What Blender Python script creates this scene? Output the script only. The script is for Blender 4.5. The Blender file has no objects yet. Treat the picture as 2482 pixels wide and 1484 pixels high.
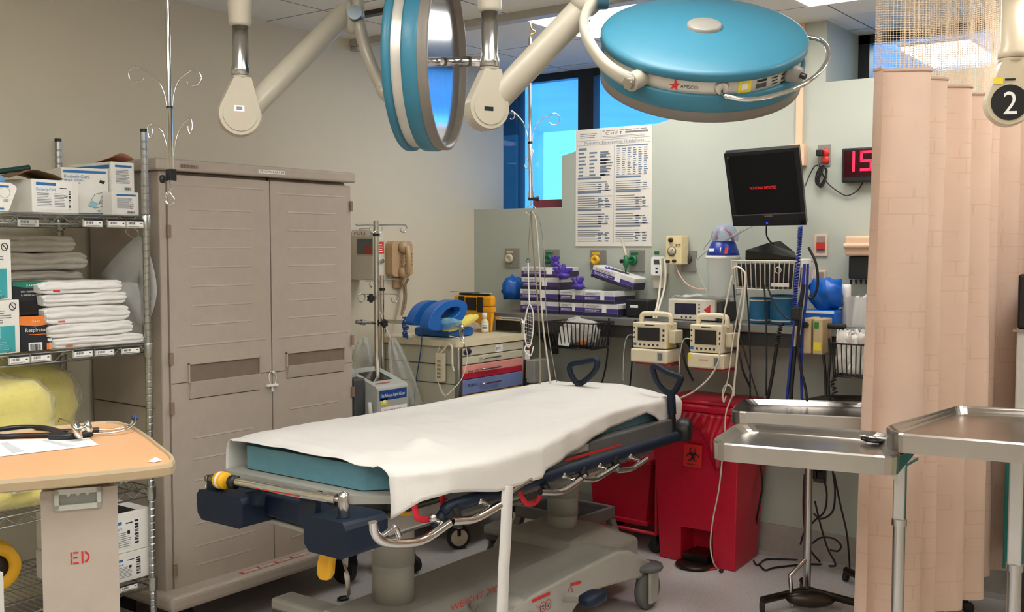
import bpy, math, random
from mathutils import Vector, Matrix
random.seed(7)
SC = bpy.context.scene
COL = SC.collection
# ------------------------------------------------------------------ camera
F, CX, CY, HZ = 2520., 1241., 742., 598.
PIT, YAW = math.atan((CY - HZ) / F), math.radians(36.8)
CAM = Vector((3.83, -4.75, 1.5))
cd = bpy.data.cameras.new('camera'); cam = bpy.data.objects.new('camera', cd); COL.objects.link(cam)
cam.location = CAM; cam.rotation_euler = (math.pi / 2 - PIT, 0, YAW)
cd.sensor_width = 36; cd.lens = F / 2482 * 36; cd.clip_start = .05; cd.clip_end = 200
SC.camera = cam
# ------------------------------------------------------------------ world and exposure
SC.view_settings.view_transform = 'Standard'; SC.view_settings.look = 'None'
SC.view_settings.exposure = 0.4; SC.view_settings.gamma = 1; SC.view_settings.use_curve_mapping = False
try: SC.cycles.use_denoising = True
except Exception: pass
W = bpy.data.worlds.new('sky'); SC.world = W; W.use_nodes = True
_n = W.node_tree.nodes; _l = W.node_tree.links
_bg = _n['Background']; _tc = _n.new('ShaderNodeTexCoord'); _sx = _n.new('ShaderNodeSeparateXYZ'); _rp = _n.new('ShaderNodeValToRGB')
_l.new(_tc.outputs['Generated'], _sx.inputs[0]); _l.new(_sx.outputs[2], _rp.inputs[0]); _l.new(_rp.outputs[0], _bg.inputs[0])
_rp.color_ramp.elements[0].color = (.085, .43, 1, 1); _rp.color_ramp.elements[1].color = (.06, .28, .9, 1)
_bg.inputs[1].default_value = 3.1
LIGHT = 10      # emission of the ceiling troffers

# ------------------------------------------------------------------ measuring: a point of the photograph met with a plane of the room
FWD = Vector((-math.sin(YAW) * math.cos(PIT), math.cos(YAW) * math.cos(PIT), -math.sin(PIT)))
RT = Vector((math.cos(YAW), math.sin(YAW), 0)); UPV = RT.cross(FWD)
def A(x, y, X=None, Y=None, Z=None, d=None):
    r = FWD + RT * ((x - CX) / F) - UPV * ((y - CY) / F)
    t = d if d is not None else (X - CAM.x) / r.x if X is not None else (Y - CAM.y) / r.y if Y is not None else (Z - CAM.z) / r.z
    return CAM + r * t
def V(*a): return Vector(a)
def lin(c):
    c /= 255.
    return c / 12.92 if c <= .04045 else ((c + .055) / 1.055) ** 2.4
# ------------------------------------------------------------------ materials
MATS = {}
def mat(name, rgb, rough=.5, metal=0., var=.06, scale=25., bump=0., bscale=60., emit=0., trans=0., coat=0., spec=.5, alpha=1., sheen=0.):
    if name in MATS: return MATS[name]
    m = bpy.data.materials.new(name); m.use_nodes = True; MATS[name] = m
    N, L = m.node_tree.nodes, m.node_tree.links
    b = N['Principled BSDF']; c = tuple(lin(v) for v in rgb)
    tc = N.new('ShaderNodeTexCoord'); nz = N.new('ShaderNodeTexNoise'); nz.inputs['Scale'].default_value = scale; nz.inputs['Detail'].default_value = 4
    L.new(tc.outputs['Object'], nz.inputs['Vector'])
    rp = N.new('ShaderNodeValToRGB'); L.new(nz.outputs[0], rp.inputs[0])
    rp.color_ramp.elements[0].position = .3; rp.color_ramp.elements[1].position = .7
    rp.color_ramp.elements[0].color = tuple(v * (1 - var) for v in c) + (1,); rp.color_ramp.elements[1].color = tuple(min(1, v * (1 + var)) for v in c) + (1,)
    L.new(rp.outputs[0], b.inputs['Base Color'])
    b.inputs['Roughness'].default_value = rough; b.inputs['Metallic'].default_value = metal
    b.inputs['Specular IOR Level'].default_value = spec; b.inputs['Coat Weight'].default_value = coat
    b.inputs['Transmission Weight'].default_value = trans; b.inputs['Alpha'].default_value = alpha
    b.inputs['Sheen Weight'].default_value = sheen
    if emit:
        b.inputs['Emission Color'].default_value = c + (1,); b.inputs['Emission Strength'].default_value = emit
    if bump:
        n2 = N.new('ShaderNodeTexNoise'); n2.inputs['Scale'].default_value = bscale; n2.inputs['Detail'].default_value = 3
        L.new(tc.outputs['Object'], n2.inputs['Vector'])
        bp = N.new('ShaderNodeBump'); bp.inputs['Strength'].default_value = bump; bp.inputs['Distance'].default_value = .01
        L.new(n2.outputs[0], bp.inputs['Height']); L.new(bp.outputs[0], b.inputs['Normal'])
    m['rgb'] = c
    return m
def film(name, rgb, amount=.4, rough=.12, bump=.5, bscale=30):
    """thin clear plastic: mostly see-through, with sharp glints"""
    if name in MATS: return MATS[name]
    m = bpy.data.materials.new(name); m.use_nodes = True; MATS[name] = m
    N, L = m.node_tree.nodes, m.node_tree.links
    b = N['Principled BSDF']; o = N['Material Output']; t = N.new('ShaderNodeBsdfTransparent'); mx = N.new('ShaderNodeMixShader')
    b.inputs['Base Color'].default_value = tuple(lin(v) for v in rgb) + (1,); b.inputs['Roughness'].default_value = rough
    lw = N.new('ShaderNodeLayerWeight'); lw.inputs[0].default_value = .35
    ma = N.new('ShaderNodeMath'); ma.operation = 'MULTIPLY_ADD'; ma.inputs[1].default_value = (1 - amount) * .55; ma.inputs[2].default_value = amount
    ma.use_clamp = True
    L.new(lw.outputs['Facing'], ma.inputs[0]); L.new(ma.outputs[0], mx.inputs[0])
    L.new(t.outputs[0], mx.inputs[1]); L.new(b.outputs[0], mx.inputs[2]); L.new(mx.outputs[0], o.inputs[0])
    if bump:
        tc = N.new('ShaderNodeTexCoord'); n2 = N.new('ShaderNodeTexNoise'); n2.inputs['Scale'].default_value = bscale; n2.inputs['Detail'].default_value = 3
        L.new(tc.outputs['Object'], n2.inputs['Vector']); bp = N.new('ShaderNodeBump'); bp.inputs['Strength'].default_value = bump; bp.inputs['Distance'].default_value = .02
        L.new(n2.outputs[0], bp.inputs['Height']); L.new(bp.outputs[0], b.inputs['Normal'])
    return m
# ------------------------------------------------------------------ mesh builder
def frame(o, u, v=None):
    """matrix with x along u, y along v, z = u x v, at o"""
    x = Vector(u).normalized(); v = Vector(v) if v is not None else Vector((0, 0, 1))
    z = x.cross(v).normalized(); y = z.cross(x)
    m = Matrix((x, y, z)).transposed().to_4x4(); m.translation = Vector(o); return m
def crv(P, n=6, closed=False):
    P = [Vector(p) for p in P]; out = []; k = len(P)
    for i in range(k if closed else k - 1):
        p1, p2 = P[i], P[(i + 1) % k]
        p0 = P[i - 1] if (closed or i > 0) else p1 * 2 - p2
        p3 = P[(i + 2) % k] if (closed or i + 2 < k) else p2 * 2 - p1
        for j in range(n):
            t = j / n
            out.append(.5 * (2 * p1 + (p2 - p0) * t + (2 * p0 - 5 * p1 + 4 * p2 - p3) * t * t + (3 * p1 - p0 - 3 * p2 + p3) * t ** 3))
    if not closed: out.append(P[-1].copy())
    return out
_tx = {}
def textgeo(s):
    if s not in _tx:
        cu = bpy.data.curves.new('t', 'FONT'); cu.body = s; cu.align_x = 'LEFT'; cu.resolution_u = 3
        o = bpy.data.objects.new('t', cu); me = o.to_mesh()
        vs = [v.co.copy() for v in me.vertices]; fs = [tuple(p.vertices) for p in me.polygons]
        o.to_mesh_clear(); bpy.data.objects.remove(o); bpy.data.curves.remove(cu)
        w = max((v.x for v in vs), default=1); _tx[s] = (vs, fs, w)
    return _tx[s]
class M:
    def __init__(s): s.v = []; s.f = []; s.m = []; s.s = []; s.T = None
    def add(s, vs, fs, mi=0, sm=False):
        k = len(s.v); T = s.T
        s.v += [(T @ Vector(p)) if T is not None else Vector(p) for p in vs]
        for f in fs: s.f.append(tuple(i + k for i in f)); s.m.append(mi); s.s.append(sm)
        return s
    def box(s, a, b, mi=0):
        (x0, y0, z0), (x1, y1, z1) = a, b
        if x0 > x1: x0, x1 = x1, x0
        if y0 > y1: y0, y1 = y1, y0
        if z0 > z1: z0, z1 = z1, z0
        return s.add([(x0, y0, z0), (x1, y0, z0), (x1, y1, z0), (x0, y1, z0), (x0, y0, z1), (x1, y0, z1), (x1, y1, z1), (x0, y1, z1)],
              [(0, 3, 2, 1), (4, 5, 6, 7), (0, 1, 5, 4), (1, 2, 6, 5), (2, 3, 7, 6), (3, 0, 4, 7)], mi)
    def quad(s, a, b, c, d, mi=0): return s.add([a, b, c, d], [(0, 1, 2, 3)], mi)
    def cyl(s, p, q, r, r2=None, n=16, mi=0, cap=True):
        return s.tube([p, q], [r, r if r2 is None else r2], n, mi, cap=cap)
    def tube(s, P, r, n=8, mi=0, closed=False, cap=True):
        P = [Vector(p) for p in P]; k = len(P); R = r if isinstance(r, (list, tuple)) else [r] * k
        tg = []
        for i in range(k):
            a = P[i - 1] if (i > 0 or closed) else P[i]; b = P[(i + 1) % k] if (i < k - 1 or closed) else P[i]
            t = b - a; tg.append(t.normalized() if t.length > 1e-9 else (tg[-1] if tg else Vector((0, 0, 1))))
        t = tg[0]; u = t.orthogonal().normalized(); vs = []; fs = []
        for i in range(k):
            if i:
                ax = tg[i - 1].cross(tg[i])
                if ax.length > 1e-7: u = Matrix.Rotation(tg[i - 1].angle(tg[i]), 3, ax) @ u
            w = tg[i].cross(u)
            for j in range(n):
                a = 2 * math.pi * j / n; vs.append(P[i] + (u * math.cos(a) + w * math.sin(a)) * R[i])
        for i in range(k if closed else k - 1):
            i2 = (i + 1) % k
            for j in range(n): fs.append((i * n + j, i * n + (j + 1) % n, i2 * n + (j + 1) % n, i2 * n + j))
        s.add(vs, fs, mi, True)
        if cap and not closed:
            s.add(vs[:n], [tuple(range(n - 1, -1, -1))], mi); s.add(vs[-n:], [tuple(range(n))], mi)
        return s
    def lathe(s, prof, o, ax=(0, 0, 1), n=32, mi=0, sm=True, sx=1., up=None):
        z = Vector(ax).normalized(); x = Vector(up).normalized() if up is not None else z.orthogonal().normalized(); x = (x - z * x.dot(z)).normalized(); y = z.cross(x); o = Vector(o)
        rows = []; vs = []; fs = []; ms = []
        for i, p in enumerate(prof):
            for j in range(n):
                a = 2 * math.pi * j / n; vs.append(o + z * p[1] + (x * math.cos(a) * sx + y * math.sin(a)) * p[0])
        k = len(prof)
        for i in range(k - 1):
            m2 = prof[i + 1][2] if len(prof[i + 1]) > 2 else mi
            s.add([], [])
            for j in range(n): fs.append((i * n + j, i * n + (j + 1) % n, (i + 1) * n + (j + 1) % n, (i + 1) * n + j)); ms.append(m2)
        k0 = len(s.f); s.add(vs, fs, mi, sm)
        for i, m2 in enumerate(ms): s.m[k0 + i] = m2
        if prof[0][0] > 1e-6: s.add(vs[:n], [tuple(range(n - 1, -1, -1))], prof[0][2] if len(prof[0]) > 2 else mi)
        if prof[-1][0] > 1e-6: s.add(vs[-n:], [tuple(range(n))], prof[-1][2] if len(prof[-1]) > 2 else mi)
        return s
    def prism(s, poly, T, h, mi=0, side=None):
        """polygon (u,v) in frame T, extruded h along the frame's z"""
        T = T if T is not None else Matrix(); n = len(poly)
        vs = [T @ Vector((p[0], p[1], 0)) for p in poly] + [T @ Vector((p[0], p[1], h)) for p in poly]
        f0 = [tuple(range(n - 1, -1, -1)), tuple(range(n, 2 * n))]
        s.add(vs, f0, mi); s.add(vs, [(i, (i + 1) % n, n + (i + 1) % n, n + i) for i in range(n)], mi if side is None else side); return s
    def grid(s, fn, nu, nv, mi=0, sm=True, cu=False):
        vs = [fn(i / nu, j / nv) for i in range(nu + (0 if cu else 1)) for j in range(nv + 1)]; w = nv + 1; r = nu if cu else nu + 1
        return s.add(vs, [(i * w + j, ((i + 1) % r) * w + j, ((i + 1) % r) * w + j + 1, i * w + j + 1) for i in range(nu) for j in range(nv)], mi, sm)
    def ell(s, c, r, mi=0, n=16, R=None, fn=None):
        c = Vector(c); r = r if isinstance(r, (list, tuple)) else (r, r, r); h = n // 2; vs = []; fs = []
        for i in range(h + 1):
            for j in range(n):
                t = math.pi * i / h; a = 2 * math.pi * j / n
                d = Vector((math.sin(t) * math.cos(a), math.sin(t) * math.sin(a), math.cos(t)))
                k = fn(d) if fn else 1
                p = Vector((d.x * r[0] * k, d.y * r[1] * k, d.z * r[2] * k)); vs.append(c + (R @ p if R is not None else p))
        for i in range(h):
            for j in range(n): fs.append((i * n + j, (i + 1) * n + j, (i + 1) * n + (j + 1) % n, i * n + (j + 1) % n))
        return s.add(vs, fs, mi, True)
    def text(s, t, T, size, mi=0, align='l', w=None):
        vs, fs, tw = textgeo(t); k = size if w is None else w / tw; ky = size
        ox = 0 if align == 'l' else -tw * k / 2 if align == 'c' else -tw * k
        return s.add([T @ Vector((v.x * k + ox, v.y * ky, 0)) for v in vs], fs, mi)
    def lines(s, T, x0, x1, y0, y1, n, mi, seed=1, gap=.45, ragged=.3, words=False):
        """rows of small print"""
        rg = random.Random(seed); dy = (y1 - y0) / n
        for i in range(n):
            y = y0 + dy * i; xe = x1 - (x1 - x0) * rg.random() * ragged
            if words:
                x = x0
                while x < xe:
                    w = (x1 - x0) * rg.uniform(.05, .16); e = min(x + w, xe)
                    s.quad(T @ V(x, y, 0), T @ V(e, y, 0), T @ V(e, y + dy * gap, 0), T @ V(x, y + dy * gap, 0), mi); x = e + (x1 - x0) * .025
            else: s.quad(T @ V(x0, y, 0), T @ V(xe, y, 0), T @ V(xe, y + dy * gap, 0), T @ V(x0, y + dy * gap, 0), mi)
        return s
    def bars(s, T, x0, x1, y0, y1, mi, seed=1, horiz=False):
        rg = random.Random(seed); p = x0 if not horiz else y0; e = x1 if not horiz else y1; st = (e - p) / 34
        while p < e:
            w = st * rg.choice((1, 1, 2, 3)); q = min(p + w, e)
            if horiz: s.quad(T @ V(x0, p, 0), T @ V(x1, p, 0), T @ V(x1, q, 0), T @ V(x0, q, 0), mi)
            else: s.quad(T @ V(p, y0, 0), T @ V(q, y0, 0), T @ V(q, y1, 0), T @ V(p, y1, 0), mi)
            p = q + st * rg.choice((1, 1, 2))
        return s
    def rect(s, T, x0, y0, x1, y1, mi=0, z=0):
        return s.quad(T @ V(x0, y0, z), T @ V(x1, y0, z), T @ V(x1, y1, z), T @ V(x0, y1, z), mi)
    def build(s, name, mats, parent=None, bev=0., seg=2, sub=0, solid=0., label=None):
        me = bpy.data.meshes.new(name); W_ = world(parent).inverted() if parent is not None else None
        vs = [(W_ @ p) if W_ is not None else p for p in s.v]
        me.from_pydata([tuple(p) for p in vs], [], s.f)
        for m in (mats if isinstance(mats, (list, tuple)) else [mats]): me.materials.append(m)
        me.polygons.foreach_set('material_index', s.m); me.polygons.foreach_set('use_smooth', s.s); me.update()
        o = bpy.data.objects.new(name, me); COL.objects.link(o)
        if parent is not None: o.parent = parent
        if solid: md = o.modifiers.new('solid', 'SOLIDIFY'); md.thickness = solid; md.offset = 0
        if bev:
            md = o.modifiers.new('bevel', 'BEVEL'); md.width = bev; md.segments = seg; md.limit_method = 'ANGLE'; md.angle_limit = .6
        if sub: md = o.modifiers.new('sub', 'SUBSURF'); md.levels = sub; md.render_levels = sub
        if label: o['label'] = label
        return o
def world(o):
    m = o.matrix_basis.copy()
    return world(o.parent) @ m if o.parent is not None else m
def tag(o, label=None, cat=None, group=None, kind=None):
    if label: o['label'] = label
    if cat: o['category'] = cat
    if group: o['group'] = group
    if kind: o['kind'] = kind
    return o
def thing(name, label, cat, loc, rz=0., group=None):
    o = bpy.data.objects.new(name, None); COL.objects.link(o); o.empty_display_size = .05
    o.location = loc; o.rotation_euler = (0, 0, rz); return tag(o, label, cat, group)
def copy_tree(o, parent=None, **kw):
    c = o.copy(); COL.objects.link(c)
    if parent is not None: c.parent = parent
    for k, v in kw.items(): c[k] = v
    for ch in [x for x in bpy.data.objects if x.parent == o]: copy_tree(ch, c)
    return c
def struct(o): o['kind'] = 'structure'; return o
def wob(p, k=1., s=1.): # cheap smooth noise
    from mathutils import noise
    return noise.noise(Vector(p) * s) * k
# ------------------------------------------------------------------ shared materials
STEEL = mat('stainless_steel', (190, 188, 184), .22, 1., .05, 8)
CHROME = mat('chrome', (215, 213, 208), .08, 1., .02)
BLACK = mat('black_plastic', (22, 22, 24), .45)
DBLUE = mat('navy_plastic', (15, 29, 48), .5, var=.1, spec=.35)
WHITE = mat('white_card', (232, 230, 222), .6, var=.02)
PAPER = mat('paper', (236, 236, 232), .7, var=.02)
CREAM = mat('cream_plastic', (222, 211, 182), .42, var=.03)
CREAM2 = mat('cream_enamel', (214, 207, 190), .32, var=.02)
TAUPE = mat('taupe_plastic', (176, 164, 151), .5, var=.03, bump=.12, bscale=400)
INK = mat('black_ink', (30, 30, 34), .7, var=0)
GINK = mat('grey_ink', (120, 124, 130), .7, var=0)
REDINK = mat('red_ink', (205, 45, 40), .6, var=0)
BLUEINK = mat('blue_ink', (40, 110, 170), .6, var=0)
BINK2 = mat('slate_ink', (105, 125, 150), .7, var=0)
YELLOW = mat('yellow_plastic', (236, 178, 30), .42, var=.04)
YLAB = mat('yellow_label', (240, 215, 60), .6, var=.03)
RUBBER = mat('dark_rubber', (36, 36, 38), .7)
GREY = mat('grey_plastic', (150, 150, 146), .5, var=.04)
WCABLE = mat('white_cable', (222, 214, 196), .5, var=.03)
PVC = film('clear_plastic', (235, 238, 238), .16)
# ================================================================== the room
CEIL = 2.54
m = mat('floor_vinyl', (170, 163, 163), .42, var=.0)
N, L = m.node_tree.nodes, m.node_tree.links; b = N['Principled BSDF']; tc = N['Texture Coordinate']
v1 = N.new('ShaderNodeTexNoise'); v1.inputs['Scale'].default_value = 260; v1.inputs['Detail'].default_value = 2
rp = N.new('ShaderNodeValToRGB'); L.new(tc.outputs['Object'], v1.inputs['Vector']); L.new(v1.outputs[0], rp.inputs[0]); L.new(rp.outputs[0], b.inputs['Base Color'])
cr = rp.color_ramp; cr.elements[0].position = .33; cr.elements[0].color = (lin(140), lin(132), lin(134), 1); cr.elements[1].position = .46; cr.elements[1].color = (lin(210), lin(205), lin(203), 1)
e = cr.elements.new(.62); e.color = (lin(213), lin(208), lin(206), 1); e = cr.elements.new(.7); e.color = (lin(222), lin(219), lin(216), 1)
struct(M().box((-.15, -7.2, -.1), (5.4, .5, 0)).build('floor', m))
# ceiling: lay-in tiles on a grid
GX0, GY0, TP = .98, -.32, .605
m = mat('ceiling_tile', (222, 220, 214), .9, var=.03, scale=90)
N, L = m.node_tree.nodes, m.node_tree.links; b = N['Principled BSDF']; tc = N['Texture Coordinate']; sx = N.new('ShaderNodeSeparateXYZ'); L.new(tc.outputs['Object'], sx.inputs[0])
def seam(idx, off):
    a = N.new('ShaderNodeMath'); a.operation = 'ADD'; a.inputs[1].default_value = -off + 61 * TP; L.new(sx.outputs[idx], a.inputs[0])
    c = N.new('ShaderNodeMath'); c.operation = 'MODULO'; c.inputs[1].default_value = TP; L.new(a.outputs[0], c.inputs[0])
    c2 = N.new('ShaderNodeMath'); c2.operation = 'LESS_THAN'; c2.inputs[1].default_value = .008; L.new(c.outputs[0], c2.inputs[0]); return c2
a1, a2 = seam(0, GX0), seam(1, GY0)
mxm = N.new('ShaderNodeMath'); mxm.operation = 'MAXIMUM'; L.new(a1.outputs[0], mxm.inputs[0]); L.new(a2.outputs[0], mxm.inputs[1])
mx = N.new('ShaderNodeMix'); mx.data_type = 'RGBA'; L.new(mxm.outputs[0], mx.inputs[0]); src = b.inputs['Base Color'].links[0].from_socket
L.new(src, mx.inputs[6]); mx.inputs[7].default_value = (.16, .155, .15, 1); L.new(mx.outputs[2], b.inputs['Base Color'])
TA = (GX0, GY0 - TP, GX0 + TP, GY0)
struct(M().box((-.15, -7.2, CEIL), (5.4, .62, CEIL + .1)).build('ceiling', m))
# walls
WL = mat('cream_wall_paint', (211, 203, 182), .7, var=.02, scale=3, bump=.05, bscale=250)
WB = mat('sage_wall_paint', (178, 183, 171), .7, var=.02, scale=3, bump=.05, bscale=250)
WS = A(1220, 400, X=0).y
struct(M().prism([(-7.2, 0), (.62, 0), (.62, 1.716), (WS, 1.716), (WS, CEIL), (-7.2, CEIL)], frame((-.15, 0, 0), (0, 1, 0), (0, 0, 1)), .15).build('wall_left', WL))
RJ = 1.62
poly = [(0, 0), (5.3, 0), (5.3, CEIL), (3.75, CEIL), (3.75, 2.258), (2.085, 2.258), (2.085, CEIL), (RJ, CEIL), (RJ, 2.22), (1.247, 2.139), (.618, 1.996), (.618, 1.716), (0, 1.716)]
struct(M().prism(poly, frame((0, 0, 0), (1, 0, 0), (0, 0, 1)), -.5).build('wall_back', WB))
struct(M().box((5.25, -7.2, 0), (5.4, .0, CEIL)).build('wall_right', WL))
struct(M().box((-.15, -7.35, 0), (5.4, -7.2, CEIL)).build('wall_rear', WL))
m = mat('coved_base', (160, 154, 146), .6)
struct(M().prism([(0, 0), (.03, 0), (.012, .02), (.008, .155), (0, .155)], frame((0, 0, 0), (0, -1, 0), (0, 0, 1)), -5.25).build('baseboard_back', m))
struct(M().prism([(0, 0), (.03, 0), (.012, .02), (.008, .155), (0, .155)], frame((0, 0, 0), (1, 0, 0), (0, 0, 1)), 7.0).build('baseboard_left', m))
# the two high windows, set deep in the wall
DK = mat('dark_bronze_frame', (24, 24, 28), .4, var=.1)
def glassmat():
    m = bpy.data.materials.new('window_glass'); m.use_nodes = True; MATS['window_glass'] = m
    N, L = m.node_tree.nodes, m.node_tree.links; N.remove(N['Principled BSDF']); o = N['Material Output']
    t = N.new('ShaderNodeBsdfTransparent'); t.inputs[0].default_value = (.86, .94, 1, 1); g = N.new('ShaderNodeBsdfGlossy'); g.inputs['Roughness'].default_value = .01
    fr = N.new('ShaderNodeFresnel'); fr.inputs[0].default_value = 1.5; mx = N.new('ShaderNodeMixShader')
    L.new(fr.outputs[0], mx.inputs[0]); L.new(t.outputs[0], mx.inputs[1]); L.new(g.outputs[0], mx.inputs[2]); L.new(mx.outputs[0], o.inputs[0]); return m
GLASS = glassmat()
GY = .47
def window(nm, x0, x1, z0, muls):
    fr = M(); w = .055
    fr.box((x0, GY - .03, CEIL - .045), (x1, GY + .03, CEIL)); fr.box((x0, GY - .03, z0 - .01), (x1, GY + .03, z0 + .02))
    fr.box((x1 - w, GY - .03, z0), (x1, GY + .03, CEIL)); fr.box((x0, GY - .03, z0), (x0 + (w if nm == 'window_2' else .004), GY + .03, CEIL))
    for a, c in muls: fr.box((a, GY - .035, z0), (c, GY + .035, CEIL))
    o = struct(fr.build(nm, DK)); M().box((x0, GY - .003, z0), (x1, GY + .003, CEIL)).build('pane', GLASS, o)
    if nm == 'window_1': M().box((-.006, WS + .001, z0), (0, GY, CEIL)).build('pane', GLASS, o)
mx0, mx1 = A(1409, 230, Y=GY).x, A(1446, 230, Y=GY).x
window('window_1', 0.0, RJ, 1.716, [(mx0, mx1)])
window('window_2', 2.085, 3.75, 2.258, [(2.9, 2.955)])
# outside: a deep canopy whose edge lets the sky in, and a side wall
EXT = mat('outside_render', (226, 228, 232), .8, var=.06, scale=2)
YE = 3.0; pe = A(1302, 400, Y=YE - .1); ze = A(1350, 319, Y=YE).z
struct(M().box((-4, .64, ze), (7, YE, ze + .12)).build('exterior_canopy', EXT))
struct(M().box((-4, YE - .1, -.1), (pe.x, YE, ze)).build('exterior_wall', EXT))
struct(M().box((-6, .63, -.2), (9, 6, -.1)).build('exterior_ground', mat('outside_paving', (205, 206, 206), .9)))
DIFF = mat('troffer_diffuser', (255, 253, 249), .5, var=0, emit=LIGHT)
FRM = mat('white_enamel_trim', (225, 224, 218), .5)
e1 = A(2205, 118, Z=ze - .02); e2 = A(2345, 112, Z=ze - .02); e3 = A(2265, 160, Z=ze - .02)
t = thing('canopy_light', 'bright square canopy light outside the high window by the curtain', 'light', (e1 + e2) / 2)
M().box((min(e1.x, e3.x), min(e1.y, e3.y) - .02, ze - .03), (e2.x + .03, max(e1.y, e3.y), ze - .012)).build('diffuser', mat('canopy_diffuser', (255, 250, 235), .5, var=0, emit=5), t)
M().box((min(e1.x, e3.x) - .01, min(e1.y, e3.y) - .03, ze - .012), (e2.x + .04, max(e1.y, e3.y) + .01, ze)).build('housing', FRM, t)
# ceiling lights
def troffer(x, y, w, h, label):
    t = thing('ceiling_light', label, 'ceiling light', (x, y, CEIL), 0, 'recessed ceiling lights')
    f = M(); z0, z1 = CEIL - .012, CEIL - .001
    for a, c in (((x, y, z0), (x + w, y + .02, z1)), ((x, y + h - .02, z0), (x + w, y + h, z1)), ((x, y + .02, z0), (x + .02, y + h - .02, z1)), ((x + w - .02, y + .02, z0), (x + w, y + h - .02, z1))): f.box(a, c)
    f.build('frame', FRM, t); M().box((x + .02, y + .02, z0 + .003), (x + w - .02, y + h - .02, z1)).build('diffuser', DIFF, t)
troffer(GX0, GY0 - TP, TP, TP, 'square ceiling light above the suspended bag pole and notice')
troffer(GX0 + 2 * TP - .07, GY0 - TP - .02, TP, TP, 'square ceiling light at the top edge right of the tilted lamp')
for x, y in ((1.55, -3.6), (2.16, -4.6), (3.4, -5.2), (2.3, -2.9), (3.37, -2.08), (3.37, -.92), (3.4, -4.0), (2.0, -5.4), (.6, -5.6), (3.4, -5.8)):  # unseen fixtures added, number and spots chosen to brighten the room
    troffer(x, y, TP, TP, 'square ceiling light added out of view to fill the room with light')
# ceiling rail and its wall end
y0 = A(843, 101, Z=CEIL).y
struct(M().box((0, y0 - .03, CEIL - .035), (3.6, y0 + .03, CEIL)).build('trim_1', mat('ceiling_rail', (176, 172, 162), .5)))
p = A(862, 110, X=.02)
t = M().box((0, p.y - .02, p.z - .03), (.05, p.y + .02, CEIL - .035)).build('rail_bracket', mat('ceiling_rail', (176, 172, 162)), bev=.005); tag(t, 'small bracket holding the ceiling rail end at the left wall', 'bracket')
y0 = A(915, 24, Z=CEIL).y
struct(M().box((.25, y0 - .02, CEIL - .02), (1.6, y0 + .02, CEIL)).build('trim_2', mat('dark_track', (50, 46, 42), .5)))
# peach raceway down the wall to its junction box
PEACH = mat('peach_enamel', (226, 192, 160), .45, var=.03)
a = A(1933, 200, Y=0); c = A(1950, 200, Y=0)
t = thing('cable_raceway', 'thin peach raceway running down the back wall to a box', 'raceway', (a.x, 0, A(1940, 345, Y=0).z))
M().box((a.x, -.018, A(1940, 350, Y=0).z), (c.x, -.001, CEIL)).build('channel', PEACH, t, bev=.003)
a = A(1912, 352, Y=-.03); c = A(1952, 402, Y=-.03)
M().box((a.x, -.05, c.z), (c.x, -.001, a.z)).build('junction_box', PEACH, t, bev=.004)
# ================================================================== wire shelving at the left wall
SX0, SX1, SY0, SY1 = .05, .605, -3.5, -2.588
ZS = (1.606, 1.155, .645, .315)
WIRE = mat('zinc_wire', (170, 172, 168), .28, 1., .06, 40)
unit = thing('wire_shelving', 'chrome wire shelving unit at the left wall beside the taupe cabinet', 'shelving', ((SX0 + SX1) / 2, (SY0 + SY1) / 2, 0))
for x, y, z1 in ((SX1, SY1, 1.905), (SX0, SY1, 1.905), (SX1, SY0, 1.905), (SX0, SY0, 1.905)):
    pr = [(.0127, .14)]; z = .16
    while z < z1 - .02: pr += [(.0127, z), (.0113, z + .002), (.0113, z + .005), (.0127, z + .007)]; z += .0254
    pr += [(.0127, z1)]
    po = M().lathe(pr, (x, y, 0), n=12, sm=False).build('post', WIRE, unit)
    M().cyl((x, y, z1 - .006), (x, y, z1 + .006), .0128, n=12).build('cap', BLACK, po)
    M().lathe([(.02, .135), (.045, .138), (.05, .148), (.045, .158), (.02, .162)], (x, y, 0), n=20).build('bumper', GREY, po)
    M().cyl((x, y - .012, .055), (x, y + .012, .055), .055, n=20).box((x - .008, y - .02, .05), (x + .008, y + .02, .135)).build('caster', RUBBER, po)
def holder(sh, xa, xb, ya, yb, dirty=0):
    p, q = A(xa, ya, X=SX1 + .012), A(xb, ya, X=SX1 + .012); hgt = p.z - A(xa, yb, X=SX1 + .012).z
    T = frame((SX1 + .011, p.y, p.z - hgt), (0, 1, 0)); w = q.y - p.y
    m = M(); m.prism([(0, 0), (w, 0), (w, hgt), (0, hgt)], T, .006, 0)
    m.rect(T, .0, hgt * .86, w, hgt + .003, 2, .0066); m.rect(T, .004, .004, w - .004, hgt * .84, 1 if not dirty else 3, .0064)
    T2 = T @ Matrix.Translation((0, 0, .0068)); m.bars(T2, w * .12, w * .5, hgt * .42, hgt * .75, 2, int(xa)); m.lines(T2, w * .1, w * .85, hgt * .14, hgt * .3, 2, 2, int(xb), .4); m.rect(T2, w * .8, hgt * .5, w * .9, hgt * .62, 2)
    m.build('label_holder', [mat('clear_channel', (190, 190, 182), .3), PAPER, INK, mat('aged_label', (168, 166, 156), .6)], sh)
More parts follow.
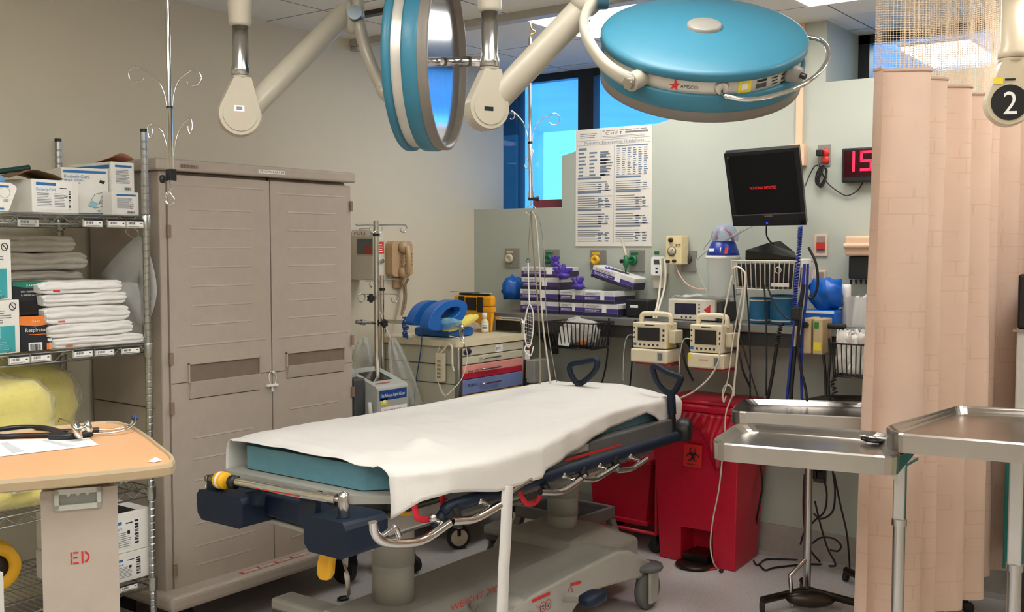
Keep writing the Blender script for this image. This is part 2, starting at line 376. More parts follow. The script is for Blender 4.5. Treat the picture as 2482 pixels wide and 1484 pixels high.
for z, hs in zip(ZS, (((42, 91, 529, 549, 1), (200, 247, 532, 550), (259, 303, 533, 551), (304, 346, 534, 552)), ((19, 70, 866, 885), (72, 122, 861, 879), (176, 224, 851, 868), (229, 275, 848, 864), (293, 337, 844, 859)), ((28, 80, 1184, 1198), (290, 320, 1160, 1170)), ((288, 332, 1424, 1438),))):
    m = M()
    for zz, r in ((z, .0033), (z - .032, .0033)):
        m.tube([(SX1, SY0, zz), (SX1, SY1, zz), (SX0, SY1, zz), (SX0, SY0, zz)], r, 6, closed=True)
    def zig(p, q, n):
        P = []
        for i in range(n + 1):
            t = i / n; P.append(p.lerp(q, t) + V(0, 0, -.016 + (.0145 if i % 2 else -.0145)))
        m.tube(P, .0022, 5)
    zig(V(SX1, SY0, z), V(SX1, SY1, z), 26); zig(V(SX1, SY1, z), V(SX0, SY1, z), 16); zig(V(SX0, SY0, z), V(SX0, SY1, z), 26)
    for i in range(1, 38): y = SY0 + (SY1 - SY0) * i / 38; m.tube([(SX0, y, z + .001), (SX1, y, z + .001)], .0014, 4)
    for i in range(1, 4): x = SX0 + (SX1 - SX0) * i / 4; m.tube([(x, SY0, z - .004), (x, SY1, z - .004)], .0022, 5)
    for x, y in ((SX1, SY1), (SX0, SY1), (SX1, SY0), (SX0, SY0)): m.lathe([(.0175, -.042), (.0185, 0), (.017, .004)], (x, y, z), n=12)
    sh = m.build('shelf', WIRE, unit)
    for h in hs: holder(sh, *h)
# ---- cartons
def carton(name, label, cat, P0, P1, z, h, dp, prn=None, group=None, body=WHITE, bev=.0025, extra=None):
    """box with its front face from P0 (left) to P1 (right), standing at z"""
    P0, P1 = V(P0.x, P0.y, z), V(P1.x, P1.y, z); u = (P1 - P0); w = u.length
    T = frame(P0, u); n = T.to_3x3() @ V(0, 0, 1)
    t = thing(name, label, cat, P0 + u / 2 - n * dp / 2, 0, group)
    b = M(); b.T = T; b.box((0, 0, -dp), (w, h, 0)); b.build('carton_body', body, t, bev=bev)
    if prn:
        pm = M(); prn(pm, T @ Matrix.Translation((0, 0, .0009)), w, h); pm.build('print', [PAPER, BLUEINK, INK, GINK, REDINK, BINK2, mat('sky_blue_ink', (150, 200, 215), .6), mat('teal_ink', (60, 165, 170), .6), mat('orange_ink', (235, 120, 80), .6)], t)
    return t, T, w, h
def up(T, z=.0006): return T @ Matrix.Translation((0, 0, z))
def pr_a(m, T, w, h):
    m.rect(T, .06 * w, .1 * h, .86 * w, .96 * h, 0); t = up(T); m.rect(t, .08 * w, .82 * h, .5 * w, .91 * h, 1); m.text('Kimberly-Clark', t @ Matrix.Translation((.08 * w, .66 * h, 0)), .13 * h, 1, w=.42 * w)
    m.lines(t, .09 * w, .42 * w, .2 * h, .62 * h, 9, 3, 4, .35); m.lines(t, .46 * w, .74 * w, .2 * h, .62 * h, 9, 3, 5, .35); m.bars(t, .77 * w, .81 * w, .12 * h, .7 * h, 2, 3, True)
    m.text('100', t @ Matrix.Translation((.66 * w, .48 * h, 0)), .1 * h, 2); m.rect(t, .58 * w, .74 * h, .74 * w, .77 * h, 2)
def pr_b(m, T, w, h):
    t = up(T); m.rect(t, .04 * w, .89 * h, .95 * w, .945 * h, 1); m.text('Kimberly Clark', t @ Matrix.Translation((.05 * w, .78 * h, 0)), .1 * h, 1, w=.55 * w)
    m.text('TECNOL  DUCKBILL', t @ Matrix.Translation((.05 * w, .715 * h, 0)), .055 * h, 1, w=.42 * w); m.text('Surgical Mask', t @ Matrix.Translation((.05 * w, .66 * h, 0)), .055 * h, 1, w=.35 * w)
    m.rect(t, .0, .0, w, .045 * h, 1); m.text('50', t @ Matrix.Translation((.75 * w, .07 * h, 0)), .06 * h, 2)
    m.add([t @ V(.82 * w, .76 * h, 0), t @ V(.93 * w, .73 * h, 0), t @ V(.9 * w, .67 * h, 0), t @ V(.8 * w, .7 * h, 0)], [(0, 1, 2, 3)], 2)
    m.add([t @ V(.62 * w, .32 * h, 0), t @ V(.78 * w, .25 * h, 0), t @ V(.7 * w, .15 * h, 0), t @ V(.55 * w, .2 * h, 0)], [(0, 1, 2, 3)], 6)
    for P in (((.62, .32), (.7, .45), (.9, .5), (.94, .38), (.78, .25)), ((.78, .25), (.9, .5)), ((.55, .2), (.7, .15), (.95, .22)), ((.94, .38), (.9, .26), (.78, .25))): m.tube([t @ V(a * w, c * h, 0) for a, c in P], .0006, 4, 2)
def pr_c(m, T, w, h):
    t = up(T); m.rect(T, .14 * w, .06 * h, .9 * w, .93 * h, 0); m.rect(t, .16 * w, .82 * h, .88 * w, .9 * h, 1); m.lines(t, .18 * w, .82 * w, .3 * h, .76 * h, 12, 3, 8, .45); m.bars(t, .55 * w, .85 * w, .08 * h, .17 * h, 2, 6)
    m.tube([t @ V(.72 * w + .05 * w * math.cos(a), .36 * h + .05 * w * math.sin(a), 0) for a in (i * .628 for i in range(10))], .001, 4, 8, closed=True); m.text('S', t @ Matrix.Translation((.69 * w, .335 * h, 0)), .06 * h, 8)
def pr_d(m, T, w, h):
    t = up(T); m.text('100', t @ Matrix.Translation((.68 * w, .33 * h, 0)), .13 * h, 2); m.rect(t, .0, .84 * h, .82 * w, .9 * h, 1); m.rect(t, 0, .06 * h, .7 * w, .12 * h, 1)
    m.tube([t @ V(.72 * w + .12 * w * math.cos(a), .66 * h + .12 * w * math.sin(a), 0) for a in (i * .524 for i in range(12))], .0004, 4, 3, closed=True)
zt = ZS[0] + .0045
P0, P1 = A(79, 520, X=.585), A(192, 520, X=.56); h = A(79, 433, X=.585).z - zt
carton('mask_box', 'white mask carton with printed label at the front of the top wire shelf', 'box', P0, P1, zt, h, .17, pr_a, 'mask cartons on the top shelf')
P0, P1 = A(151, 520, X=.42), A(264, 520, X=.46); h = A(152, 405, X=.42).z - zt
carton('mask_box', 'tall white mask carton with a drawing of a mask on its face', 'box', P0, P1, zt, h, .2, pr_b, 'mask cartons on the top shelf')
P0, P1 = A(272, 520, X=.53), A(337, 520, X=.53); h = A(272, 464, X=.53).z - zt
carton('mask_box', 'small white mask carton standing by the shelf post under an open one', 'box', P0, P1, zt, h, .06, pr_c, 'mask cartons on the top shelf')
zc = zt + h + .001; P0, P1 = A(270, 450, X=.47), A(326, 450, X=.47); h = A(263, 392, X=.45).z - zc
t, T, w, h = carton('mask_box', 'white mask carton with a raised open flap, stacked on the small one', 'box', P0, P1, zc, h, .28, pr_c, 'mask cartons on the top shelf')
fl = M(); fl.grid(lambda a, c: T @ V(a * w, h + .001 + .018 * math.sin(math.pi * a) * (1 - c) + .012 * (1 - c), -c * .1), 8, 4); fl.build('flap', mat('brown_board', (176, 120, 92), .7), t, solid=.001)
sd = M(); sd.T = frame(T @ V(-.0008, 0, -.28), T.to_3x3() @ V(0, 0, 1)); sd.rect(Matrix(), .03, h * .78, .27, h * .9, 0); sd.build('stripe', BLUEINK, t)
# tapered carton at the frame's edge
T = frame(V(.6, A(-70, 500, X=.6).y, zt), (0, 1, 0)); w = A(42, 500, X=.6).y - A(-70, 500, X=.6).y; h = A(20, 443, X=.6).z - zt
t = thing('mask_box', 'tapered white mask carton at the left end of the top shelf', 'box', T @ V(w / 2, 0, -.08), 0, 'mask cartons on the top shelf')
M().prism([(.1 * w, 0), (.8 * w, 0), (w, .8 * h), (.97 * w, .9 * h), (.85 * w, h), (.12 * w, h), (0, .85 * h)], T @ Matrix.Translation((0, 0, -.16)), .16).build('carton_body', WHITE, t, bev=.003)
m = M(); pr_d(m, up(T, .0008), w, h); m.build('print', [PAPER, BLUEINK, INK, GINK], t)
zz = zt + h
t = M().ell(T @ V(.68 * w, h + .012, -.06), (.05, .035, .02), n=14, fn=lambda d: 1 + wob(d, .35, 3)).build('hair_net', mat('pale_blue_nonwoven', (120, 160, 205), .8), None, sub=1); tag(t, 'crumpled pale blue bouffant cap lying on the tapered carton', 'cap')
p = A(-30, 420, X=.45); q = A(66, 407, X=.42)
t = thing('marker_tube', 'dark green tube lying across the cartons on the top shelf', 'tube', (p + q) / 2)
M().cyl(p, q, .0095, n=14).build('barrel', mat('bottle_green', (20, 62, 56), .35), t); M().cyl(q, q + (q - p).normalized() * .006, .0098, n=14).build('cap', BLACK, t)
a = A(15, 433, X=.53); c = A(135, 425, X=.5); zb = A(79, 433, X=.585).z
t = M().grid(lambda u, v: V(.57 - .17 * v + wob((u * 3, v * 3, 0), .02), a.y + (c.y - a.y) * u, zb + .004 + .026 * math.sin(math.pi * min(1, u * 1.1)) * (1 - .3 * v) + wob((u * 4, v * 4, 2), .006)), 14, 8).build('paper_scrap', mat('brown_paper', (120, 92, 66), .8), None, solid=.0012); tag(t, 'crumpled brown paper wrapper lying on the labelled mask carton', 'paper')
# ---- middle shelf
zm = ZS[1] + .0045
def pr_t(m, T, w, h):
    t = up(T); m.rect(t, 0, .03 * h, w * .88, .52 * h, 7); m.rect(up(t), 0, .3 * h, w * .55, .5 * h, 6); m.lines(t, w * .1, w * .82, .58 * h, .84 * h, 6, 3, 2, .35); m.lines(up(t), 0.1 * w, .8 * w, .08 * h, .25 * h, 5, 6, 3, .3)
    c = t @ Matrix.Translation((.84 * w, .88 * h, 0)); m.tube([c @ V(.012 * math.cos(i * .524), .012 * math.sin(i * .524), 0) for i in range(12)], .0012, 4, 2, closed=True); m.tube([c @ V(-.008, .008, 0), c @ V(.008, -.008, 0)], .0012, 4, 2)
    m.text('20', t @ Matrix.Translation((.68 * w, -.0 * h + .004, 0)), .018, 2)
P0, P1 = A(-60, 860, X=.6), A(50, 860, X=.565); h = A(44, 727, X=.58).z - zm
carton('respirator_box', 'white and teal respirator carton standing on the middle shelf, lower one of two', 'box', P0, P1, zm, h, .14, pr_t, 'teal respirator cartons')
z2 = zm + h + .001; P0, P1 = A(-75, 700, X=.6), A(29, 700, X=.565); h = A(24, 581, X=.58).z - z2
carton('respirator_box', 'white and teal respirator carton stacked upon its twin on the middle shelf', 'box', P0, P1, z2, h, .14, pr_t, 'teal respirator cartons')
BB = mat('black_card', (26, 30, 40), .4)
def pr_o(m, T, w, h):
    t = up(T); m.prism([(0, .76 * h), (.5 * w, .7 * h), (w, .76 * h), (w, h), (0, h)], t, .0003, 4); t2 = up(t, .0012); m.text('SAFE', t2 @ Matrix.Translation((.5 * w, .82 * h, 0)), .08 * h, 0, 'c', w=.25 * w)
    m.text('Respirator', t2 @ Matrix.Translation((.5 * w, .55 * h, 0)), .15 * h, 0, 'c', w=.7 * w); m.text('N95', t2 @ Matrix.Translation((.42 * w, .65 * h, 0)), .07 * h, 1, 'c', w=.14 * w); m.rect(t2, .25 * w, .46 * h, .85 * w, .48 * h, 4)
    m.rect(t, .25 * w, .01 * h, .68 * w, .24 * h, 0); m.bars(t2, .3 * w, .62 * w, .02 * h, .2 * h, 2, 5); m.rect(t, .82 * w, .02 * h, .98 * w, .2 * h, 4); m.rect(t, .85 * w, .26 * h, .98 * w, .34 * h, 0)
def pr_g(m, T, w, h):
    t = up(T); m.prism([(0, .88 * h), (.5 * w, .8 * h), (w, .88 * h), (w, h), (0, h)], t, .0003, 4); t2 = up(t, .0012); m.text('SAFE', t2 @ Matrix.Translation((.5 * w, .86 * h, 0)), .08 * h, 0, 'c', w=.25 * w)
    m.text('N95 RESPIRATOR', t2 @ Matrix.Translation((.52 * w, .68 * h, 0)), .07 * h, 0, 'c', w=.6 * w); m.text('& SURGICAL MASK', t2 @ Matrix.Translation((.52 * w, .58 * h, 0)), .07 * h, 0, 'c', w=.6 * w); m.rect(t, .2 * w, .1 * h, .95 * w, .42 * h, 3)
def blackbox(label, P0, P1, z, h, prn, topc):
    P0, P1 = V(P0.x, P0.y, z), V(P1.x, P1.y, z); u = P1 - P0; w = u.length; T = frame(P0, u); t = thing('respirator_box', label, 'box', P0 + u / 2, 0, 'black respirator cartons')
    b = M(); b.T = T; b.box((0, 0, -.1), (w, h, 0)); b.build('carton_body', BB, t, bev=.002)
    m = M(); prn(m, up(T, .001), w, h); m.build('print', [PAPER, BLUEINK, INK, mat('soft_black', (14, 14, 16), .3), topc], t); return h
P0, P1 = A(50, 860, X=.545), A(127, 855, X=.56); h = A(50, 768, X=.55).z - zm
h = blackbox('black respirator carton with an orange top band, beneath the green-topped one', P0, P1, zm, h, pr_o, mat('orange_print', (235, 130, 50), .45))
z2 = zm + h + .001; P0, P1 = A(32, 760, X=.52), A(117, 760, X=.53); h = A(33, 684, X=.525).z - z2
blackbox('black respirator carton with a green top band, stacked on the orange one', P0, P1, z2, h, pr_g, mat('green_print', (20, 120, 96), .45))
# folded linen
def pack(name, label, cat, group, x0, x1, y0, y1, z0, z1, m_, seed, lay=4, wrap=True, film_m=None):
    rg = random.Random(seed); t = thing(name, label, cat, ((x0 + x1) / 2, (y0 + y1) / 2, z0), 0, group); H = z1 - z0
    sec = []
    for i in range(lay):
        for j in range(4):
            a = -math.pi / 2 + math.pi * (j + .5) / 4; zc = z0 + H * (i + .5) / lay; r = H / lay / 2
            sec.append((x1 - r + math.cos(a) * r * 1.3 - rg.random() * .004 + (.006 if i % 2 else 0) - .012 * (i / lay) ** 2, zc + math.sin(a) * r * .99))
    full = [(x0, z0)] + [(x0 + .1, z0)] + sec + [(x0 + .1, z1), (x0, z1)]; n = len(full); nu = 22
    def fn(u, v):
        y = y0 + (y1 - y0) * u; e = min(u, 1 - u) / .07; k = min(1, e) ** .5; i = int(round(v * n)) % n; x, z = full[i]; zc = (z0 + z1) / 2
        sag = -.1 * H * (2 * u - 1) ** 2
        return V(x + wob((u * 7, z * 40, seed), .012), y + (z - zc) * .12 * (1 if u > .5 else -1) * rg.random(), min(z1 - .0004, max(z0 + .0002, zc + (z - zc) * (.72 + .28 * k) + (wob((u * 4, x * 5, seed + 5), .009) if z > z0 + H * .4 else 0) + sag * (1 if z > z0 + H * .3 else 0) * .3)))
    b = M().grid(fn, nu, n)
    b.add([fn(0, j / n) for j in range(n)], [tuple(range(n))]); b.add([fn(1, j / n) for j in range(n)], [tuple(range(n - 1, -1, -1))])
    b.build('folded_cloth', m_, t)
    return t
LIN = mat('white_linen', (232, 230, 226), .85, var=.02, bump=.2, bscale=220); LIN_SHADE = mat('shade_grey_linen', (196, 190, 178), .85, var=.04, bump=.2, bscale=200)  # second linen colour is darkened to stand for shade on the rear pile
ya, yb = A(120, 800, X=.6).y, A(326, 800, X=.6).y
zs = [A(200, y, X=.6).z for y in (848, 818, 785, 742, 712, 682)]; zs[0] = zm
rows = ((ya + .03, yb + .05), (ya + .012, yb + .01), (ya + .005, yb), (ya, yb - .008), (ya - .01, yb - .02))
wh = ['lowest of the white linen packs, jutting right over the shelf edge', 'second white linen pack up from the shelf in the front pile', 'middle white linen pack of the front pile', 'second white linen pack from the top of the front pile', 'topmost white linen pack of the front pile beside the black cartons']
for i in range(5):
    t = pack('linen_pack', wh[i], 'linen', 'white linen packs on the middle shelf', .3, .578 - .004 * i, rows[i][0], rows[i][1], zs[i] + .0005, zs[i + 1], LIN, 10 + i, 3)
    tg = M(); tg.box((.592, rows[i][0] + .03 + .04 * (i % 2), zs[i] + .008), (.6, rows[i][0] + .05 + .04 * (i % 2), zs[i] + .014))
    if i in (0, 2, 4): tg.build('red_tag', REDINK, t)
ya, yb = A(30, 640, X=.36).y, A(210, 640, X=.36).y
zs = [zm] + [A(200, y, X=.36).z for y in (722, 690, 655, 612, 572)]
wh = ['grey linen pack at the bottom of the shade-toned pile behind', 'grey linen pack second from the bottom of the shade-toned rear pile', 'middle grey linen pack of the shade-toned rear pile', 'grey linen pack second from the top of the shade-toned rear pile', 'grey linen pack on top of the shade-toned rear pile']
for i in range(5): pack('linen_pack', wh[i], 'linen', 'shade-toned grey linen packs at the back of the middle shelf', .07, .285 + .012 * (i % 2), ya + .01 * (i % 2), yb + (.02, .05, .03, .04, 0)[i], zs[i] + .0005, zs[i + 1], LIN_SHADE, 30 + i, 3)
# clear wrap over the front pile
t = M().grid(lambda u, v: V(.615 + wob((u * 6, v * 5, 1), .012) - .02 * v, A(117, 800, X=.61).y + (A(345, 800, X=.61).y - A(117, 800, X=.61).y) * u, zm + .004 + (A(150, 684, X=.6).z - zm) * v - .03 * max(0, u - .5) * v), 20, 14).build('plastic_wrap', film('linen_wrap', (240, 240, 238), .05, .1, .8, 25)); tag(t, 'clear plastic wrap loose around the front pile of white linen', 'wrap')
# translucent sheet hung outside the right end of the unit
pts = [(325, 578), (246, 664), (262, 692), (300, 735), (345, 790), (366, 765), (379, 715), (374, 660), (352, 590)]
P = [A(x, y, Y=-2.555) for x, y in pts]
t = thing('plastic_sheet', 'translucent grey plastic sheet hanging by a wire loop at the shelf end', 'sheet', P[0]); b = M()
c = sum(P, V(0, 0, 0)) / len(P); PP = crv(P, 3, True); rings = [[c.lerp(p, k) + V(0, .012 * (1 - k * k), 0) for p in PP] for k in (.001, .35, .7, 1)]
n = len(PP); b.add([p for r in rings for p in r], [(i * n + j, i * n + (j + 1) % n, (i + 1) * n + (j + 1) % n, (i + 1) * n + j) for i in range(3) for j in range(n)], 0, True)
b.build('sheet', mat('frosted_plastic', (206, 206, 202), .35, alpha=.75), t, solid=.002)
M().tube(crv([A(x, y, Y=-2.556) for x, y in ((326, 580), (307, 566), (306, 556), (318, 552), (333, 560), (334, 574), (327, 581))], 5), .0012, 5).build('wire_loop', mat('straw_wire', (205, 195, 150), .5), t)
# yellow gowns in clear bags
YG = mat('yellow_gown_cloth', (226, 214, 118), .85, var=.05, bump=.5, bscale=50)
def gown(label, x0, x1, ya_, yb_, z0, z1, seed):
    t = thing('gown_bag', label, 'gown bag', ((x0 + x1) / 2, (ya_ + yb_) / 2, z0), 0, 'bagged yellow gowns'); c = V((x0 + x1) / 2, (ya_ + yb_) / 2, (z0 + z1) / 2); r = ((x1 - x0) / 2, (yb_ - ya_) / 2, (z1 - z0) / 2)
    def f(k, am):
        def g(d):
            m_ = (abs(d.x) ** 4 + abs(d.y) ** 4 + abs(d.z) ** 4) ** .25; return k / m_ * (1 + wob(d + V(seed, 0, 0), am, 2.5) + .02 * math.sin(d.z * 26 + d.y * 5))
        return g
    def clampz(m):
        m.v = [V(p.x, p.y, max(p.z, z0 + .001)) for p in m.v]; return m
    clampz(M().ell(c, r, n=40, fn=f(.97, .1))).build('folded_gowns', YG, t); clampz(M().ell(c, r, n=32, fn=f(1.015, .11))).build('clear_bag', film('gown_bag_film', (250, 248, 225), .03, .06, .9, 18), t)
y0_ = -3.3; zl = ZS[2] + .0045
gown('large pile of yellow gowns in a clear bag at the back of the third shelf', .08, .34, y0_, A(212, 950, X=.34).y, zl, A(150, 868, X=.34).z, 1)
gown('yellow gowns in a shiny clear bag in front on the third shelf', .35, .6, y0_, A(146, 980, X=.58).y, zl + .13, A(80, 932, X=.58).z + .02, 2)
gown('flat yellow gown bag lying lowest, reaching right under the others', .345, .6, y0_, A(215, 1025, X=.58).y, zl, zl + .128, 3)
# two cartons on the bottom shelf
zb = ZS[3] + .0045
P0, P1 = A(200, 1410, X=.58), A(372, 1402, X=.58); h = A(379, 1326, X=.6).z - zb
def pr_e(m, T, w, h):
    m.rect(T, .36 * w, .14 * h, .84 * w, .82 * h, 0); t = up(T); m.rect(t, .38 * w, .72 * h, .56 * w, .8 * h, 1); m.text('Clark', t @ Matrix.Translation((.44 * w, .58 * h, 0)), .13 * h, 1, w=.13 * w)
    m.lines(t, .4 * w, .7 * w, .16 * h, .55 * h, 8, 3, 4, .35); m.bars(t, .75 * w, .81 * w, .18 * h, .78 * h, 2, 9, True); m.rect(t, .64 * w, .46 * h, .68 * w, .55 * h, 2); m.rect(t, .62 * w, .72 * h, .72 * w, .75 * h, 2)
carton('supply_box', 'white carton on the bottom wire shelf, lower of the two behind the table', 'box', P0, P1, zb, h, .3, pr_e, 'white cartons on the bottom shelf')
z2 = zb + h + .001; P0, P1 = A(200, 1310, X=.58), A(366, 1310, X=.58); h = A(368, 1230, X=.585).z - z2
t, T, w, h = carton('supply_box', 'white carton with a torn-open dark top, upper of the two on the bottom shelf', 'box', P0, P1, z2, h, .3, pr_e, 'white cartons on the bottom shelf')
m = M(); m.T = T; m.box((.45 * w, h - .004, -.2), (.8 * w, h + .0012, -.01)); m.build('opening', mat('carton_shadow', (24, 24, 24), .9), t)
# yellow reel and the pink-edged box at the frame's corner
p = A(-14, 1430, Z=zb); p.z = A(-14, 1372, X=p.x).z
t = thing('yellow_reel', 'yellow plastic reel with a dark centre on the bottom wire shelf', 'reel', (p.x, p.y, zb)); r = p.z - zb
ax = V(.9, -.3, 0).normalized()
M().lathe([(r * .55, -.04), (r * .95, -.045), (r, -.03), (r, .03), (r * .95, .045), (r * .55, .04), (r * .5, .02), (r * .5, -.02), (r * .55, -.04)], V(p.x, p.y, zb + r + .001), ax, n=36).build('rim', YELLOW, t); M().lathe([(0, -.03), (r * .52, -.03), (r * .52, .03), (0, .03)], V(p.x, p.y, zb + r + .001), ax, n=24).build('hub', mat('dark_brown_plastic', (40, 32, 26), .5), t)
P0, P1 = A(-70, 1470, X=.66), A(11, 1470, X=.66)
t, T, w, h = carton('pink_edged_box', 'white carton with a pink band in the bottom left corner', 'box', P0, P1, zb, A(5, 1388, X=.66).z - zb, .05)
m = M(); m.rect(up(T), 0, 0, w, h * .16, 0, .0006); m.build('band', mat('pink_ink', (215, 50, 110), .6), t)
P = A(300, 1475, X=.4)
t = M().box((.25, P.y - .2, .002), (.5, P.y + .03, .14)).build('floor_box', mat('grey_card', (120, 116, 108), .8), None, bev=.004); tag(t, 'low grey box on the floor under the wire shelving', 'box')
# ================================================================== overbed table
ZT = 1.06
out = [(-330, 1085), (-150, 1063), (0, 1046), (150, 1030), (262, 1020), (310, 1027), (350, 1048), (390, 1078), (421, 1104), (421, 1119), (393, 1129), (200, 1149), (0, 1167), (-200, 1186), (-360, 1200)]
P = [A(x, y, Z=ZT) for x, y in out]; P2 = crv(P, 4)
c = sum(P, V(0, 0, 0)) / len(P)
tb = thing('overbed_table', 'wood topped overbed table on a taupe column marked ED at lower left', 'table', (c.x, c.y, 0))
ins = [c + (p - c) * .955 for p in P2]
EDGE = mat('tan_edge', (170, 150, 118), .45, var=.03)
n = len(P2); m = M()
rings = [[V(p.x, p.y, ZT - .024) for p in [c + (q - c) * .985 for q in P2]], [V(p.x, p.y, ZT - .021) for p in P2], [V(p.x, p.y, ZT - .006) for p in P2], [V(p.x, p.y, ZT) for p in [c + (q - c) * .99 for q in P2]], [V(p.x, p.y, ZT) for p in [c + (q - c) * .965 for q in P2]], [V(p.x, p.y, ZT - .005) for p in ins]]
m.add([p for r in rings for p in r], [(i * n + j, i * n + (j + 1) % n, (i + 1) * n + (j + 1) % n, (i + 1) * n + j) for i in range(5) for j in range(n)], 0, False); m.add(rings[0], [tuple(range(n - 1, -1, -1))])
m.build('edge', EDGE, tb)
WOOD = mat('peach_laminate', (206, 157, 112), .42, var=.03, scale=6)
M().add([V(p.x, p.y, ZT - .0045) for p in ins], [tuple(range(n))]).build('tabletop', WOOD, tb)
a, b_ = A(97, 1175, Z=ZT - .025), A(284, 1160, Z=ZT - .025); u = b_ - a; w = u.length; T = frame(V(a.x, a.y, .02), u)
cm = M(); cm.prism([(0, 0), (w, 0), (w, ZT - .06), (0, ZT - .06)], T, -.09); cm.build('column', TAUPE, tb, bev=.012, seg=3)
# grip plate let into the column
h0 = A(190, 1248, X=T.translation.x).z
def lp(x, y, z=0):
    """pixel on the column face"""
    nrm = (T.to_3x3() @ V(0, 0, 1)); o = T.translation; r = A(x, y, d=1.) - CAM; k = (o - CAM).dot(nrm) / r.dot(nrm); return CAM + r * k + nrm * z
Ti = T.inverted(); q = [Ti @ lp(x, y) for x, y in ((132, 1240), (246, 1226), (252, 1176), (130, 1188))]
x0, x1 = q[0].x, q[1].x; yb, yt = (q[0].y + q[1].y) / 2, (q[2].y + q[3].y) / 2
g = M(); W2, H2 = x1 - x0, yt - yb
def rr(x0, y0, x1, y1, r, k=4):
    o = []
    for cx, cy, a0 in ((x1 - r, y0 + r, -90), (x1 - r, y1 - r, 0), (x0 + r, y1 - r, 90), (x0 + r, y0 + r, 180)):
        for i in range(k + 1): a = math.radians(a0 + 90 * i / k); o.append((cx + r * math.cos(a), cy + r * math.sin(a)))
    return o
for (xa, ya, xb, yb2) in ((x0, yb, x1, yb + H2 * .25), (x0, yt - H2 * .25, x1, yt), (x0, yb, x0 + W2 * .1, yt), (x1 - W2 * .1, yb, x1, yt)): g.prism(rr(xa, ya, xb, yb2, .003), T @ Matrix.Translation((0, 0, .0005)), .007)
g.prism(rr(x0 + W2 * .05, yb + .01, x1 - W2 * .05, yt - .01, .004), T @ Matrix.Translation((0, 0, .0003)), .0012, 1)
for i in range(3): g.cyl(T @ V(x0 + W2 * (.3 + .2 * i), yt - H2 * .27, .0005), T @ V(x0 + W2 * (.3 + .2 * i), yt - H2 * .27, .0074), H2 * .08, n=14)
g.build('grip', [mat('pale_grey_plastic', (196, 198, 190), .45), mat('grip_recess', (140, 142, 136), .6)], tb, bev=.002)
# stencilled mark
q = [Ti @ lp(x, y) for x, y in ((171, 1369), (218, 1332))]; hh = abs(q[1].y - q[0].y) * .92; ww = q[1].x - q[0].x; E = M(); TT = T @ Matrix.Translation((q[0].x, q[0].y, .0008)); s = hh * .14
for r_ in ((0, 0, s * 1.1, hh * .46), (0, hh * .54, s * 1.1, hh), (s * 1.6, 0, ww * .42, s), (s * 1.6, hh - s, ww * .42, hh), (s * 1.6, hh * .45, ww * .36, hh * .45 + s), (ww * .56, 0, ww * .56 + s * 1.1, hh)): E.rect(TT, *r_)
arc = [(ww * .68 + ww * .3 * math.sin(a), hh / 2 - hh / 2 * math.cos(a)) for a in [math.pi * (.06 + .88 * i / 10) for i in range(11)]]; arc2 = [(x - s * 1.05 if x > ww * .8 else x, hh / 2 + (y - hh / 2) * .74) for x, y in arc]
for i in range(10): E.quad(*[TT @ V(p[0], p[1], 0) for p in (arc[i], arc[i + 1], arc2[i + 1], arc2[i])])
E.build('stencil', mat('red_stencil_paint', (196, 40, 46), .7), tb)
fm = M(); cb = V((a.x + b_.x) / 2, (a.y + b_.y) / 2, 0); d1 = (T.to_3x3() @ V(1, 0, 0)); d2 = (T.to_3x3() @ V(0, 0, 1)); cb = cb - d2 * .045
for k in (-1, 1): fm.box((cb.x - .38, cb.y + k * .22 - .02, .04), (cb.x + .05, cb.y + k * .22 + .02, .08)); 
fm.box((cb.x - .06, cb.y - .24, .04), (cb.x + .06, cb.y + .24, .08)); fm.build('foot', TAUPE, tb, bev=.006)
for k in (-1, 1):
    for x in (cb.x - .36, cb.x + .03): M().cyl((x, cb.y + k * .22 - .012, .025), (x, cb.y + k * .22 + .012, .025), .025, n=16).cyl((x, cb.y + k * .22, .025), (x, cb.y + k * .22, .045), .008).build('caster', RUBBER, tb)
zt = ZT - .004
def onT(x, y, h=0): p = A(x, y, Z=zt + h); return V(p.x, p.y, zt + h)
# sheet of paper and scrap
p4 = [onT(-40, 1068, .0008), onT(215, 1062, .0008), onT(239, 1079, .0008), onT(0, 1107, .0008), onT(-60, 1116, .0008)]
t = thing('paper_sheet', 'printed white paper form lying on the overbed table', 'paper', p4[3]); M().add(p4, [(0, 4, 3, 2, 1)]).build('sheet', PAPER, t, solid=.0006)
m = M()
for q4 in (((95, 1066), (110, 1066), (185, 1080), (160, 1083)), ((0, 1074), (18, 1072), (60, 1094), (30, 1098))): m.add([onT(x, y, .0016) for x, y in q4], [(0, 1, 2, 3)])
m.build('print', mat('form_grey', (185, 188, 190), .7), t)
p = onT(375, 1118, .001); t = M().add([p + V(-.006, -.012, 0), p + V(.011, -.008, .0), p + V(.009, .011, .001), p + V(-.003, .006, .006), p + V(.002, .0, .008)], [(0, 1, 4), (1, 2, 4), (2, 3, 4), (3, 0, 4)]).build('paper_scrap', PAPER, None, solid=.0006); tag(t, 'tiny torn white paper scrap near the corner of the overbed table', 'paper')
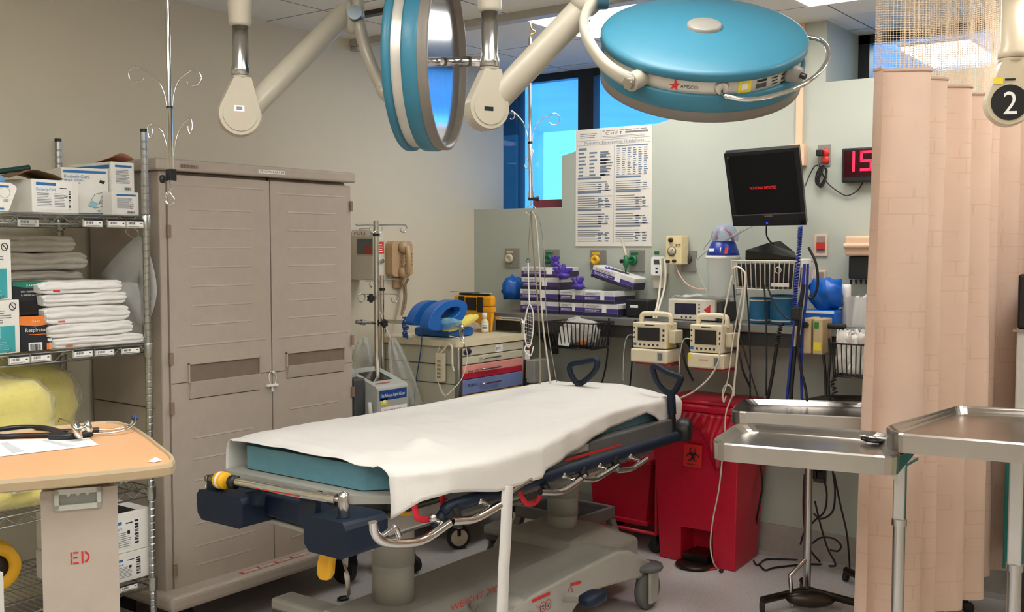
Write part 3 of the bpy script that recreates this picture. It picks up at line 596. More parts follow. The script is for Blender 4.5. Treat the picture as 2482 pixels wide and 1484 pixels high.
# stethoscope
st = thing('stethoscope', 'black stethoscope with chrome chest piece lying on the overbed table', 'stethoscope', onT(150, 1058))
r = .0062; z = r
SBK = mat('black_rubber_tube', (24, 27, 32), .4)
M().tube(crv([onT(x, y, z) for x, y in ((158, 1050), (110, 1038), (50, 1036), (0, 1042), (-22, 1050), (0, 1058), (60, 1056), (150, 1054), (222, 1052))], 6), r, 10).build('tubing', SBK, st)
M().tube(crv([onT(x, y, z * 1.35) for x, y in ((120, 1058), (170, 1058), (222, 1050))], 5), r * 1.25, 10).build('yoke', SBK, st); M().tube([onT(150, 1047, z * 1.2), onT(195, 1045, z * 1.2), onT(240, 1043, z * 1.2)], r * 1.1, 10).build('yoke', SBK, st)
CPK = mat('copper_tint', (200, 150, 110), .15, 1.)
for pts in (((222, 1052, .006), (260, 1050, .006), (290, 1046, .008), (312, 1038, .012), (326, 1026, .02), (328, 1016, .025)), ((238, 1043, .005), (280, 1041, .006), (304, 1036, .008), (318, 1028, .012), (322, 1018, .022))):
    q = [onT(x, y, h) for x, y, h in pts]; e = M().tube(crv(q, 5), .0026, 8).build('ear_tube', CHROME, st); d = (q[-1] - q[-2]).normalized(); M().lathe([(.0, -.002), (.005, 0), (.0062, .006), (.005, .012), (0, .014)], q[-1], d, n=12).build('ear_tip', mat('blue_rubber', (20, 50, 90), .5), e)
c = onT(190, 1042, .026); ax = V(.5, .6, .25).normalized(); ch = M().lathe([(.0, -.006), (.02, -.006), (.022, -.002), (.02, .003), (.008, .006), (.006, .014), (.012, .018), (.015, .026), (.013, .028), (0, .028)], c, ax, n=24).cyl(c + V(0, 0, .003), onT(165, 1052, .008), .004, n=10).build('chest_piece', CHROME, st)
M().lathe([(0, 0), (.016, 0), (.017, -.003), (0, -.003)], c - ax * .006, ax, n=24).build('diaphragm', CPK, ch)
M().tube([onT(178, 1040, .028), onT(168, 1024, .03), onT(144, 1014, .03), onT(142, 1024, .02)], .0016, 6).build('clip', CPK, st)
# ================================================================== taupe supply cabinet at the left wall
XF = .5
ya, yb = A(403, 900, X=XF).y, A(853, 900, X=XF).y
ztop, zcap = A(385, 405, X=XF).z + .0, A(430, 415, X=XF).z; ztop = A(405, 385, X=XF).z
zdb = A(425, 1432, X=XF).z; zbase = A(430, 1440, X=XF + .05).z
cb = thing('supply_cabinet', 'tall taupe two-door plastic cabinet on casters against the left wall', 'cabinet', (.28, (ya + yb) / 2, 0))
yl = ya - .012
M().box((.03, yl, zbase - .01), (XF - .035, yb + .003, zcap)).box((XF - .06, yl - .002, zbase - .01), (XF - .004, ya + .018, zcap)).build('body', TAUPE, cb, bev=.006)
zl = A(350, 985, Y=yl).z
M().box((.04, yl - .0035, zl - .003), (XF - .06, yl + .001, zl)).build('side_seam', mat('seam_shadow', (70, 62, 54), .8), cb)
M().box((.02, yl - .03, zcap), (XF + .025, yb + .012, ztop)).build('cap', TAUPE, cb, bev=.008, seg=3)
ym = A(657, 700, X=XF).y
DT = XF + .0
SLIT = mat('taupe_shade', (120, 106, 92), .7)
def fpx(x, y): return A(x, y, X=DT)
for y0, y1, nm, hp, gl, pan, px in ((ya + .02, ym - .003, 'l', ((458, 885), (627, 866), (627, 945), (458, 967)), (470, 600), ((425, 448), (640, 460)), 'l'), (ym + .003, yb, 'r', ((695, 858), (832, 843), (832, 898), (695, 918)), (706, 815), ((665, 465), (845, 475)), 'r')):
    mid = (y0 + y1) / 2; w = y1 - y0
    # shallow raised ribs, upper run and lower run
    m = M().box((XF - .03, y0, zdb), (DT, y1, zcap - .014))
    yy = (mid - w * .3, mid + w * .3)
    for i in range(7):
        z = fpx(560 if nm == 'l' else 760, (514, 558, 604, 649, 694, 740, 784)[i] if nm == 'l' else (520, 562, 604, 646, 688, 728, 769)[i]).z; m.prism([(0, 0), (.0022, .003), (0, .011)], frame((DT - .0005, yy[0], z), (1, 0, 0)), -(yy[1] - yy[0]) )
    for i in range(7):
        z = fpx(560 if nm == 'l' else 760, (1050, 1100, 1150, 1200, 1252, 1305, 1350)[i] if nm == 'l' else (985, 1035, 1085, 1140, 1190, 1240, 1290)[i]).z; m.prism([(0, 0), (.0022, .003), (0, .011)], frame((DT - .0005, yy[0], z), (1, 0, 0)), -(yy[1] - yy[0]))
    for zz in (fpx(540, 458).z if nm == 'l' else fpx(760, 478).z, fpx(540, 835).z if nm == 'l' else fpx(760, 815).z): m.prism([(0, 0), (.002, .006), (0, .012)], frame((DT - .0005, y0 + .03, zz), (1, 0, 0)), -(w - .06))
    d = m.build('door', TAUPE, cb)
    # recessed pull: dark pocket above a raised drop panel
    q = [fpx(*p) for p in hp]; zt, zb = (q[0].z + q[1].z) / 2, (q[2].z + q[3].z) / 2; zmid = zb + (zt - zb) * .5; a, b_ = q[0].y, q[1].y
    pk = M(); pk.box((DT - .001, a, zmid), (DT + .0012, b_, zt), 1)
    for s in ((a - .006, zmid - .004, a, zt + .006), (b_, zmid - .004, b_ + .006, zt + .006), (a - .006, zt, b_ + .006, zt + .006)): pk.box((DT - .001, s[0], s[1]), (DT + .008, s[2], s[3]))
    pk.prism([(0, 0), (.004, 0), (.014, zmid - zb), (0, zmid - zb)], frame((DT - .001, a, zb), (1, 0, 0)), -(b_ - a)); pk.build('pull', [TAUPE, SLIT], d, bev=.002)
    # centre seam line and frame lines
    zs_ = fpx(430, 930).z if nm == 'l' else fpx(845, 880).z; s = M(); LN = mat('seam_shadow', (70, 62, 54))
    s.box((DT - .001, y0 + .003, zs_ - .0015), (DT + .0006, a - .007, zs_ + .0015)); s.box((DT - .001, b_ + .007, zs_ - .0015), (DT + .0006, y1 - .003, zs_ + .0015))
    s.box((DT - .001, a - .002, zb - .003), (DT + .0008, b_ + .002, zb - .0005)); s.build('seam', LN, d)
    for zz, py in (((fpx(418, 870).z, y0), (fpx(418, 990).z, y0), (fpx(418, 1385).z, y0), (fpx(418, 560).z, y0)) if nm == 'l' else ((fpx(850, 500).z, y1), (fpx(850, 825).z, y1), (fpx(850, 950).z, y1))):
        M().box((XF - .02, py - .006, zz - .022), (XF + .008, py + .008, zz + .022)).cyl((XF + .006, py - .003, zz - .022), (XF + .006, py - .003, zz + .022), .005, n=10).build('hinge', mat('hinge_plastic', (140, 120, 104), .5), d)
m = M(); m.box((XF - .02, ym - .003, zdb), (XF - .012, ym + .003, zcap)); m.build('door_gap', mat('gap_shadow', (40, 34, 30), .9), cb)
# base plinth, warning tape, casters
M().box((.0 + .02, yl - .04, zbase - .06), (XF + .085, yb + .06, zbase)).build('base', TAUPE, cb, bev=.018, seg=3)
Tt = frame((XF + .03, 0, zbase + .0008), (0, 1, 0), (-1, 0, 0)); y0, y1 = A(598, 1395, Z=zbase).y, A(765, 1348, Z=zbase).y
m = M(); m.rect(Tt, y0, -.03, y1, .0, 0); n_ = 4
for i in range(n_): k0 = y0 + (y1 - y0) * i / n_; m.rect(Tt, k0, -.029, k0 + .012, -.001, 1, .0004); m.text('CAUTION', up(Tt @ Matrix.Translation((k0 + .016, -.022, 0)), .0005), .016, 1, w=.034)
m.rect(Tt, y0, -.03, y1, -.027, 1, .0004); m.rect(Tt, y0, -.003, y1, 0, 1, .0004)
m.build('warning_tape', [mat('tape_white', (205, 190, 180), .5), REDINK], cb)
for x, y in ((.5, ya + .06), (.5, yb - .06), (.1, ya + .06), (.1, yb - .06)):
    r = (zbase - .06) * .45
    M().cyl((x, y - .014, r + .001), (x, y + .014, r + .001), r, n=20).box((x - .012, y - .02, r), (x + .012, y + .02, zbase - .06)).build('caster', RUBBER, cb)
# label strip, moulded mark, seal
Tf = frame((XF + .0258, 0, 0), (0, 1, 0)); a, b_ = A(626, 411, X=XF + .025), A(690, 424, X=XF + .025)
m = M(); m.rect(Tf, a.y, b_.z, b_.y, a.z + .001); m.text('TRAUMA CART #4', up(Tf @ Matrix.Translation((a.y + .006, b_.z + .004, 0))), (a.z - b_.z) * .8, 1, w=(b_.y - a.y) * .92); m.build('name_strip', [PAPER, INK], cb)
a = A(437, 404, X=XF + .025); M().lines(up(Tf), a.y, A(482, 404, X=XF + .025).y, a.z - .004, a.z + .012, 1, 0, 2, .8, .05, True).build('moulded_mark', SLIT, cb)
c = A(660, 915, X=XF + .012); t = thing('security_seal', 'white plastic pull-tight seal looped through the cabinet door hasp', 'seal', c)
M().tube(crv([A(x, y, X=XF + .016) for x, y in ((656, 932), (652, 915), (655, 902), (662, 899), (668, 906), (669, 920), (666, 934))], 5), .0016, 6).build('loop', PAPER, t)
p, q = A(648, 938, X=XF + .014), A(673, 926, X=XF + .014); M().box((XF + .008, p.y, p.z), (XF + .02, q.y, q.z - .006)).box((XF + .01, A(659, 930, X=XF + .014).y, A(659, 950, X=XF + .014).z), (XF + .013, A(663, 930, X=XF + .014).y, p.z)).build('tag', PAPER, t, bev=.001)
m = M(); z = A(660, 900, X=XF).z; m.cyl((XF - .002, c.y, z), (XF + .02, c.y, z), .006, n=12); m.build('hasp', CHROME, cb)
# ================================================================== ceiling-hung bag poles
def hook_curl(m, pts, r, d): m.tube(crv([A(x, y, d=d) for x, y in pts], 6), r, 8)
d = 3.25; top = A(404, 0, d=d); bt = A(414, 440, d=d); top = V(bt.x, bt.y, CEIL - .02)
t = thing('ceiling_bag_pole', 'chrome bag pole hung from the ceiling before the taupe cabinet', 'bag pole', (bt.x, bt.y, A(412, 260, d=d).z), 0, 'ceiling hung bag poles')
def vx(y, x=0, o=0): p = A(0, y, d=d); return V(bt.x, bt.y, A(412, y, d=d).z) + RT * (x / F * d)
zt = A(412, 262, d=d).z
M().cyl(top, V(bt.x, bt.y, zt), .0078, n=14).build('inner_pole', CHROME, t); M().cyl(V(bt.x, bt.y, zt), bt, .0095, n=14).build('outer_pole', CHROME, t); M().cyl(V(bt.x, bt.y, zt - .003), V(bt.x, bt.y, zt + .004), .0102, n=14).build('collar', BLACK, t)
M().lathe([(.0, 0), (.03, 0), (.03, -.012), (.012, -.02), (.0, -.02)], (bt.x, bt.y, CEIL - .001), n=20).build('ceiling_plate', CHROME, t)
def curl(cx, cy, r, a0, a1, sx=1.): return [(cx + r * sx * math.cos(math.radians(a0 + (a1 - a0) * i / 14)), cy + r * math.sin(math.radians(a0 + (a1 - a0) * i / 14))) for i in range(15)]
for pts in ([(405, 265), (402, 240), (392, 210), (375, 188), (352, 172)] + curl(331, 181, 19, -35, -330), [(418, 265), (420, 240), (426, 212), (438, 190), (452, 178)] + curl(469, 189, 19, -140, 150), [(410, 380), (404, 350), (394, 320), (380, 306), (370, 302)] + curl(364, 318, 17, -60, -380, .35), [(421, 380), (425, 350), (434, 318), (446, 298), (456, 290)] + curl(461, 306, 18, -110, 180, .3)):
    hook_curl_m = M(); hook_curl_m.tube(crv([A(x, y, d=d) for x, y in pts], 2), .0026, 8); hook_curl_m.build('hook', CHROME, t)
c = A(415, 424, d=d); M().box((c.x - .012, c.y - .012, c.z - .018), (c.x + .012, c.y + .012, c.z + .018)).build('clamp', BLACK, t, bev=.002); k = A(394, 434, d=d); M().cyl(k, c - V(0, 0, .012), .005, n=10).lathe([(0, -.008), (.012, -.006), (.013, 0), (.012, .006), (0, .008)], k, RT, n=14).build('clamp_knob', BLACK, t)
M().cyl(A(415, 438, d=d), A(415, 449, d=d), .006, n=12).tube(crv([A(x, y, d=d) for x, y in [(416, 448), (415, 460), (408, 468), (404, 476)] + curl(413, 485, 11, 180, -60, .9) + [(415, 470), (410, 466)]], 3), .0022, 8).tube(crv([A(x, y, d=d) for x, y in ((415, 460), (402, 470), (403, 492), (412, 494))], 5), .0022, 8).build('end_hook', CHROME, t)
# ================================================================== ceiling-hung examination lamps
LB = mat('lamp_blue_enamel', (40, 108, 130), .5, var=.02, coat=.08); LBAND = mat('lamp_band', (196, 190, 178), .35, .35, .02); LRIM = mat('lamp_grey_rim', (116, 108, 98), .45)
ARM = mat('arm_enamel_dimmed', (172, 164, 146), .38, var=.02, coat=.15); CAPG = mat('lamp_cap_grey', (132, 128, 120), .4)  # arm colour is darkened for the backlit look
def lamp_head(root, c, nb, e1, R):
    e1 = (e1 - nb * e1.dot(nb)).normalized(); e2 = nb.cross(e1)
    def P(az, r, h): a = math.radians(az); return c + (e1 * math.cos(a) + e2 * math.sin(a)) * r * R + nb * h * R
    def ring(nm, pr, m_, n=72): return M().lathe([(r * R, h * R) for r, h in pr], c, nb, n, up=e1).build(nm, m_, root)
    cv = ring('cover', [(.965, .155), (1, .165), (1.0, .225), (.985, .245), (.95, .26), (.7, .285), (.4, .3), (0, .305)], LB)
    M().lathe([(.168 * R, .295 * R), (.168 * R, .33 * R), (.15 * R, .34 * R), (0, .345 * R)], c, nb, 36).build('vent_cap', CAPG, cv)
    ring('band', [(.955, .02), (.955, .17)], LBAND)
    ring('housing', [(.96, .03), (.99, .035), (1, .015), (1, -.12), (.99, -.135)], LB)
    ring('rim', [(.985, -.13), (.985, -.235), (.97, -.245), (.94, -.245), (.93, -.16), (.9, -.13)], LRIM)
    ring('reflector', [(.93, -.16), (.75, -.07), (.5, -.02), (.25, -.01), (0, -.01)], mat('reflector_metal', (190, 192, 196), .12, 1.), 60)
    k = M()
    for i in range(8): a = i * 45; k.cyl(P(a, .55, -.01), P(a, .55, -.05), .07 * R, .05 * R, 14)
    k.build('lens', mat('lens_glass', (120, 125, 130), .1, .6), root)
    M().lathe([(.0, -.03), (.09, -.03), (.07, -.06), (.048, -.1), (.048, -.58), (.04, -.6), (.0, -.6)] and [(r * R, h * R) for r, h in ((0, -.03), (.12, -.03), (.1, -.07), (.05, -.12), (.05, -.36), (.058, -.37), (.058, -.66), (.045, -.69), (0, -.69))], c, nb, 20).build('grip', CHROME, root)
    return P
def joint(root, px, py, d, r, ang, arm_to, arm_r, tube_r, ytub0, ytub1, cover, drop_x=None, disc=None):
    """drop tube, tear-drop pivot housing and sloping arm; px,py centre of the housing"""
    s = d / F; c = A(px, py, d=d); hz = V(FWD.x, FWD.y, 0).normalized(); n = -(Matrix.Rotation(math.radians(ang), 3, 'Z') @ hz); u = V(0, 0, 1).cross(n).normalized(); T = frame(c, u)
    tx = c + RT * (((drop_x or px) - px) * s); zt, zb = A(px, ytub0, d=d).z, A(px, ytub1, d=d).z
    hs = M(); k = r * s; nk = tube_r * s * 1.08; top = (zb - c.z); dx = (tx - c).dot(u)
    poly = [(k * math.cos(a), k * math.sin(a)) for a in (math.radians(160 + 220 * i / 20) for i in range(21))] + [(dx + nk, top), (dx - nk, top)]
    h1 = M().prism(poly, T @ Matrix.Translation((0, 0, -k * .12)), k * .62).build('pivot_housing', ARM, root, bev=k * .14, seg=3)
    M().prism([(k * .82 * math.cos(i * .2618), k * .82 * math.sin(i * .2618)) for i in range(24)], T @ Matrix.Translation((0, 0, k * .49)), k * .05).build('cover_disc', ARM if disc is None else disc, h1, bev=k * .02)
    T2 = T @ Matrix.Translation((k * .3, -k * .06, -k * .95))
    M().prism([(k * .93 * math.cos(i * .2618), k * .93 * math.sin(i * .2618)) for i in range(24)], T2, k * .8).build('pivot_hub', ARM, root, bev=k * .16, seg=3)
    if arm_to is not None:
        o = T2 @ V(0, 0, k * .4); q = arm_to; dd = (q - o); P = [o, o + dd * .06, o + dd * .14, q]
        M().tube(crv(P, 5), [k * .62] * 5 + [k * .62 + (arm_r * s - k * .62) * i / 5 for i in range(5)] + [arm_r * s] * 6, 20).build('arm', ARM, root)
    b = V(tx.x, tx.y, 0)
    M().lathe([(0, zb - .002), (tube_r * s * 1.12, zb - .002), (tube_r * s * 1.12, zb + .006)], b, n=28).build('collar', ARM, root)
    M().lathe([(0, zb + .006), (tube_r * s * 1.2, zb + .008), (tube_r * s * 1.2, zb + 22 * s), (tube_r * s, zb + 34 * s), (tube_r * s, zt), (0, zt)], b, n=28).build('drop_tube', ARM if cover == 2 else STEEL, root)
    if cover: M().lathe([(0, zt - .001), (tube_r * s * 1.3, zt), (tube_r * s * 1.42, zt + .01), (tube_r * s * 1.75, zt + .2), (tube_r * s * 1.75, CEIL - .06), (tube_r * s * 3.4, CEIL - .02), (tube_r * s * 3.4, CEIL - .001), (0, CEIL - .001)], b, n=32).build('ceiling_cover', ARM, root)
    return T, c, s, n, u
# ---- the lamp seen edge-on
d1 = 3.3; c1 = A(1036, 150, d=d1); R1 = 215 * d1 / F
L1 = thing('exam_lamp', 'blue examination lamp turned edge-on, hung by its arm above the bed', 'exam lamp', c1, 0, 'ceiling examination lamps')
nb1 = (-RT * .985 + FWD * .17 + V(0, 0, .03)).normalized(); P1_ = lamp_head(L1, c1, nb1, V(0, 0, 1), R1)
dA = 3.45; kn = A(866, 42, d=dA)
T, cj, s, n, u = joint(L1, 576, 279, 3.15, 50, 28, A(840, 30, d=dA), 29, 19, 66, 190, 1, 585)
m = M(); m.rect(T @ Matrix.Translation((0, 0, 50 * s * .545)), -14 * s, 6 * s, 10 * s, 20 * s, 0); m.rect(T @ Matrix.Translation((0, 0, 50 * s * .547)), -9 * s, 9 * s, 5 * s, 17 * s, 1); m.rect(T @ Matrix.Translation((0, 0, 50 * s * .545)), -12 * s, -10 * s, 8 * s, -3 * s, 2)
m.build('label', [PAPER, GINK, mat('faded_orange', (190, 160, 130), .6)], L1)
M().ell(kn + FWD * .0 - RT * .02, (.042, .042, .055), n=20).build('knuckle', ARM, L1)
M().cyl(kn - FWD * .03, kn - FWD * .062, .026, .024, 20).build('knuckle_cap', mat('smoke_blue_cap', (52, 84, 98), .2), L1)
yk = [P1_(128, .97, .22)] + [A(x, y, d=dd) for x, y, dd in ((940, 235, 3.43), (922, 205, 3.43), (893, 140, 3.42), (873, 70, 3.43), (868, 20, 3.42), (870, -30, 3.42), (890, -75, 3.4), (930, -110, 3.36), (985, -95, 3.3))]
m = M().tube(crv(yk, 5), .0205, 14); m.build('yoke', ARM, L1)
# ---- the tilted lamp
d2 = 2.84; c2 = A(1700, 137, d=d2); R2 = 246 * d2 / F
L2 = thing('exam_lamp', 'large tilted blue examination lamp with chrome rail above the back wall', 'exam lamp', c2, 0, 'ceiling examination lamps')
tw = CAM - c2; tw.z = 0; tw.normalize(); t_ = math.radians(33); nb2 = (V(0, 0, 1) * math.cos(t_) + tw * math.sin(t_) + RT * .085).normalized()
P2_ = lamp_head(L2, c2, nb2, RT, R2)
kn2 = P2_(150, 1.28, .34)
T, cj, s, n, u = joint(L2, 1176, 262, 3.0, 52, 28, kn2 + (A(1400, 40, d=2.95) - kn2).normalized() * .03, 33, 20, 32, 170, 1, 1187)
m = M(); m.rect(T @ Matrix.Translation((0, 0, 52 * s * .545)), -16 * s, -10 * s, 8 * s, 0, 0); m.build('label', [BLACK], L2)
M().ell(kn2, (.045, .045, .045), n=20).build('knuckle', ARM, L2)
M().cyl(kn2 + RT * .03 - FWD * .02, kn2 + RT * .06 - FWD * .02, .03, .028, 20).build('knuckle_cap', mat('smoke_blue_cap', (52, 84, 98)), L2)
ya_ = [P2_(az, r, h) for az, r, h in ((228, 1.09, .095), (220, 1.12, .12), (208, 1.14, .17), (190, 1.15, .25), (172, 1.17, .31), (150, 1.19, .34), (128, 1.17, .31), (105, 1.14, .25), (80, 1.1, .19), (62, 1.08, .12), (50, 1.06, .095))]
m = M(); Y5 = crv(ya_, 5)
for i in range(len(Y5)): pass
wv = [((Y5[min(i + 1, len(Y5) - 1)] - Y5[max(i - 1, 0)]).cross(nb2)).normalized() for i in range(len(Y5))]
vs = []
for p, w in zip(Y5, wv):
    for a, b_ in ((-.008, -.018), (-.012, -.008), (-.012, .008), (-.008, .018), (.006, .018), (.012, .01), (.012, -.01), (.006, -.018)): vs.append(p + w * a + nb2 * b_)
k = len(Y5); m.add(vs, [(i * 8 + j, i * 8 + (j + 1) % 8, (i + 1) * 8 + (j + 1) % 8, (i + 1) * 8 + j) for i in range(k - 1) for j in range(8)], 0, True); m.add(vs[:8], [tuple(range(7, -1, -1))]); m.add(vs[-8:], [tuple(range(8))])
m.build('yoke', ARM, L2)
for az in (226, 48): pv = M().cyl(P2_(az, .95, .09), P2_(az, 1.12, .09), .024, n=20).build('pivot', ARM, L2); M().cyl(P2_(az, 1.1, .09), P2_(az, 1.17, .09), .016, n=6).build('pivot_screw', STEEL, pv)
rl = [P2_(az, r, h) for az, r, h in ((272, .96, .095), (272, 1.03, .07), (274, 1.1, .07), (282, 1.16, .06), (295, 1.18, .07), (310, 1.19, .09), (325, 1.19, .11), (340, 1.19, .13), (352, 1.18, .15), (360, 1.13, .16), (4, 1.02, .16), (5, .95, .16))]
rr_ = M().tube(crv(rl, 5), .0062, 10).build('rail', CHROME, L2)
for az in (272,): M().cyl(P2_(az, .95, .095), P2_(az, .985, .095), .02, .016, 16).build('rail_socket', LBAND, rr_)
def bandT(az, h=.095): p = P2_(az, .9575, h); a = math.radians(az); e1 = (RT - nb2 * RT.dot(nb2)).normalized(); e2 = nb2.cross(e1); return frame(p, -e1 * math.sin(a) + e2 * math.cos(a), nb2)
m = M(); T = bandT(246.5); q = .017
m.add([T @ V(*p, 0) for p in ((-.9 * q, -.1 * q), (-.1 * q, .2 * q), (.0, 1.1 * q), (.35 * q, .3 * q), (.8 * q, .25 * q), (.4 * q, -.2 * q), (.5 * q, -.9 * q), (0, -.5 * q), (-.6 * q, -.8 * q), (-.35 * q, -.25 * q))], [tuple(range(10))], 0); m.build('emblem', REDINK, L2)
M().text('AMSCO', bandT(254.5) @ Matrix.Translation((0, -.006, 0)), .013, 0, 'c', w=.045).build('maker_lettering', INK, L2)
m = M(); T = bandT(285); m.rect(T, -.018, -.018, .018, .02, 0); m.rect(up(T), -.008, -.01, .008, .008, 1); m.build('yellow_label', [YLAB, PAPER], L2)
m = M(); T = bandT(295.5); m.rect(T, -.016, -.012, .016, .0, 0); m.rect(T, -.014, .004, .016, .01, 1); m.build('rating_label', [mat('charcoal_label', (70, 68, 66), .5), INK], L2)
m = M(); T = bandT(305.5); m.lines(T, -.012, .012, -.012, .012, 3, 0, 3, .4); T = bandT(313); m.lines(T, -.012, .006, -.03, .025, 5, 0, 4, .4, .6); m.build('dial_scale', INK, L2)
kb = M().lathe([(0, 0), (.03, 0), (.03, .008), (.022, .012), (.02, .03), (0, .032)], P2_(319, .955, .095), (P2_(319, 1, .095) - P2_(319, .9, .095)), 24).build('dial', CAPG, L2); a = P2_(319, .955, .095); o = (P2_(319, 1, .095) - P2_(319, .9, .095)).normalized(); M().cyl(a + o * .03, a + o * .045, .008, n=12).build('dial_pin', BLACK, kb)
# ---- the pivot marked 2 at the right edge
ARM = mat('arm_cream_enamel_lit', (206, 190, 162), .38, var=.02, coat=.15)  # lighter copy of the same arm enamel, for the brighter lit pivot
L3 = thing('lamp_arm', 'cream lamp arm pivot with a black disc numbered 2 at the right edge', 'lamp arm', A(2437, 250, d=2.6))
T, cj, s, n, u = joint(L3, 2438, 252, 2.6, 52, -8, A(2700, 150, d=2.7), 30, 27, -10, 150, 2, 2450, BLACK)
m = M(); m.text('2', T @ Matrix.Translation((0, -28 * s, 52 * s * .548)), 78 * s, 0, 'c', w=34 * s); m.rect(T @ Matrix.Translation((0, 0, 52 * s * .53)), -12 * s, 52 * s, 12 * s, 57 * s, 1); m.rect(T @ Matrix.Translation((0, 0, 52 * s * .53)), -38 * s, 44 * s, -16 * s, 60 * s, 2)
m.build('number', [PAPER, BLACK, YLAB], L3)
# ---- second ceiling bag pole, near the windows, with cords and a paddle
d = 4.72; top = A(1285, 40, d=d)
def q(x, y, dd=d): return A(x, y, d=dd)
t = thing('ceiling_bag_pole', 'chrome bag pole hooked to the ceiling beside the notice board', 'bag pole', q(1287, 260), 0, 'ceiling hung bag poles')
M().tube(crv([V(top.x, top.y, CEIL - .002), q(1286, 62), q(1290, 72), q(1297, 76), q(1294, 82), q(1287, 84), q(1284, 92)], 5), .0032, 8).build('ceiling_hook', mat('brass_hook', (200, 160, 90), .25, 1.), t)
M().cyl(q(1284, 92), q(1285, 345), .0075, n=14).build('inner_pole', CHROME, t); M().cyl(q(1285, 345), q(1287, 480), .0098, n=14).cyl(q(1287, 465), q(1287, 480), .0125, n=14).build('outer_pole', CHROME, t); M().cyl(q(1285, 343), q(1285, 349), .0105, n=14).build('collar', BLACK, t)
for pts in ([(1281, 345), (1278, 325), (1270, 300), (1256, 282), (1240, 268)] + curl(1240, 280, 9, -90, 120, .8), [(1290, 345), (1293, 322), (1302, 300), (1316, 286), (1328, 282)] + curl(1343, 289, 14, -130, 170), [(1283, 395), (1279, 388), (1274, 384)] + curl(1277, 396, 12, -100, 170, .5), [(1291, 375), (1292, 368), (1290, 362)]):
    M().tube(crv([q(x, y) for x, y in pts], 3), .0024, 8).build('hook', CHROME, t)
a, b_ = q(1280, 482), q(1300, 482); M().cyl(a, b_, .008, n=12).cyl(b_, q(1306, 482), .012, n=12).build('clamp', BLACK, t)
M().cyl(q(1287, 488), q(1287, 498), .005, n=10).tube([q(x, y) for x, y in curl(1287, 510, 12, 0, 345)], .0017, 8, closed=True).build('ring', CHROME, t)
CORDM = mat('khaki_cord', (150, 138, 110), .7); CORDW = mat('white_cord', (205, 198, 180), .6)
for lab, pts, r, m_ in (('khaki cord hanging straight from the pole ring to the floor side', ((1288, 512), (1290, 560), (1296, 640), (1302, 720), (1307, 800), (1309, 880), (1309, 932)), .0035, CORDM), ('white cord hanging from the pole ring, curving right behind the bed', ((1290, 512), (1299, 540), (1307, 640), (1312, 740), (1320, 820), (1328, 880), (1334, 930)), .004, CORDW), ('thin grey cord looping farthest right from the pole ring', ((1291, 511), (1306, 530), (1316, 580), (1320, 660), (1324, 760), (1334, 840), (1349, 926)), .0022, mat('grey_cord', (140, 140, 136), .6))):
    o = M().tube(crv([q(x, y, d - (.05 if 'loop' in lab else 0) * (y > 600)) for x, y in pts], 6), r, 7).build('hanging_cable', m_); tag(o, lab, 'cord', 'cords hanging from the second bag pole')
t = thing('mesh_paddle', 'white mesh paddle hanging head down on a cord beside the drawer cart', 'paddle', q(1280, 640))
M().tube(crv([q(1287, 512), q(1284, 550), q(1281, 600), q(1280, 626)], 5), .0022, 6).build('cord', CORDM, t)
M().tube([q(1280, 624), q(1285, 634), q(1280, 637), q(1275, 634)], .0022, 7, closed=True).build('eyelet', BLACK, t)
M().tube([q(1280, 637), q(1281, 690), q(1283, 740)], .0035, 8).build('handle', PAPER, t)
b_ = M(); ol = [(1283, 738), (1292, 760), (1292, 800), (1285, 838), (1276, 836), (1270, 800), (1274, 768)]; O = [q(x, y) for x, y in ol]; b_.tube(crv(O, 4, True), .003, 7, closed=True)
for i in range(9):
    y = 756 + i * 9; x0 = 1273 - (2 if 780 < y < 820 else 0); b_.tube([q(x0, y), q(1291, y + 6)], .0009, 4); 
for i in range(4): x = 1276 + i * 4.5; b_.tube([q(x, 752 + (4 - i) * 2), q(x - 1, 832)], .0009, 4)
b_.build('mesh_blade', PAPER, t)
M().tube(crv(O[3:5] + [q(1272, 850), q(1286, 862), q(1293, 840)], 4), .003, 7).build('blade_tip', PAPER, t)
# ================================================================== stretcher
GB = mat('stretcher_grey', (168, 166, 156), .45, var=.03); GB2 = mat('stretcher_dark_grey', (92, 92, 90), .55); TEAL = mat('mattress_teal_vinyl', (96, 146, 162), .42, var=.05, bump=.15, bscale=18)
REDW = mat('red_webbing', (214, 34, 52), .7, var=.04, bump=.3, bscale=300)
bx = 1.33
bd = thing('stretcher', 'hospital stretcher with teal mattress and navy corner bumpers in the middle', 'stretcher', (bx, -1.6, 0))
def bp(x, y, X=1.8): return A(x, y, X=X)
mp = [(1.02, -2.5), (1.57, -2.5), (1.655, -2.41), (1.655, -.8), (1.58, -.66), (1.3, -.58), (1.1, -.56), (1.0, -.64), (1.0, -2.47)]
M().prism(mp, frame((0, 0, .752), (1, 0, 0), (0, 1, 0)), .078).build('mattress', TEAL, bd, bev=.02, seg=4)
dp = [(.98, -2.555), (1.585, -2.555), (1.705, -2.46), (1.705, -.72), (1.62, -.64), (1.06, -.64), (.965, -.72), (.965, -2.54)]
M().prism(dp, frame((0, 0, .722), (1, 0, 0), (0, 1, 0)), .026).build('deck', GB, bd, bev=.006)
M().box((1.02, -2.45, .6), (1.64, -.8, .72)).build('under_frame', GB2, bd, bev=.01)
m = M(); m.box((1.655, -1.42, .69), (1.712, -.72, .755)); m.build('side_frame', GB2, bd, bev=.006)
m = M(); m.add([bp(1370, 1113, 1.7135), bp(1505, 1076, 1.7135), bp(1505, 1081, 1.7135), bp(1370, 1120, 1.7135)], [(0, 1, 2, 3)]); m.build('red_marking', REDINK, bd)
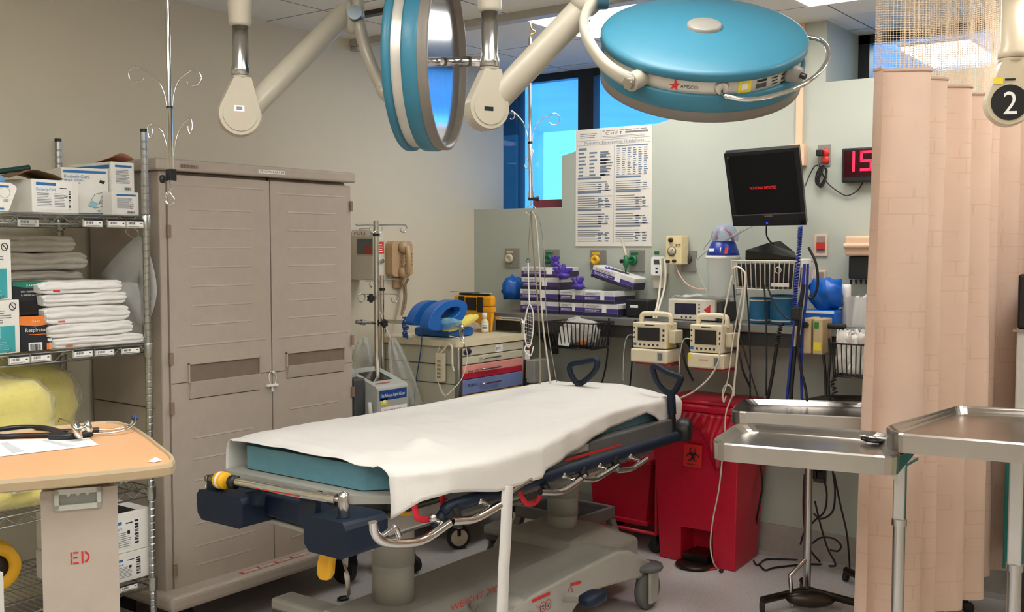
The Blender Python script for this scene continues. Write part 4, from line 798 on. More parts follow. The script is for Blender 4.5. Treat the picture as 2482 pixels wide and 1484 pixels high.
# near side rail, folded down: navy top bar, chrome loops, links
p, q = bp(1085, 1236), bp(1640, 1062)
m = M(); m.tube(crv([V(1.775, p.y - .03, p.z - .05), V(1.79, p.y, p.z - .012), V(1.8, p.y + .06, .704), V(1.8, -1.7, .704), V(1.8, q.y, .704)], 6), .019, 12); m.v = [V(v.x, v.y, .69 + (v.z - .69) * 1.15) for v in m.v]; m.build('side_rail_bar', DBLUE, bd)
def z5(x, y, X=1.825): return bp(880 + x / 2.541, 900 + y / 2.541, X)
for nm, pts, r in (('a', ((60, 930), (72, 1000), (130, 1052), (250, 1062), (380, 1036), (530, 936)), .0135), ('b', ((545, 925), (600, 922), (700, 905), (840, 826)), .0135), ('c', ((900, 745), (985, 690), (1030, 668)), .01), ('d', ((1090, 745), (1200, 745), (1265, 718), (1365, 648)), .012), ('e', ((1335, 662), (1420, 664), (1475, 640), (1565, 582)), .012), ('f', ((1560, 612), (1640, 605), (1690, 580), (1745, 540)), .011)):
    M().tube(crv([z5(*t) for t in pts], 5), r, 12).build('chrome_rail', CHROME, bd)
for pts in (((715, 800), (730, 802), (790, 842)), ((1230, 640), (1300, 672)), ((1452, 578), (1522, 612)), ((1640, 522), (1700, 548)), ((430, 905), (492, 942))):
    o = M(); Q = [z5(*t, X=1.81) for t in pts]; o.tube(Q, .009, 10); o.ell(Q[0], .013, n=12); o.build('rail_link', CHROME, bd)
for pts in (((530, 880), (575, 940)), ((560, 830), (575, 900)), ((1345, 600), (1370, 660)), ((1540, 540), (1570, 590)), ((1110, 690), (1135, 740))): M().tube([z5(*t, X=1.815) for t in pts], .016, 10).build('rail_joint', BLACK, bd)
M().tube(crv([z5(*t, X=1.81) for t in ((120, 1015), (160, 985), (190, 966), (206, 980), (222, 1022))], 4), .009, 10).build('chrome_rail', CHROME, bd)
# foot end
yf = -2.68
def fp(x, y, Y=yf): return A(x, y, Y=Y)
a, b_ = fp(556, 1166), fp(812, 1211)
M().cyl(a, b_, .0145, n=20).cyl(b_ - (b_ - a).normalized() * .02, b_ + (b_ - a).normalized() * .012, .019, n=20).build('foot_rail', CHROME, bd)
m = M(); m.add([a.lerp(b_, t) + V(0, -.0148, k) for t, k in ((.3, -.003), (.72, -.003), (.72, -.006), (.3, -.006))], [(0, 1, 2, 3)]); m.build('red_marking', REDINK, bd)
u = (b_ - a).normalized(); r0 = fp(527, 1163); r1 = fp(560, 1168)
ro = M().lathe([(0, 0), (.024, .002), (.0275, .008), (.0275, .042), (.024, .046), (0, .046)], r0, (r1 - r0), 24).build('end_roller', YELLOW, bd); M().lathe([(.0279, .018), (.0279, .028)], r0, (r1 - r0), 24).build('band', PAPER, ro)
M().lathe([(0, 0), (.022, 0), (.022, .02), (0, .02)], r1 + (r1 - r0) * .05, (r1 - r0), 20).build('roller_stop', BLACK, bd)
M().cyl(fp(512, 1160), r0, .012, n=12).ell(fp(504, 1160), .013, n=12).build('rail_pin', mat('worn_brass', (140, 132, 104), .35, .9), bd)
m = M()
for i in range(9): m.ell(fp(501 - i * 1.4 + (i % 2) * 2, 1170 + i * 5), (.0035, .0035, .005), n=6)
m.build('pin_chain', CHROME, bd)
e = fp(833, 1216); pb = fp(832, 1262)
M().tube(crv([b_ + u * .01, b_ + u * .03, e + V(0, 0, .002)], 4), .009, 10).lathe([(0, .03), (.014, .024), (.017, .01), (.017, -.07), (0, -.07)], e, (0, 0, 1), 20).build('rail_post', STEEL, bd)
def bumper(xa, xb, z0, z1, y0, y1, nm='corner_bumper'):
    pr = [(xa, z0 + .02), (xa + .02, z0), (xb - .015, z0), (xb, z0 + .012), (xb + .0, z1 - .02), (xb - .012, z1), (xa + .012, z1), (xa - .004, z1 - .02)]
    return M().prism(pr, frame((0, y0, 0), (1, 0, 0), (0, 0, 1)), -(y1 - y0)).build(nm, DBLUE, bd, bev=.012, seg=3)
bumper(fp(497, 1200).x, fp(606, 1200).x, fp(540, 1263).z, fp(540, 1190).z, yf - .03, yf + .11); M().box((fp(505, 1180).x, yf - .01, fp(540, 1200).z), (fp(528, 1180).x, yf + .03, fp(540, 1158).z)).build('rail_bracket', DBLUE, bd, bev=.008)
bumper(fp(768, 1250).x, fp(893, 1250).x - .04, fp(800, 1333).z, fp(800, 1247).z, yf - .05, yf + .12)
M().cyl(V(pb.x, pb.y, pb.z - .0), V(pb.x, pb.y, pb.z + .012), .022, n=18).build('post_socket', DBLUE, bd)
P = [fp(x, y, yf + .06) for x, y in ((590, 1205), (640, 1196), (760, 1228), (790, 1250), (785, 1292), (750, 1283), (600, 1238))]
n_ = len(P); M().add(P + [p_ + V(0, .05, 0) for p_ in P], [tuple(range(n_ - 1, -1, -1)), tuple(range(n_, 2 * n_))] + [(i, (i + 1) % n_, n_ + (i + 1) % n_, n_ + i) for i in range(n_)]).build('foot_panel', DBLUE, bd, bev=.008)
for xa, xb in ((600, 640), (735, 775)): M().add([fp(xa, 1196, yf + .03), fp(xb, 1190, yf + .03), fp(xb - 6, 1225 + (xa - 600) * .28, yf + .01), fp(xa - 8, 1232 + (xa - 600) * .28, yf + .01)], [(0, 1, 2, 3)]).build('panel_gusset', DBLUE, bd, solid=.02)
P = crv([fp(x, y, yf + .1) for x, y in ((600, 1240), (650, 1254), (720, 1273), (790, 1298), (900, 1325))], 4); m = M(); m.add(P + [p_ + V(0, 0, -.014) for p_ in P], [(i, i + 1, len(P) + i + 1, len(P) + i) for i in range(len(P) - 1)], 0, True); m.build('foot_apron', GB, bd, solid=.02)
pm = [fp(x, y, yf + .03) for x, y in ((785, 1322), (811, 1328), (808, 1365), (806, 1392), (797, 1407), (780, 1405), (772, 1390), (774, 1362))]
n_ = len(pm); M().add([p_ + V(0, -.012, 0) for p_ in pm] + [p_ + V(0, .014, 0) for p_ in pm], [tuple(range(n_ - 1, -1, -1)), tuple(range(n_, 2 * n_))] + [(i, (i + 1) % n_, n_ + (i + 1) % n_, n_ + i) for i in range(n_)]).build('pedal_handle', YELLOW, bd, bev=.008, seg=3)
pm = [fp(x, y, yf - .0) for x, y in ((569, 1244), (603, 1254), (603, 1262), (590, 1262), (570, 1252))]; n_ = 5; M().add(pm + [p_ + V(0, .05, 0) for p_ in pm], [tuple(range(n_ - 1, -1, -1)), tuple(range(n_, 2 * n_))] + [(i, (i + 1) % n_, n_ + (i + 1) % n_, n_ + i) for i in range(n_)]).build('release_lever', YELLOW, bd, bev=.003)
pm = [bp(x, y, 1.72) for x, y in ((978, 1242), (994, 1242), (996, 1250), (980, 1251))]; M().add(pm + [p_ - V(.03, 0, 0) for p_ in pm], [(0, 1, 2, 3), (7, 6, 5, 4), (0, 4, 5, 1), (1, 5, 6, 2), (2, 6, 7, 3), (3, 7, 4, 0)]).build('release_lever', YELLOW, bd)
# side fittings under the deck near the foot
m = M(); m.box((1.6, -2.5, .62), (1.67, -2.2, .69)); m.build('rail_mount', STEEL, bd, bev=.01)
# columns, base, wheels
def column(x, y, z0, z1, r, nm='lift_column'):
    pr = []; st = ((z0, z0 + (z1 - z0) * .3, r * .93), (z0 + (z1 - z0) * .3, z0 + (z1 - z0) * .56, r * .97), (z0 + (z1 - z0) * .56, z1, r))
    for a, c, rr2 in st: pr += [(rr2, a), (rr2, c - .004), (rr2 * .97, c)]
    return M().lathe([(0, z0)] + pr + [(0, z1)], (x, y, 0), (0, 0, 1), 32, up=(1, 0, 0), sx=1.12).build(nm, GB, bd)
column(1.35, -2.13, .1, .63, .071); column(1.35, -1.07, .26, .56, .064)
M().ell((1.4, -1.0, .57), (.09, .11, .075), n=24).ell((1.42, -.9, .6), (.1, .1, .1), n=20).build('tilt_pivot', mat('pale_bellows', (198, 190, 172), .6), bd)
M().prism([(-.36, .0), (.36, 0), (.3, .12), (.14, .2), (-.14, .2), (-.3, .12)] and [(-.235, .0), (.235, 0), (.2, .11), (.12, .165), (-.12, .165), (-.2, .11)], frame((1.36, -2.35, .1), (1, 0, 0), (0, 0, 1)), -1.5).build('base_beam', GB, bd, bev=.012)
hd = M(); b0 = [(1.15, -1.31), (1.585, -1.31), (1.585, -.82), (1.15, -.82)]; b1 = [(1.18, -1.28), (1.53, -1.28), (1.5, -.98), (1.2, -.96)]
hd.add([V(x, y, .12) for x, y in b0] + [V(x, y, .23) for x, y in b0] + [V(x, y, .3) for x, y in b1], [(3, 2, 1, 0), (8, 9, 10, 11)] + [(i, (i + 1) % 4, 4 + (i + 1) % 4, 4 + i) for i in range(4)] + [(4 + i, 4 + (i + 1) % 4, 8 + (i + 1) % 4, 8 + i) for i in range(4)]); hd.build('base_hood', GB, bd, bev=.014, seg=3)
W3 = [A(x, y, X=1.74) for x, y in ((1245, 1478), (1300, 1440), (1370, 1402), (1497, 1338), (1530, 1336), (1582, 1362), (1584, 1390), (1560, 1402), (1490, 1418), (1420, 1440), (1390, 1484), (1380, 1560), (1250, 1560))]
n_ = len(W3); M().add([p_ - V(.2, 0, 0) for p_ in W3] + W3, [tuple(range(n_ - 1, -1, -1)), tuple(range(n_, 2 * n_))] + [(i, (i + 1) % n_, n_ + (i + 1) % n_, n_ + i) for i in range(n_)]).build('base_wing', GB, bd, bev=.012, seg=3)
mh = A(1262, 1484, X=1.72); M().lathe([(0, -.12), (.1, -.12), (.115, -.1), (.118, 0), (.11, .03), (.09, .045), (0, .05)], V(1.7, mh.y, .16), (1, 0, 0), 36).build('wheel_housing', GB, bd); 
M().lathe([(.062, .0505), (.07, .052), (.07, .0505)], V(1.7, mh.y, .16), (1, 0, 0), 28).build('housing_ring', GB2, bd)
# printing on the base
def basetext(s, x0, y0, x1, y1, X, size, mi, m): a, c = A(x0, y0, X=X), A(x1, y1, X=X); T = frame(a, c - a); m.text(s, T, size, mi, w=(c - a).length); return T
m = M(); basetext('WEIGHT 700', 1092, 1484, 1207, 1433, 1.594, .034, 0, m); m.build('weight_lettering', REDINK, bd)
T = frame(A(1290, 1462, X=1.7415), A(1345, 1437, X=1.7415) - A(1290, 1462, X=1.7415)); w_ = .11; m = M(); m.rect(T, 0, 0, w_, .012, 0)
T2 = frame(A(1372, 1425, X=1.7415), A(1445, 1405, X=1.7415) - A(1372, 1425, X=1.7415))
for i in range(3): c_ = V(.035 + .032 * i, -.032 - .01 * (i == 0), 0); m.tube([T @ (c_ + V(.018 * math.cos(k * .45), .018 * math.sin(k * .45), 0)) for k in range(14)], .001, 4, 0, closed=True); m.add([T @ (c_ + V(*p_, 0)) for p_ in ((-.006, -.008), (.006, -.008), (0, -.002))], [(0, 1, 2)], 1); m.rect(T, c_.x - .008, c_.y + .001, c_.x + .008, c_.y + .004, 1)
m.build('pedal_diagram', [REDINK, INK], bd)
m = M(); m.rect(T2, .03, 0, .1, .012, 0); m.tube([T2 @ V(.03 + .014 * math.cos(k * .4), -.018 + .014 * math.sin(k * .4), 0) for k in range(-1, 9)], .001, 4, 0); m.build('brake_diagram', REDINK, bd)
c_ = A(1432, 1364, X=1.587); m = M(); T = frame(V(1.5875, c_.y, c_.z), (0, 1, 0)); m.tube([T @ V(.035 * math.cos(k * .3307), .02 * math.sin(k * .3307), 0) for k in range(19)], .0016, 4, 0, closed=True); m.tube([T @ V(-.02, -.016, 0), T @ V(.02, .016, 0)], .0014, 4, 0); m.rect(T, -.012, -.006, .012, .002, 1)
m.build('prohibition_mark', [REDINK, mat('green_print_ink', (60, 84, 60), .6)], bd)
# pedal and casters
p, q = A(1372, 1452, X=1.76), A(1415, 1452, X=1.86); M().cyl(p, q, .014, n=12).build('pedal_arm', GB, bd); M().ell(A(1437, 1450, X=1.88), (.035, .062, .022), n=18, fn=lambda d_: 1 / (abs(d_.x) ** 4 + abs(d_.y) ** 4 + abs(d_.z) ** 4) ** .25).build('pedal', DBLUE, bd)
for (x, y) in ((1.74, -1.02), (.96, -1.02), (.96, -2.26), (1.74, -2.3)):
    c = M(); c.lathe([(0, .19), (.062, .188), (.066, .176), (.06, .166), (0, .166)], (x, y, 0), n=28).build('caster_plate', GB2, bd)
    f = M(); f.box((x - .036, y - .036, .03), (x - .022, y + .036, .166)); f.box((x + .022, y - .036, .03), (x + .036, y + .036, .166)); fo = f.build('caster', GB, bd, bev=.006); M().lathe([(0, -.018), (.075, -.018), (.08, -.01), (.08, .01), (.075, .018), (0, .018)], (x, y, .081), (1, 0, 0), 32).build('wheel', mat('grey_tread', (98, 98, 94), .6), fo)
    if x < 1.2 or y < -2: M().box((min(x, 1.36) - .05, y - .05, .185), (max(x, 1.36) + .05, y + .05, .23)).build('base_leg', GB, bd, bev=.012)
# push handles and head bumpers
def hh(pts, Y, r=.0145): return [A(x, y, Y=Y) for x, y in pts]
M().tube(crv(hh(((1583, 893), (1592, 925), (1612, 948), (1632, 952), (1648, 925), (1648, 914), (1618, 903), (1592, 888)), -.75), 4, True), .0135, 10, closed=True).build('push_handle', DBLUE, bd); M().tube(crv(hh(((1626, 950), (1628, 985), (1629, 1003)), -.75), 4), .019, 12).tube(hh(((1629, 1000), (1630, 1050)), -.75), .0155, 12, 1).build('handle_post', [DBLUE, BLACK], bd)
M().tube(crv(hh(((1382, 886), (1386, 912), (1405, 930), (1440, 902), (1446, 874), (1412, 878)), -.72), 4, True), .0135, 10, closed=True).build('push_handle', DBLUE, bd); M().tube(crv(hh(((1404, 926), (1404, 955), (1404, 990)), -.72), 4), .018, 12).build('handle_post', DBLUE, bd)
p = A(1642, 1050, X=1.8); M().lathe([(0, -.03), (.042, -.03), (.05, -.02), (.05, .02), (.042, .03), (0, .03)], V(1.79, -.8, p.z), (1, .3, 0), 28).build('head_bumper', BLACK, bd)
M().lathe([(0, -.03), (.042, -.03), (.05, -.02), (.05, .02), (.042, .03), (0, .03)], V(.95, -.8, p.z), (1, -.3, 0), 28).build('head_bumper', BLACK, bd)
# red loops, straps
def ribbon(pts, w, nm, m_, parent=bd, label=None):
    P = crv(pts, 5); m = M(); n = len(P); tg = [(P[min(i + 1, n - 1)] - P[max(i - 1, 0)]).normalized() for i in range(n)]; vs = []
    for p_, t_ in zip(P, tg):
        s_ = t_.cross(V(1, -.3, 0)).normalized(); vs += [p_ + s_ * w / 2, p_ - s_ * w / 2]
    m.add(vs, [(2 * i, 2 * i + 1, 2 * i + 3, 2 * i + 2) for i in range(n - 1)], 0, True); return m.build(nm, m_, parent, solid=.002, label=label)
ribbon([bp(x, y, 1.77) for x, y in ((1003, 1215), (1007, 1240), (1014, 1257), (1040, 1259), (1066, 1249), (1074, 1230), (1070, 1195))], .019, 'strap_loop', REDW, label='red webbing loop')
ribbon([bp(x, y, 1.77) for x, y in ((1255, 1172), (1262, 1195), (1275, 1220), (1298, 1218), (1311, 1195), (1317, 1150))], .019, 'strap_loop', REDW, label='red webbing loop')
p = A(1450, 1140, X=1.5)
# grey tail strap at the foot
P = [fp(x, y, yf + .1) for x, y in ((838, 1330), (837, 1370), (843, 1410))] ; P.append(A(846, 1446, Z=.012)); ribbon(P, .02, 'tail_strap', mat('grey_webbing', (176, 170, 158), .8)); M().ell(A(832, 1450, Z=.008), (.022, .03, .008), n=12).build('strap_end', BLACK, bd)
# ================================================================== the sheet
SH = mat('white_sheet_cotton', (222, 219, 213), .9, var=.01, bump=.12, bscale=120)
st = thing('bed_sheet', 'white cotton sheet draped over the stretcher and hanging down its near side', 'sheet', (bx, -1.6, .84))
zb_ = [(985, 0)]
hem = [(930, 1266), (946, 1264), (984, 1247), (1037, 1215), (1100, 1193), (1155, 1190), (1214, 1189), (1238, 1181), (1321, 1157), (1329, 1137), (1372, 1116), (1411, 1085), (1455, 1049), (1500, 1032), (1540, 1015), (1567, 1000), (1590, 1012), (1606, 1030), (1630, 1056)]
HX = [1.725, 1.725, 1.75, 1.8, 1.82, 1.83, 1.83, 1.83, 1.83, 1.82, 1.8, 1.75, 1.7, 1.69, 1.69, 1.69, 1.69, 1.69, 1.69]
hy = [(A(x, y, X=k).y, A(x, y, X=k).z, k) for (x, y), k in zip(hem, HX)]; hy[0] = (-2.62, hy[0][1], 1.725); hy[1] = (-2.52, hy[1][1], 1.725)
def hemz(y, c=1):
    if y <= hy[0][0]: return hy[0][c]
    for p, q in zip(hy, hy[1:]):
        if p[0] <= y <= q[0]: return p[c] + (q[c] - p[c]) * (y - p[0]) / (q[0] - p[0] + 1e-9)
    return hy[-1][c]
TZ, X0_, X1_, YH, YF = .85, .99, 1.655, -.67, -2.515
def drape(u, v):
    y = YF + (YH + .19 - YF) * u; over_y = max(0, y - YH)
    yy = min(y, YH + .02 * (1 - math.exp(-over_y / .02)) + .0) ; dz_y = max(0, over_y - .012)
    near = TZ - hemz(min(y, -.62)); far = .13 - .05 * u
    span = far + (X1_ - X0_) + near; a = -far + span * v; dz = 0; x = X0_ + a; r = .022
    ov = 0
    if a < 0: x = X0_ - .035 * (1 - math.exp(a / r)); ov = -a
    elif a > X1_ - X0_: ov = a - (X1_ - X0_); tt = min(1, ov / max(near, .02)); t1 = min(1, tt / .38); x = X1_ + .004 + (hemz(y, 2) - X1_ - .004) * math.sin(t1 * math.pi / 2)
    dz = max(0, ov - .006); k = min(1, ov / .06)
    if a > X1_ - X0_: dz = near * (.24 * t1 ** 1.5 + .76 * max(0, (tt - .38) / .62))
    z = TZ - max(dz, dz_y * (.9 if ov < .01 else 1))
    if a > 0 and ov == 0:
        z += wob((x * 3.2, y * 2.1, 1), .012) + wob((x * 9, y * 4, 3), .008) + wob((x * 3, y * 14, 5), .004) + .006 * math.sin(y * 3.1 + x * 2) - (.008 if y < -2.46 else 0)
        f = math.exp(-((x - 1.6) / .06) ** 2); z += f * (.03 * math.exp(-((y + 2.24) / .05) ** 2) + .012 * math.exp(-((y + 2.36) / .04) ** 2) - .008)
        ed = min(1, (X1_ - x) / .05); z -= (1 - ed) ** 2 * .006; z = max(z, .836)
    if ov > 0 and a > 0: x += k * (.008 * math.sin(y * 9 + 1.3) + .006 * math.sin(y * 23) * tt + wob((y * 6, z * 4, 7), .03)); 
    if ov > 0 and a < 0: x -= k * (.012 * math.sin(y * 8) + .006)
    yy += (.1 - .05 * ((x - 1.15) / .4) ** 2 if x < 1.6 else .03) * max(0, min(1, (y + 1.2) / .5)) - .02
    if over_y > 0: yy += .02 * math.sin(x * 14) * min(1, over_y / .05) + over_y * .1
    return V(x, yy, z)
M().grid(drape, 130, 90).build('sheet', SH, st, solid=.0015)
ribbon([A(x, y, X=1.84) for x, y in ((1231, 1178), (1229, 1200), (1226, 1290), (1221, 1380), (1218, 1470), (1217, 1540), (1217, 1600))], .044, 'tie', SH, st)
# ================================================================== left wall beyond the cabinet
# sharps box
X1s = .17; cn = A(905, 680, X=X1s); tp = A(905, 560, X=X1s).z; y1 = A(931, 650, X=X1s).y
t = thing('sharps_box', 'cream wall sharps box with a small window and red FULL marking', 'sharps box', (.085, cn.y, cn.z))
M().box((.002, cn.y, cn.z), (X1s, y1, tp)).build('box_body', CREAM2, t, bev=.006)
def lf(x, y): return A(x, y, Y=cn.y - .001)
m = M(); a, c = lf(866, 617), lf(902, 580); T = frame((0, cn.y - .0015, 0), (1, 0, 0)); m.rect(T, a.x - .006, a.z - .006, c.x + .006, c.z + .006, 0); m.rect(up(T), a.x, a.z, c.x, c.z, 1); m.rect(up(T, .001), c.x - (c.x - a.x) * .5, a.z, c.x, a.z + (c.z - a.z) * .55, 2)
m.build('window', [mat('cream_moulding', (196, 186, 160), .5), mat('smoky_pane', (96, 100, 104), .2), mat('red_content', (172, 72, 58), .6)], t)
m = M(); a, c = lf(853, 572), lf(896, 557); m.rect(T, a.x, a.z, c.x, c.z, 0); m.text('FULL', up(T) @ Matrix.Translation((lf(858, 570).x, lf(858, 570).z, 0)) @ Matrix.Rotation(0, 4, 'Z'), .022, 1, w=lf(889, 570).x - lf(858, 570).x)
T2 = frame((X1s + .0015, 0, 0), (0, 1, 0)); yb0, yb1 = A(909, 600, X=X1s).y, A(930, 600, X=X1s).y; z0, z1 = A(920, 615, X=X1s).z, A(920, 586, X=X1s).z; m.rect(T2, yb0, z0, yb1, z1, 2); m.lines(up(T2), yb0 + .005, yb1 - .005, z0 + .008, z1 - .006, 4, 0, 3, .4)
m.build('markings', [PAPER, REDINK, mat('red_label', (214, 62, 48), .5)], t)
c = A(924, 633, X=X1s); M().cyl(c, c + V(.012, 0, 0), .011, n=16).cyl(c + V(.012, 0, 0), c + V(.014, 0, 0), .005, n=12).build('lock', CHROME, t)
M().tube(crv([V(.05, cn.y + .02, tp), V(.05, cn.y + .03, tp + .012), V(.12, cn.y + .03, tp + .012), V(.12, cn.y + .02, tp)], 4), .004, 8).build('lid_handle', CHROME, t)
# wall telephone
BEI = mat('beige_phone_plastic', (192, 162, 124), .38, var=.03)
p0, p1 = A(951, 671, X=.05), A(1000, 585, X=.05); t = thing('wall_telephone', 'beige wall telephone with keypad and handset by the sharps box', 'telephone', (.0, (p0.y + p1.y) / 2, p0.z)); W_, H_ = p1.y - p0.y, p1.z - p0.z
T = frame((.05, p0.y, p0.z), (0, 1, 0))
M().prism(rr(0, 0, W_, H_, .025), T @ Matrix.Translation((0, 0, -.049)), .05).build('base', BEI, t, bev=.008, seg=3)
h = M(); hc = W_ * .48
h.tube(crv([T @ V(hc, H_ * .12, .035), T @ V(hc - .004, H_ * .3, .05), T @ V(hc - .004, H_ * .6, .05), T @ V(hc, H_ * .84, .035)], 5), .016, 12); h.v = [V(v.x, v.y, v.z) for v in h.v]
for yy in (.13, .83): h.lathe([(0, -.02), (.03, -.02), (.034, -.008), (.03, .012), (0, .016)], T @ V(hc, H_ * yy, .02), (1, 0, 0), 20)
h.build('handset', BEI, t)
m = M(); m.rect(up(T, .0012), W_ * .58, H_ * .25, W_ * .98, H_ * .7, 0)
for i in range(4):
    for j in range(3): m.box(*[tuple(T @ V(W_ * (.62 + .12 * j), H_ * (.3 + .1 * i), .001)), tuple(T @ V(W_ * (.7 + .12 * j), H_ * (.36 + .1 * i), .005))], 1)
m.build('keypad', [BEI, BLACK], t)
q0, q1 = A(951, 698, X=.0), A(974, 672, X=.0); jk = M().box((.001, q0.y, q0.z), (.022, q1.y, q1.z)).build('wall_jack', BEI, t, bev=.003)
co = []; ax = crv([A(972, 684, X=.03), A(978, 700, X=.04), A(980, 722, X=.05), A(976, 745, X=.06), A(974, 762, X=.07), A(982, 740, X=.06), A(984, 715, X=.05), A(983, 690, X=.05), A(988, 678, X=.06)], 8); 
for i in range(len(ax) * 5):
    f = i / 5; k = min(int(f), len(ax) - 2); p = ax[k].lerp(ax[k + 1], f - k); a = i * 1.25; co.append(p + V(0, math.cos(a), math.sin(a)) * .0075 if i > 4 else p)
M().tube(co, .002, 5).build('coiled_cord', mat('brown_cord', (150, 126, 100), .5), t)
# ---- rapid infuser with its pole
Xi = .47; b0 = A(914, 915, X=Xi)
px_, py_ = b0.x, b0.y
t = thing('infusion_pump', 'grey infusion machine marked TRAUMA ROOM on a pole with black knobs', 'infusion machine', (px_, py_, 0))
def ip(x, y, X=Xi): return A(x, y, X=X)
ptop = ip(910, 535); M().cyl(V(px_, py_, .12), V(px_, py_, ptop.z), .0125, n=16).build('pole', CHROME, t)
def fx(x, y, dx=0.): return A(x, y, X=Xi + dx)
# crossbar with curled ends
cb_ = M().tube(crv([fx(x, y) for x, y in ((863, 545), (912, 545), (975, 545), (984, 548), (986, 556), (980, 563), (972, 560), (971, 553))], 4), .0036, 8).tube(crv([fx(x, y, .02) for x, y in ((900, 546), (896, 556), (902, 565), (912, 560), (918, 566), (926, 562), (927, 550))], 4), .003, 8).build('crossbar', CHROME, t)
M().cyl(fx(912, 566), fx(912, 573), .0165, n=16).build('pole_collar', BLACK, t)
M().tube(crv([fx(x, y) for x, y in ((868, 718), (874, 712), (884, 716), (882, 729), (872, 732), (868, 724), (871, 714), (890, 713), (915, 713), (945, 713), (960, 714), (966, 722), (960, 733), (950, 731), (947, 722))], 4), .0028, 8).build('hook_bar', CHROME, t)
kn_ = M(); c = fx(896, 723, .03); kn_.prism([((.021 if i % 2 else .014) * math.cos(i * .524), (.021 if i % 2 else .014) * math.sin(i * .524)) for i in range(12)], frame(c, (0, 1, 0)), .016); kn_.cyl(c, V(px_, py_, c.z), .006, n=8); kn_.build('knob', BLACK, t, bev=.003)
c = fx(928, 784, .03); kn_ = M(); kn_.prism([((.021 if i % 2 else .014) * math.cos(i * .524), (.021 if i % 2 else .014) * math.sin(i * .524)) for i in range(12)], frame(c, (0, 1, 0)), .016); kn_.cyl(c, V(px_, py_, c.z), .006, n=8); kn_.build('knob', BLACK, t, bev=.003)
M().cyl(fx(864, 781), fx(920, 783), .0075, n=10).cyl(fx(864, 781), fx(872, 781), .009, n=10).cyl(fx(874, 781), fx(884, 782), .013, n=10).build('side_clamp', STEEL, t)
# machine body: sloping console
f0, f1 = fx(915, 1015, .1), fx(990, 1005, .1); ztop = fx(915, 945, .1).z; xb0, xb1 = Xi - .12, Xi + .1; ya_, yb_ = f0.y, f1.y; zb2 = .42
m = M(); pr = [(xb0, zb2), (xb1, zb2), (xb1, ztop), (xb1 - .012, ztop + .012), (xb0 + .02, ztop + .075), (xb0, ztop + .07)]
m.prism(pr, frame((0, ya_, 0), (1, 0, 0), (0, 0, 1)), -(yb_ - ya_)); m.build('console', mat('pump_grey', (170, 172, 164), .45, var=.03), t, bev=.006)
Tt = frame((xb1 - .012, ya_, ztop + .0125), (0, 1, 0), (-(xb1 - .012 - xb0 - .02), 0, .063)); w_ = yb_ - ya_; m = M(); m.rect(up(Tt, .0008), w_ * .14, .05, w_ * .78, .15, 0); m.lines(up(Tt, .0009), w_ * .1, w_ * .6, .018, .03, 2, 1, 4, .5); m.build('screen', [mat('dark_screen', (26, 26, 30), .15), REDINK], t)
Tf = frame((xb1 + .0008, ya_, 0), (0, 1, 0)); m = M(); za, zc = fx(950, 968, .1).z, fx(950, 944, .1).z; m.rect(Tf, w_ * .06, za, w_ * .94, zc, 0); m.text('The Belmont Rapid Infuser', up(Tf) @ Matrix.Translation((w_ * .1, za + (zc - za) * .3, 0)), .022, 1, w=w_ * .78)
z5_, z6 = fx(930, 982, .1).z, fx(930, 966, .1).z; m.rect(Tf, w_ * .1, z5_, w_ * .32, z6, 2); m.rect(up(Tf), w_ * .17, z5_ + .008, w_ * .26, z6 - .008, 1)
z7, z8 = fx(930, 1001, .1).z, fx(930, 991, .1).z; m.rect(Tf, w_ * .1, z7 - .008, w_ * .95, z8 + .006, 1); m.text('TRAUMA ROOM', up(Tf) @ Matrix.Translation((w_ * .2, z7, 0)), (z8 - z7), 3, w=w_ * .55); m.build('markings', [mat('royal_blue_label', (30, 72, 140), .4), PAPER, YLAB, REDINK], t)
M().box((xb0 + .02, ya_ - .075, zb2 - .05), (xb1 - .07, ya_ - .002, ztop + .05)).build('side_reservoir', mat('charcoal_housing', (66, 68, 68), .5), t, bev=.01)
M().cyl(V(xb0 + .08, ya_ - .04, ztop + .052), V(xb0 + .08, ya_ - .04, ztop + .064), .034, n=24).ell((xb0 + .08, ya_ - .04, ztop + .066), (.032, .032, .03), n=16).build('reservoir_lid', mat('clear_grey_lid', (176, 180, 176), .2, alpha=.8), t)
p = A(890, 1002, Y=ya_ - .078); M().tube([V(xb1 - .02, ya_ - .02, ztop - .14), V(xb1 - .01, ya_ - .035, ztop - .1), V(xb1 - .03, ya_ - .02, ztop - .06)], .01, 10).build('side_handle', mat('pale_grey_plastic', (176, 178, 170)), t)
for i in range(5):
    a = i * 1.2566 + .5; e = V(px_ + .2 * math.cos(a), py_ + .11 * math.sin(a), .09); M().tube([V(px_, py_, .125), e], .013, 8).build('base_leg', STEEL, t)
    M().cyl(e + V(0, -.012, -.05), e + V(0, .012, -.05), .038, n=18).cyl(e - V(0, 0, .04), e, .008, n=8).build('caster', RUBBER, t)
M().cyl(V(px_, py_, .1), V(px_, py_, zb2 - .001), .02, n=14).build('stem', STEEL, t)
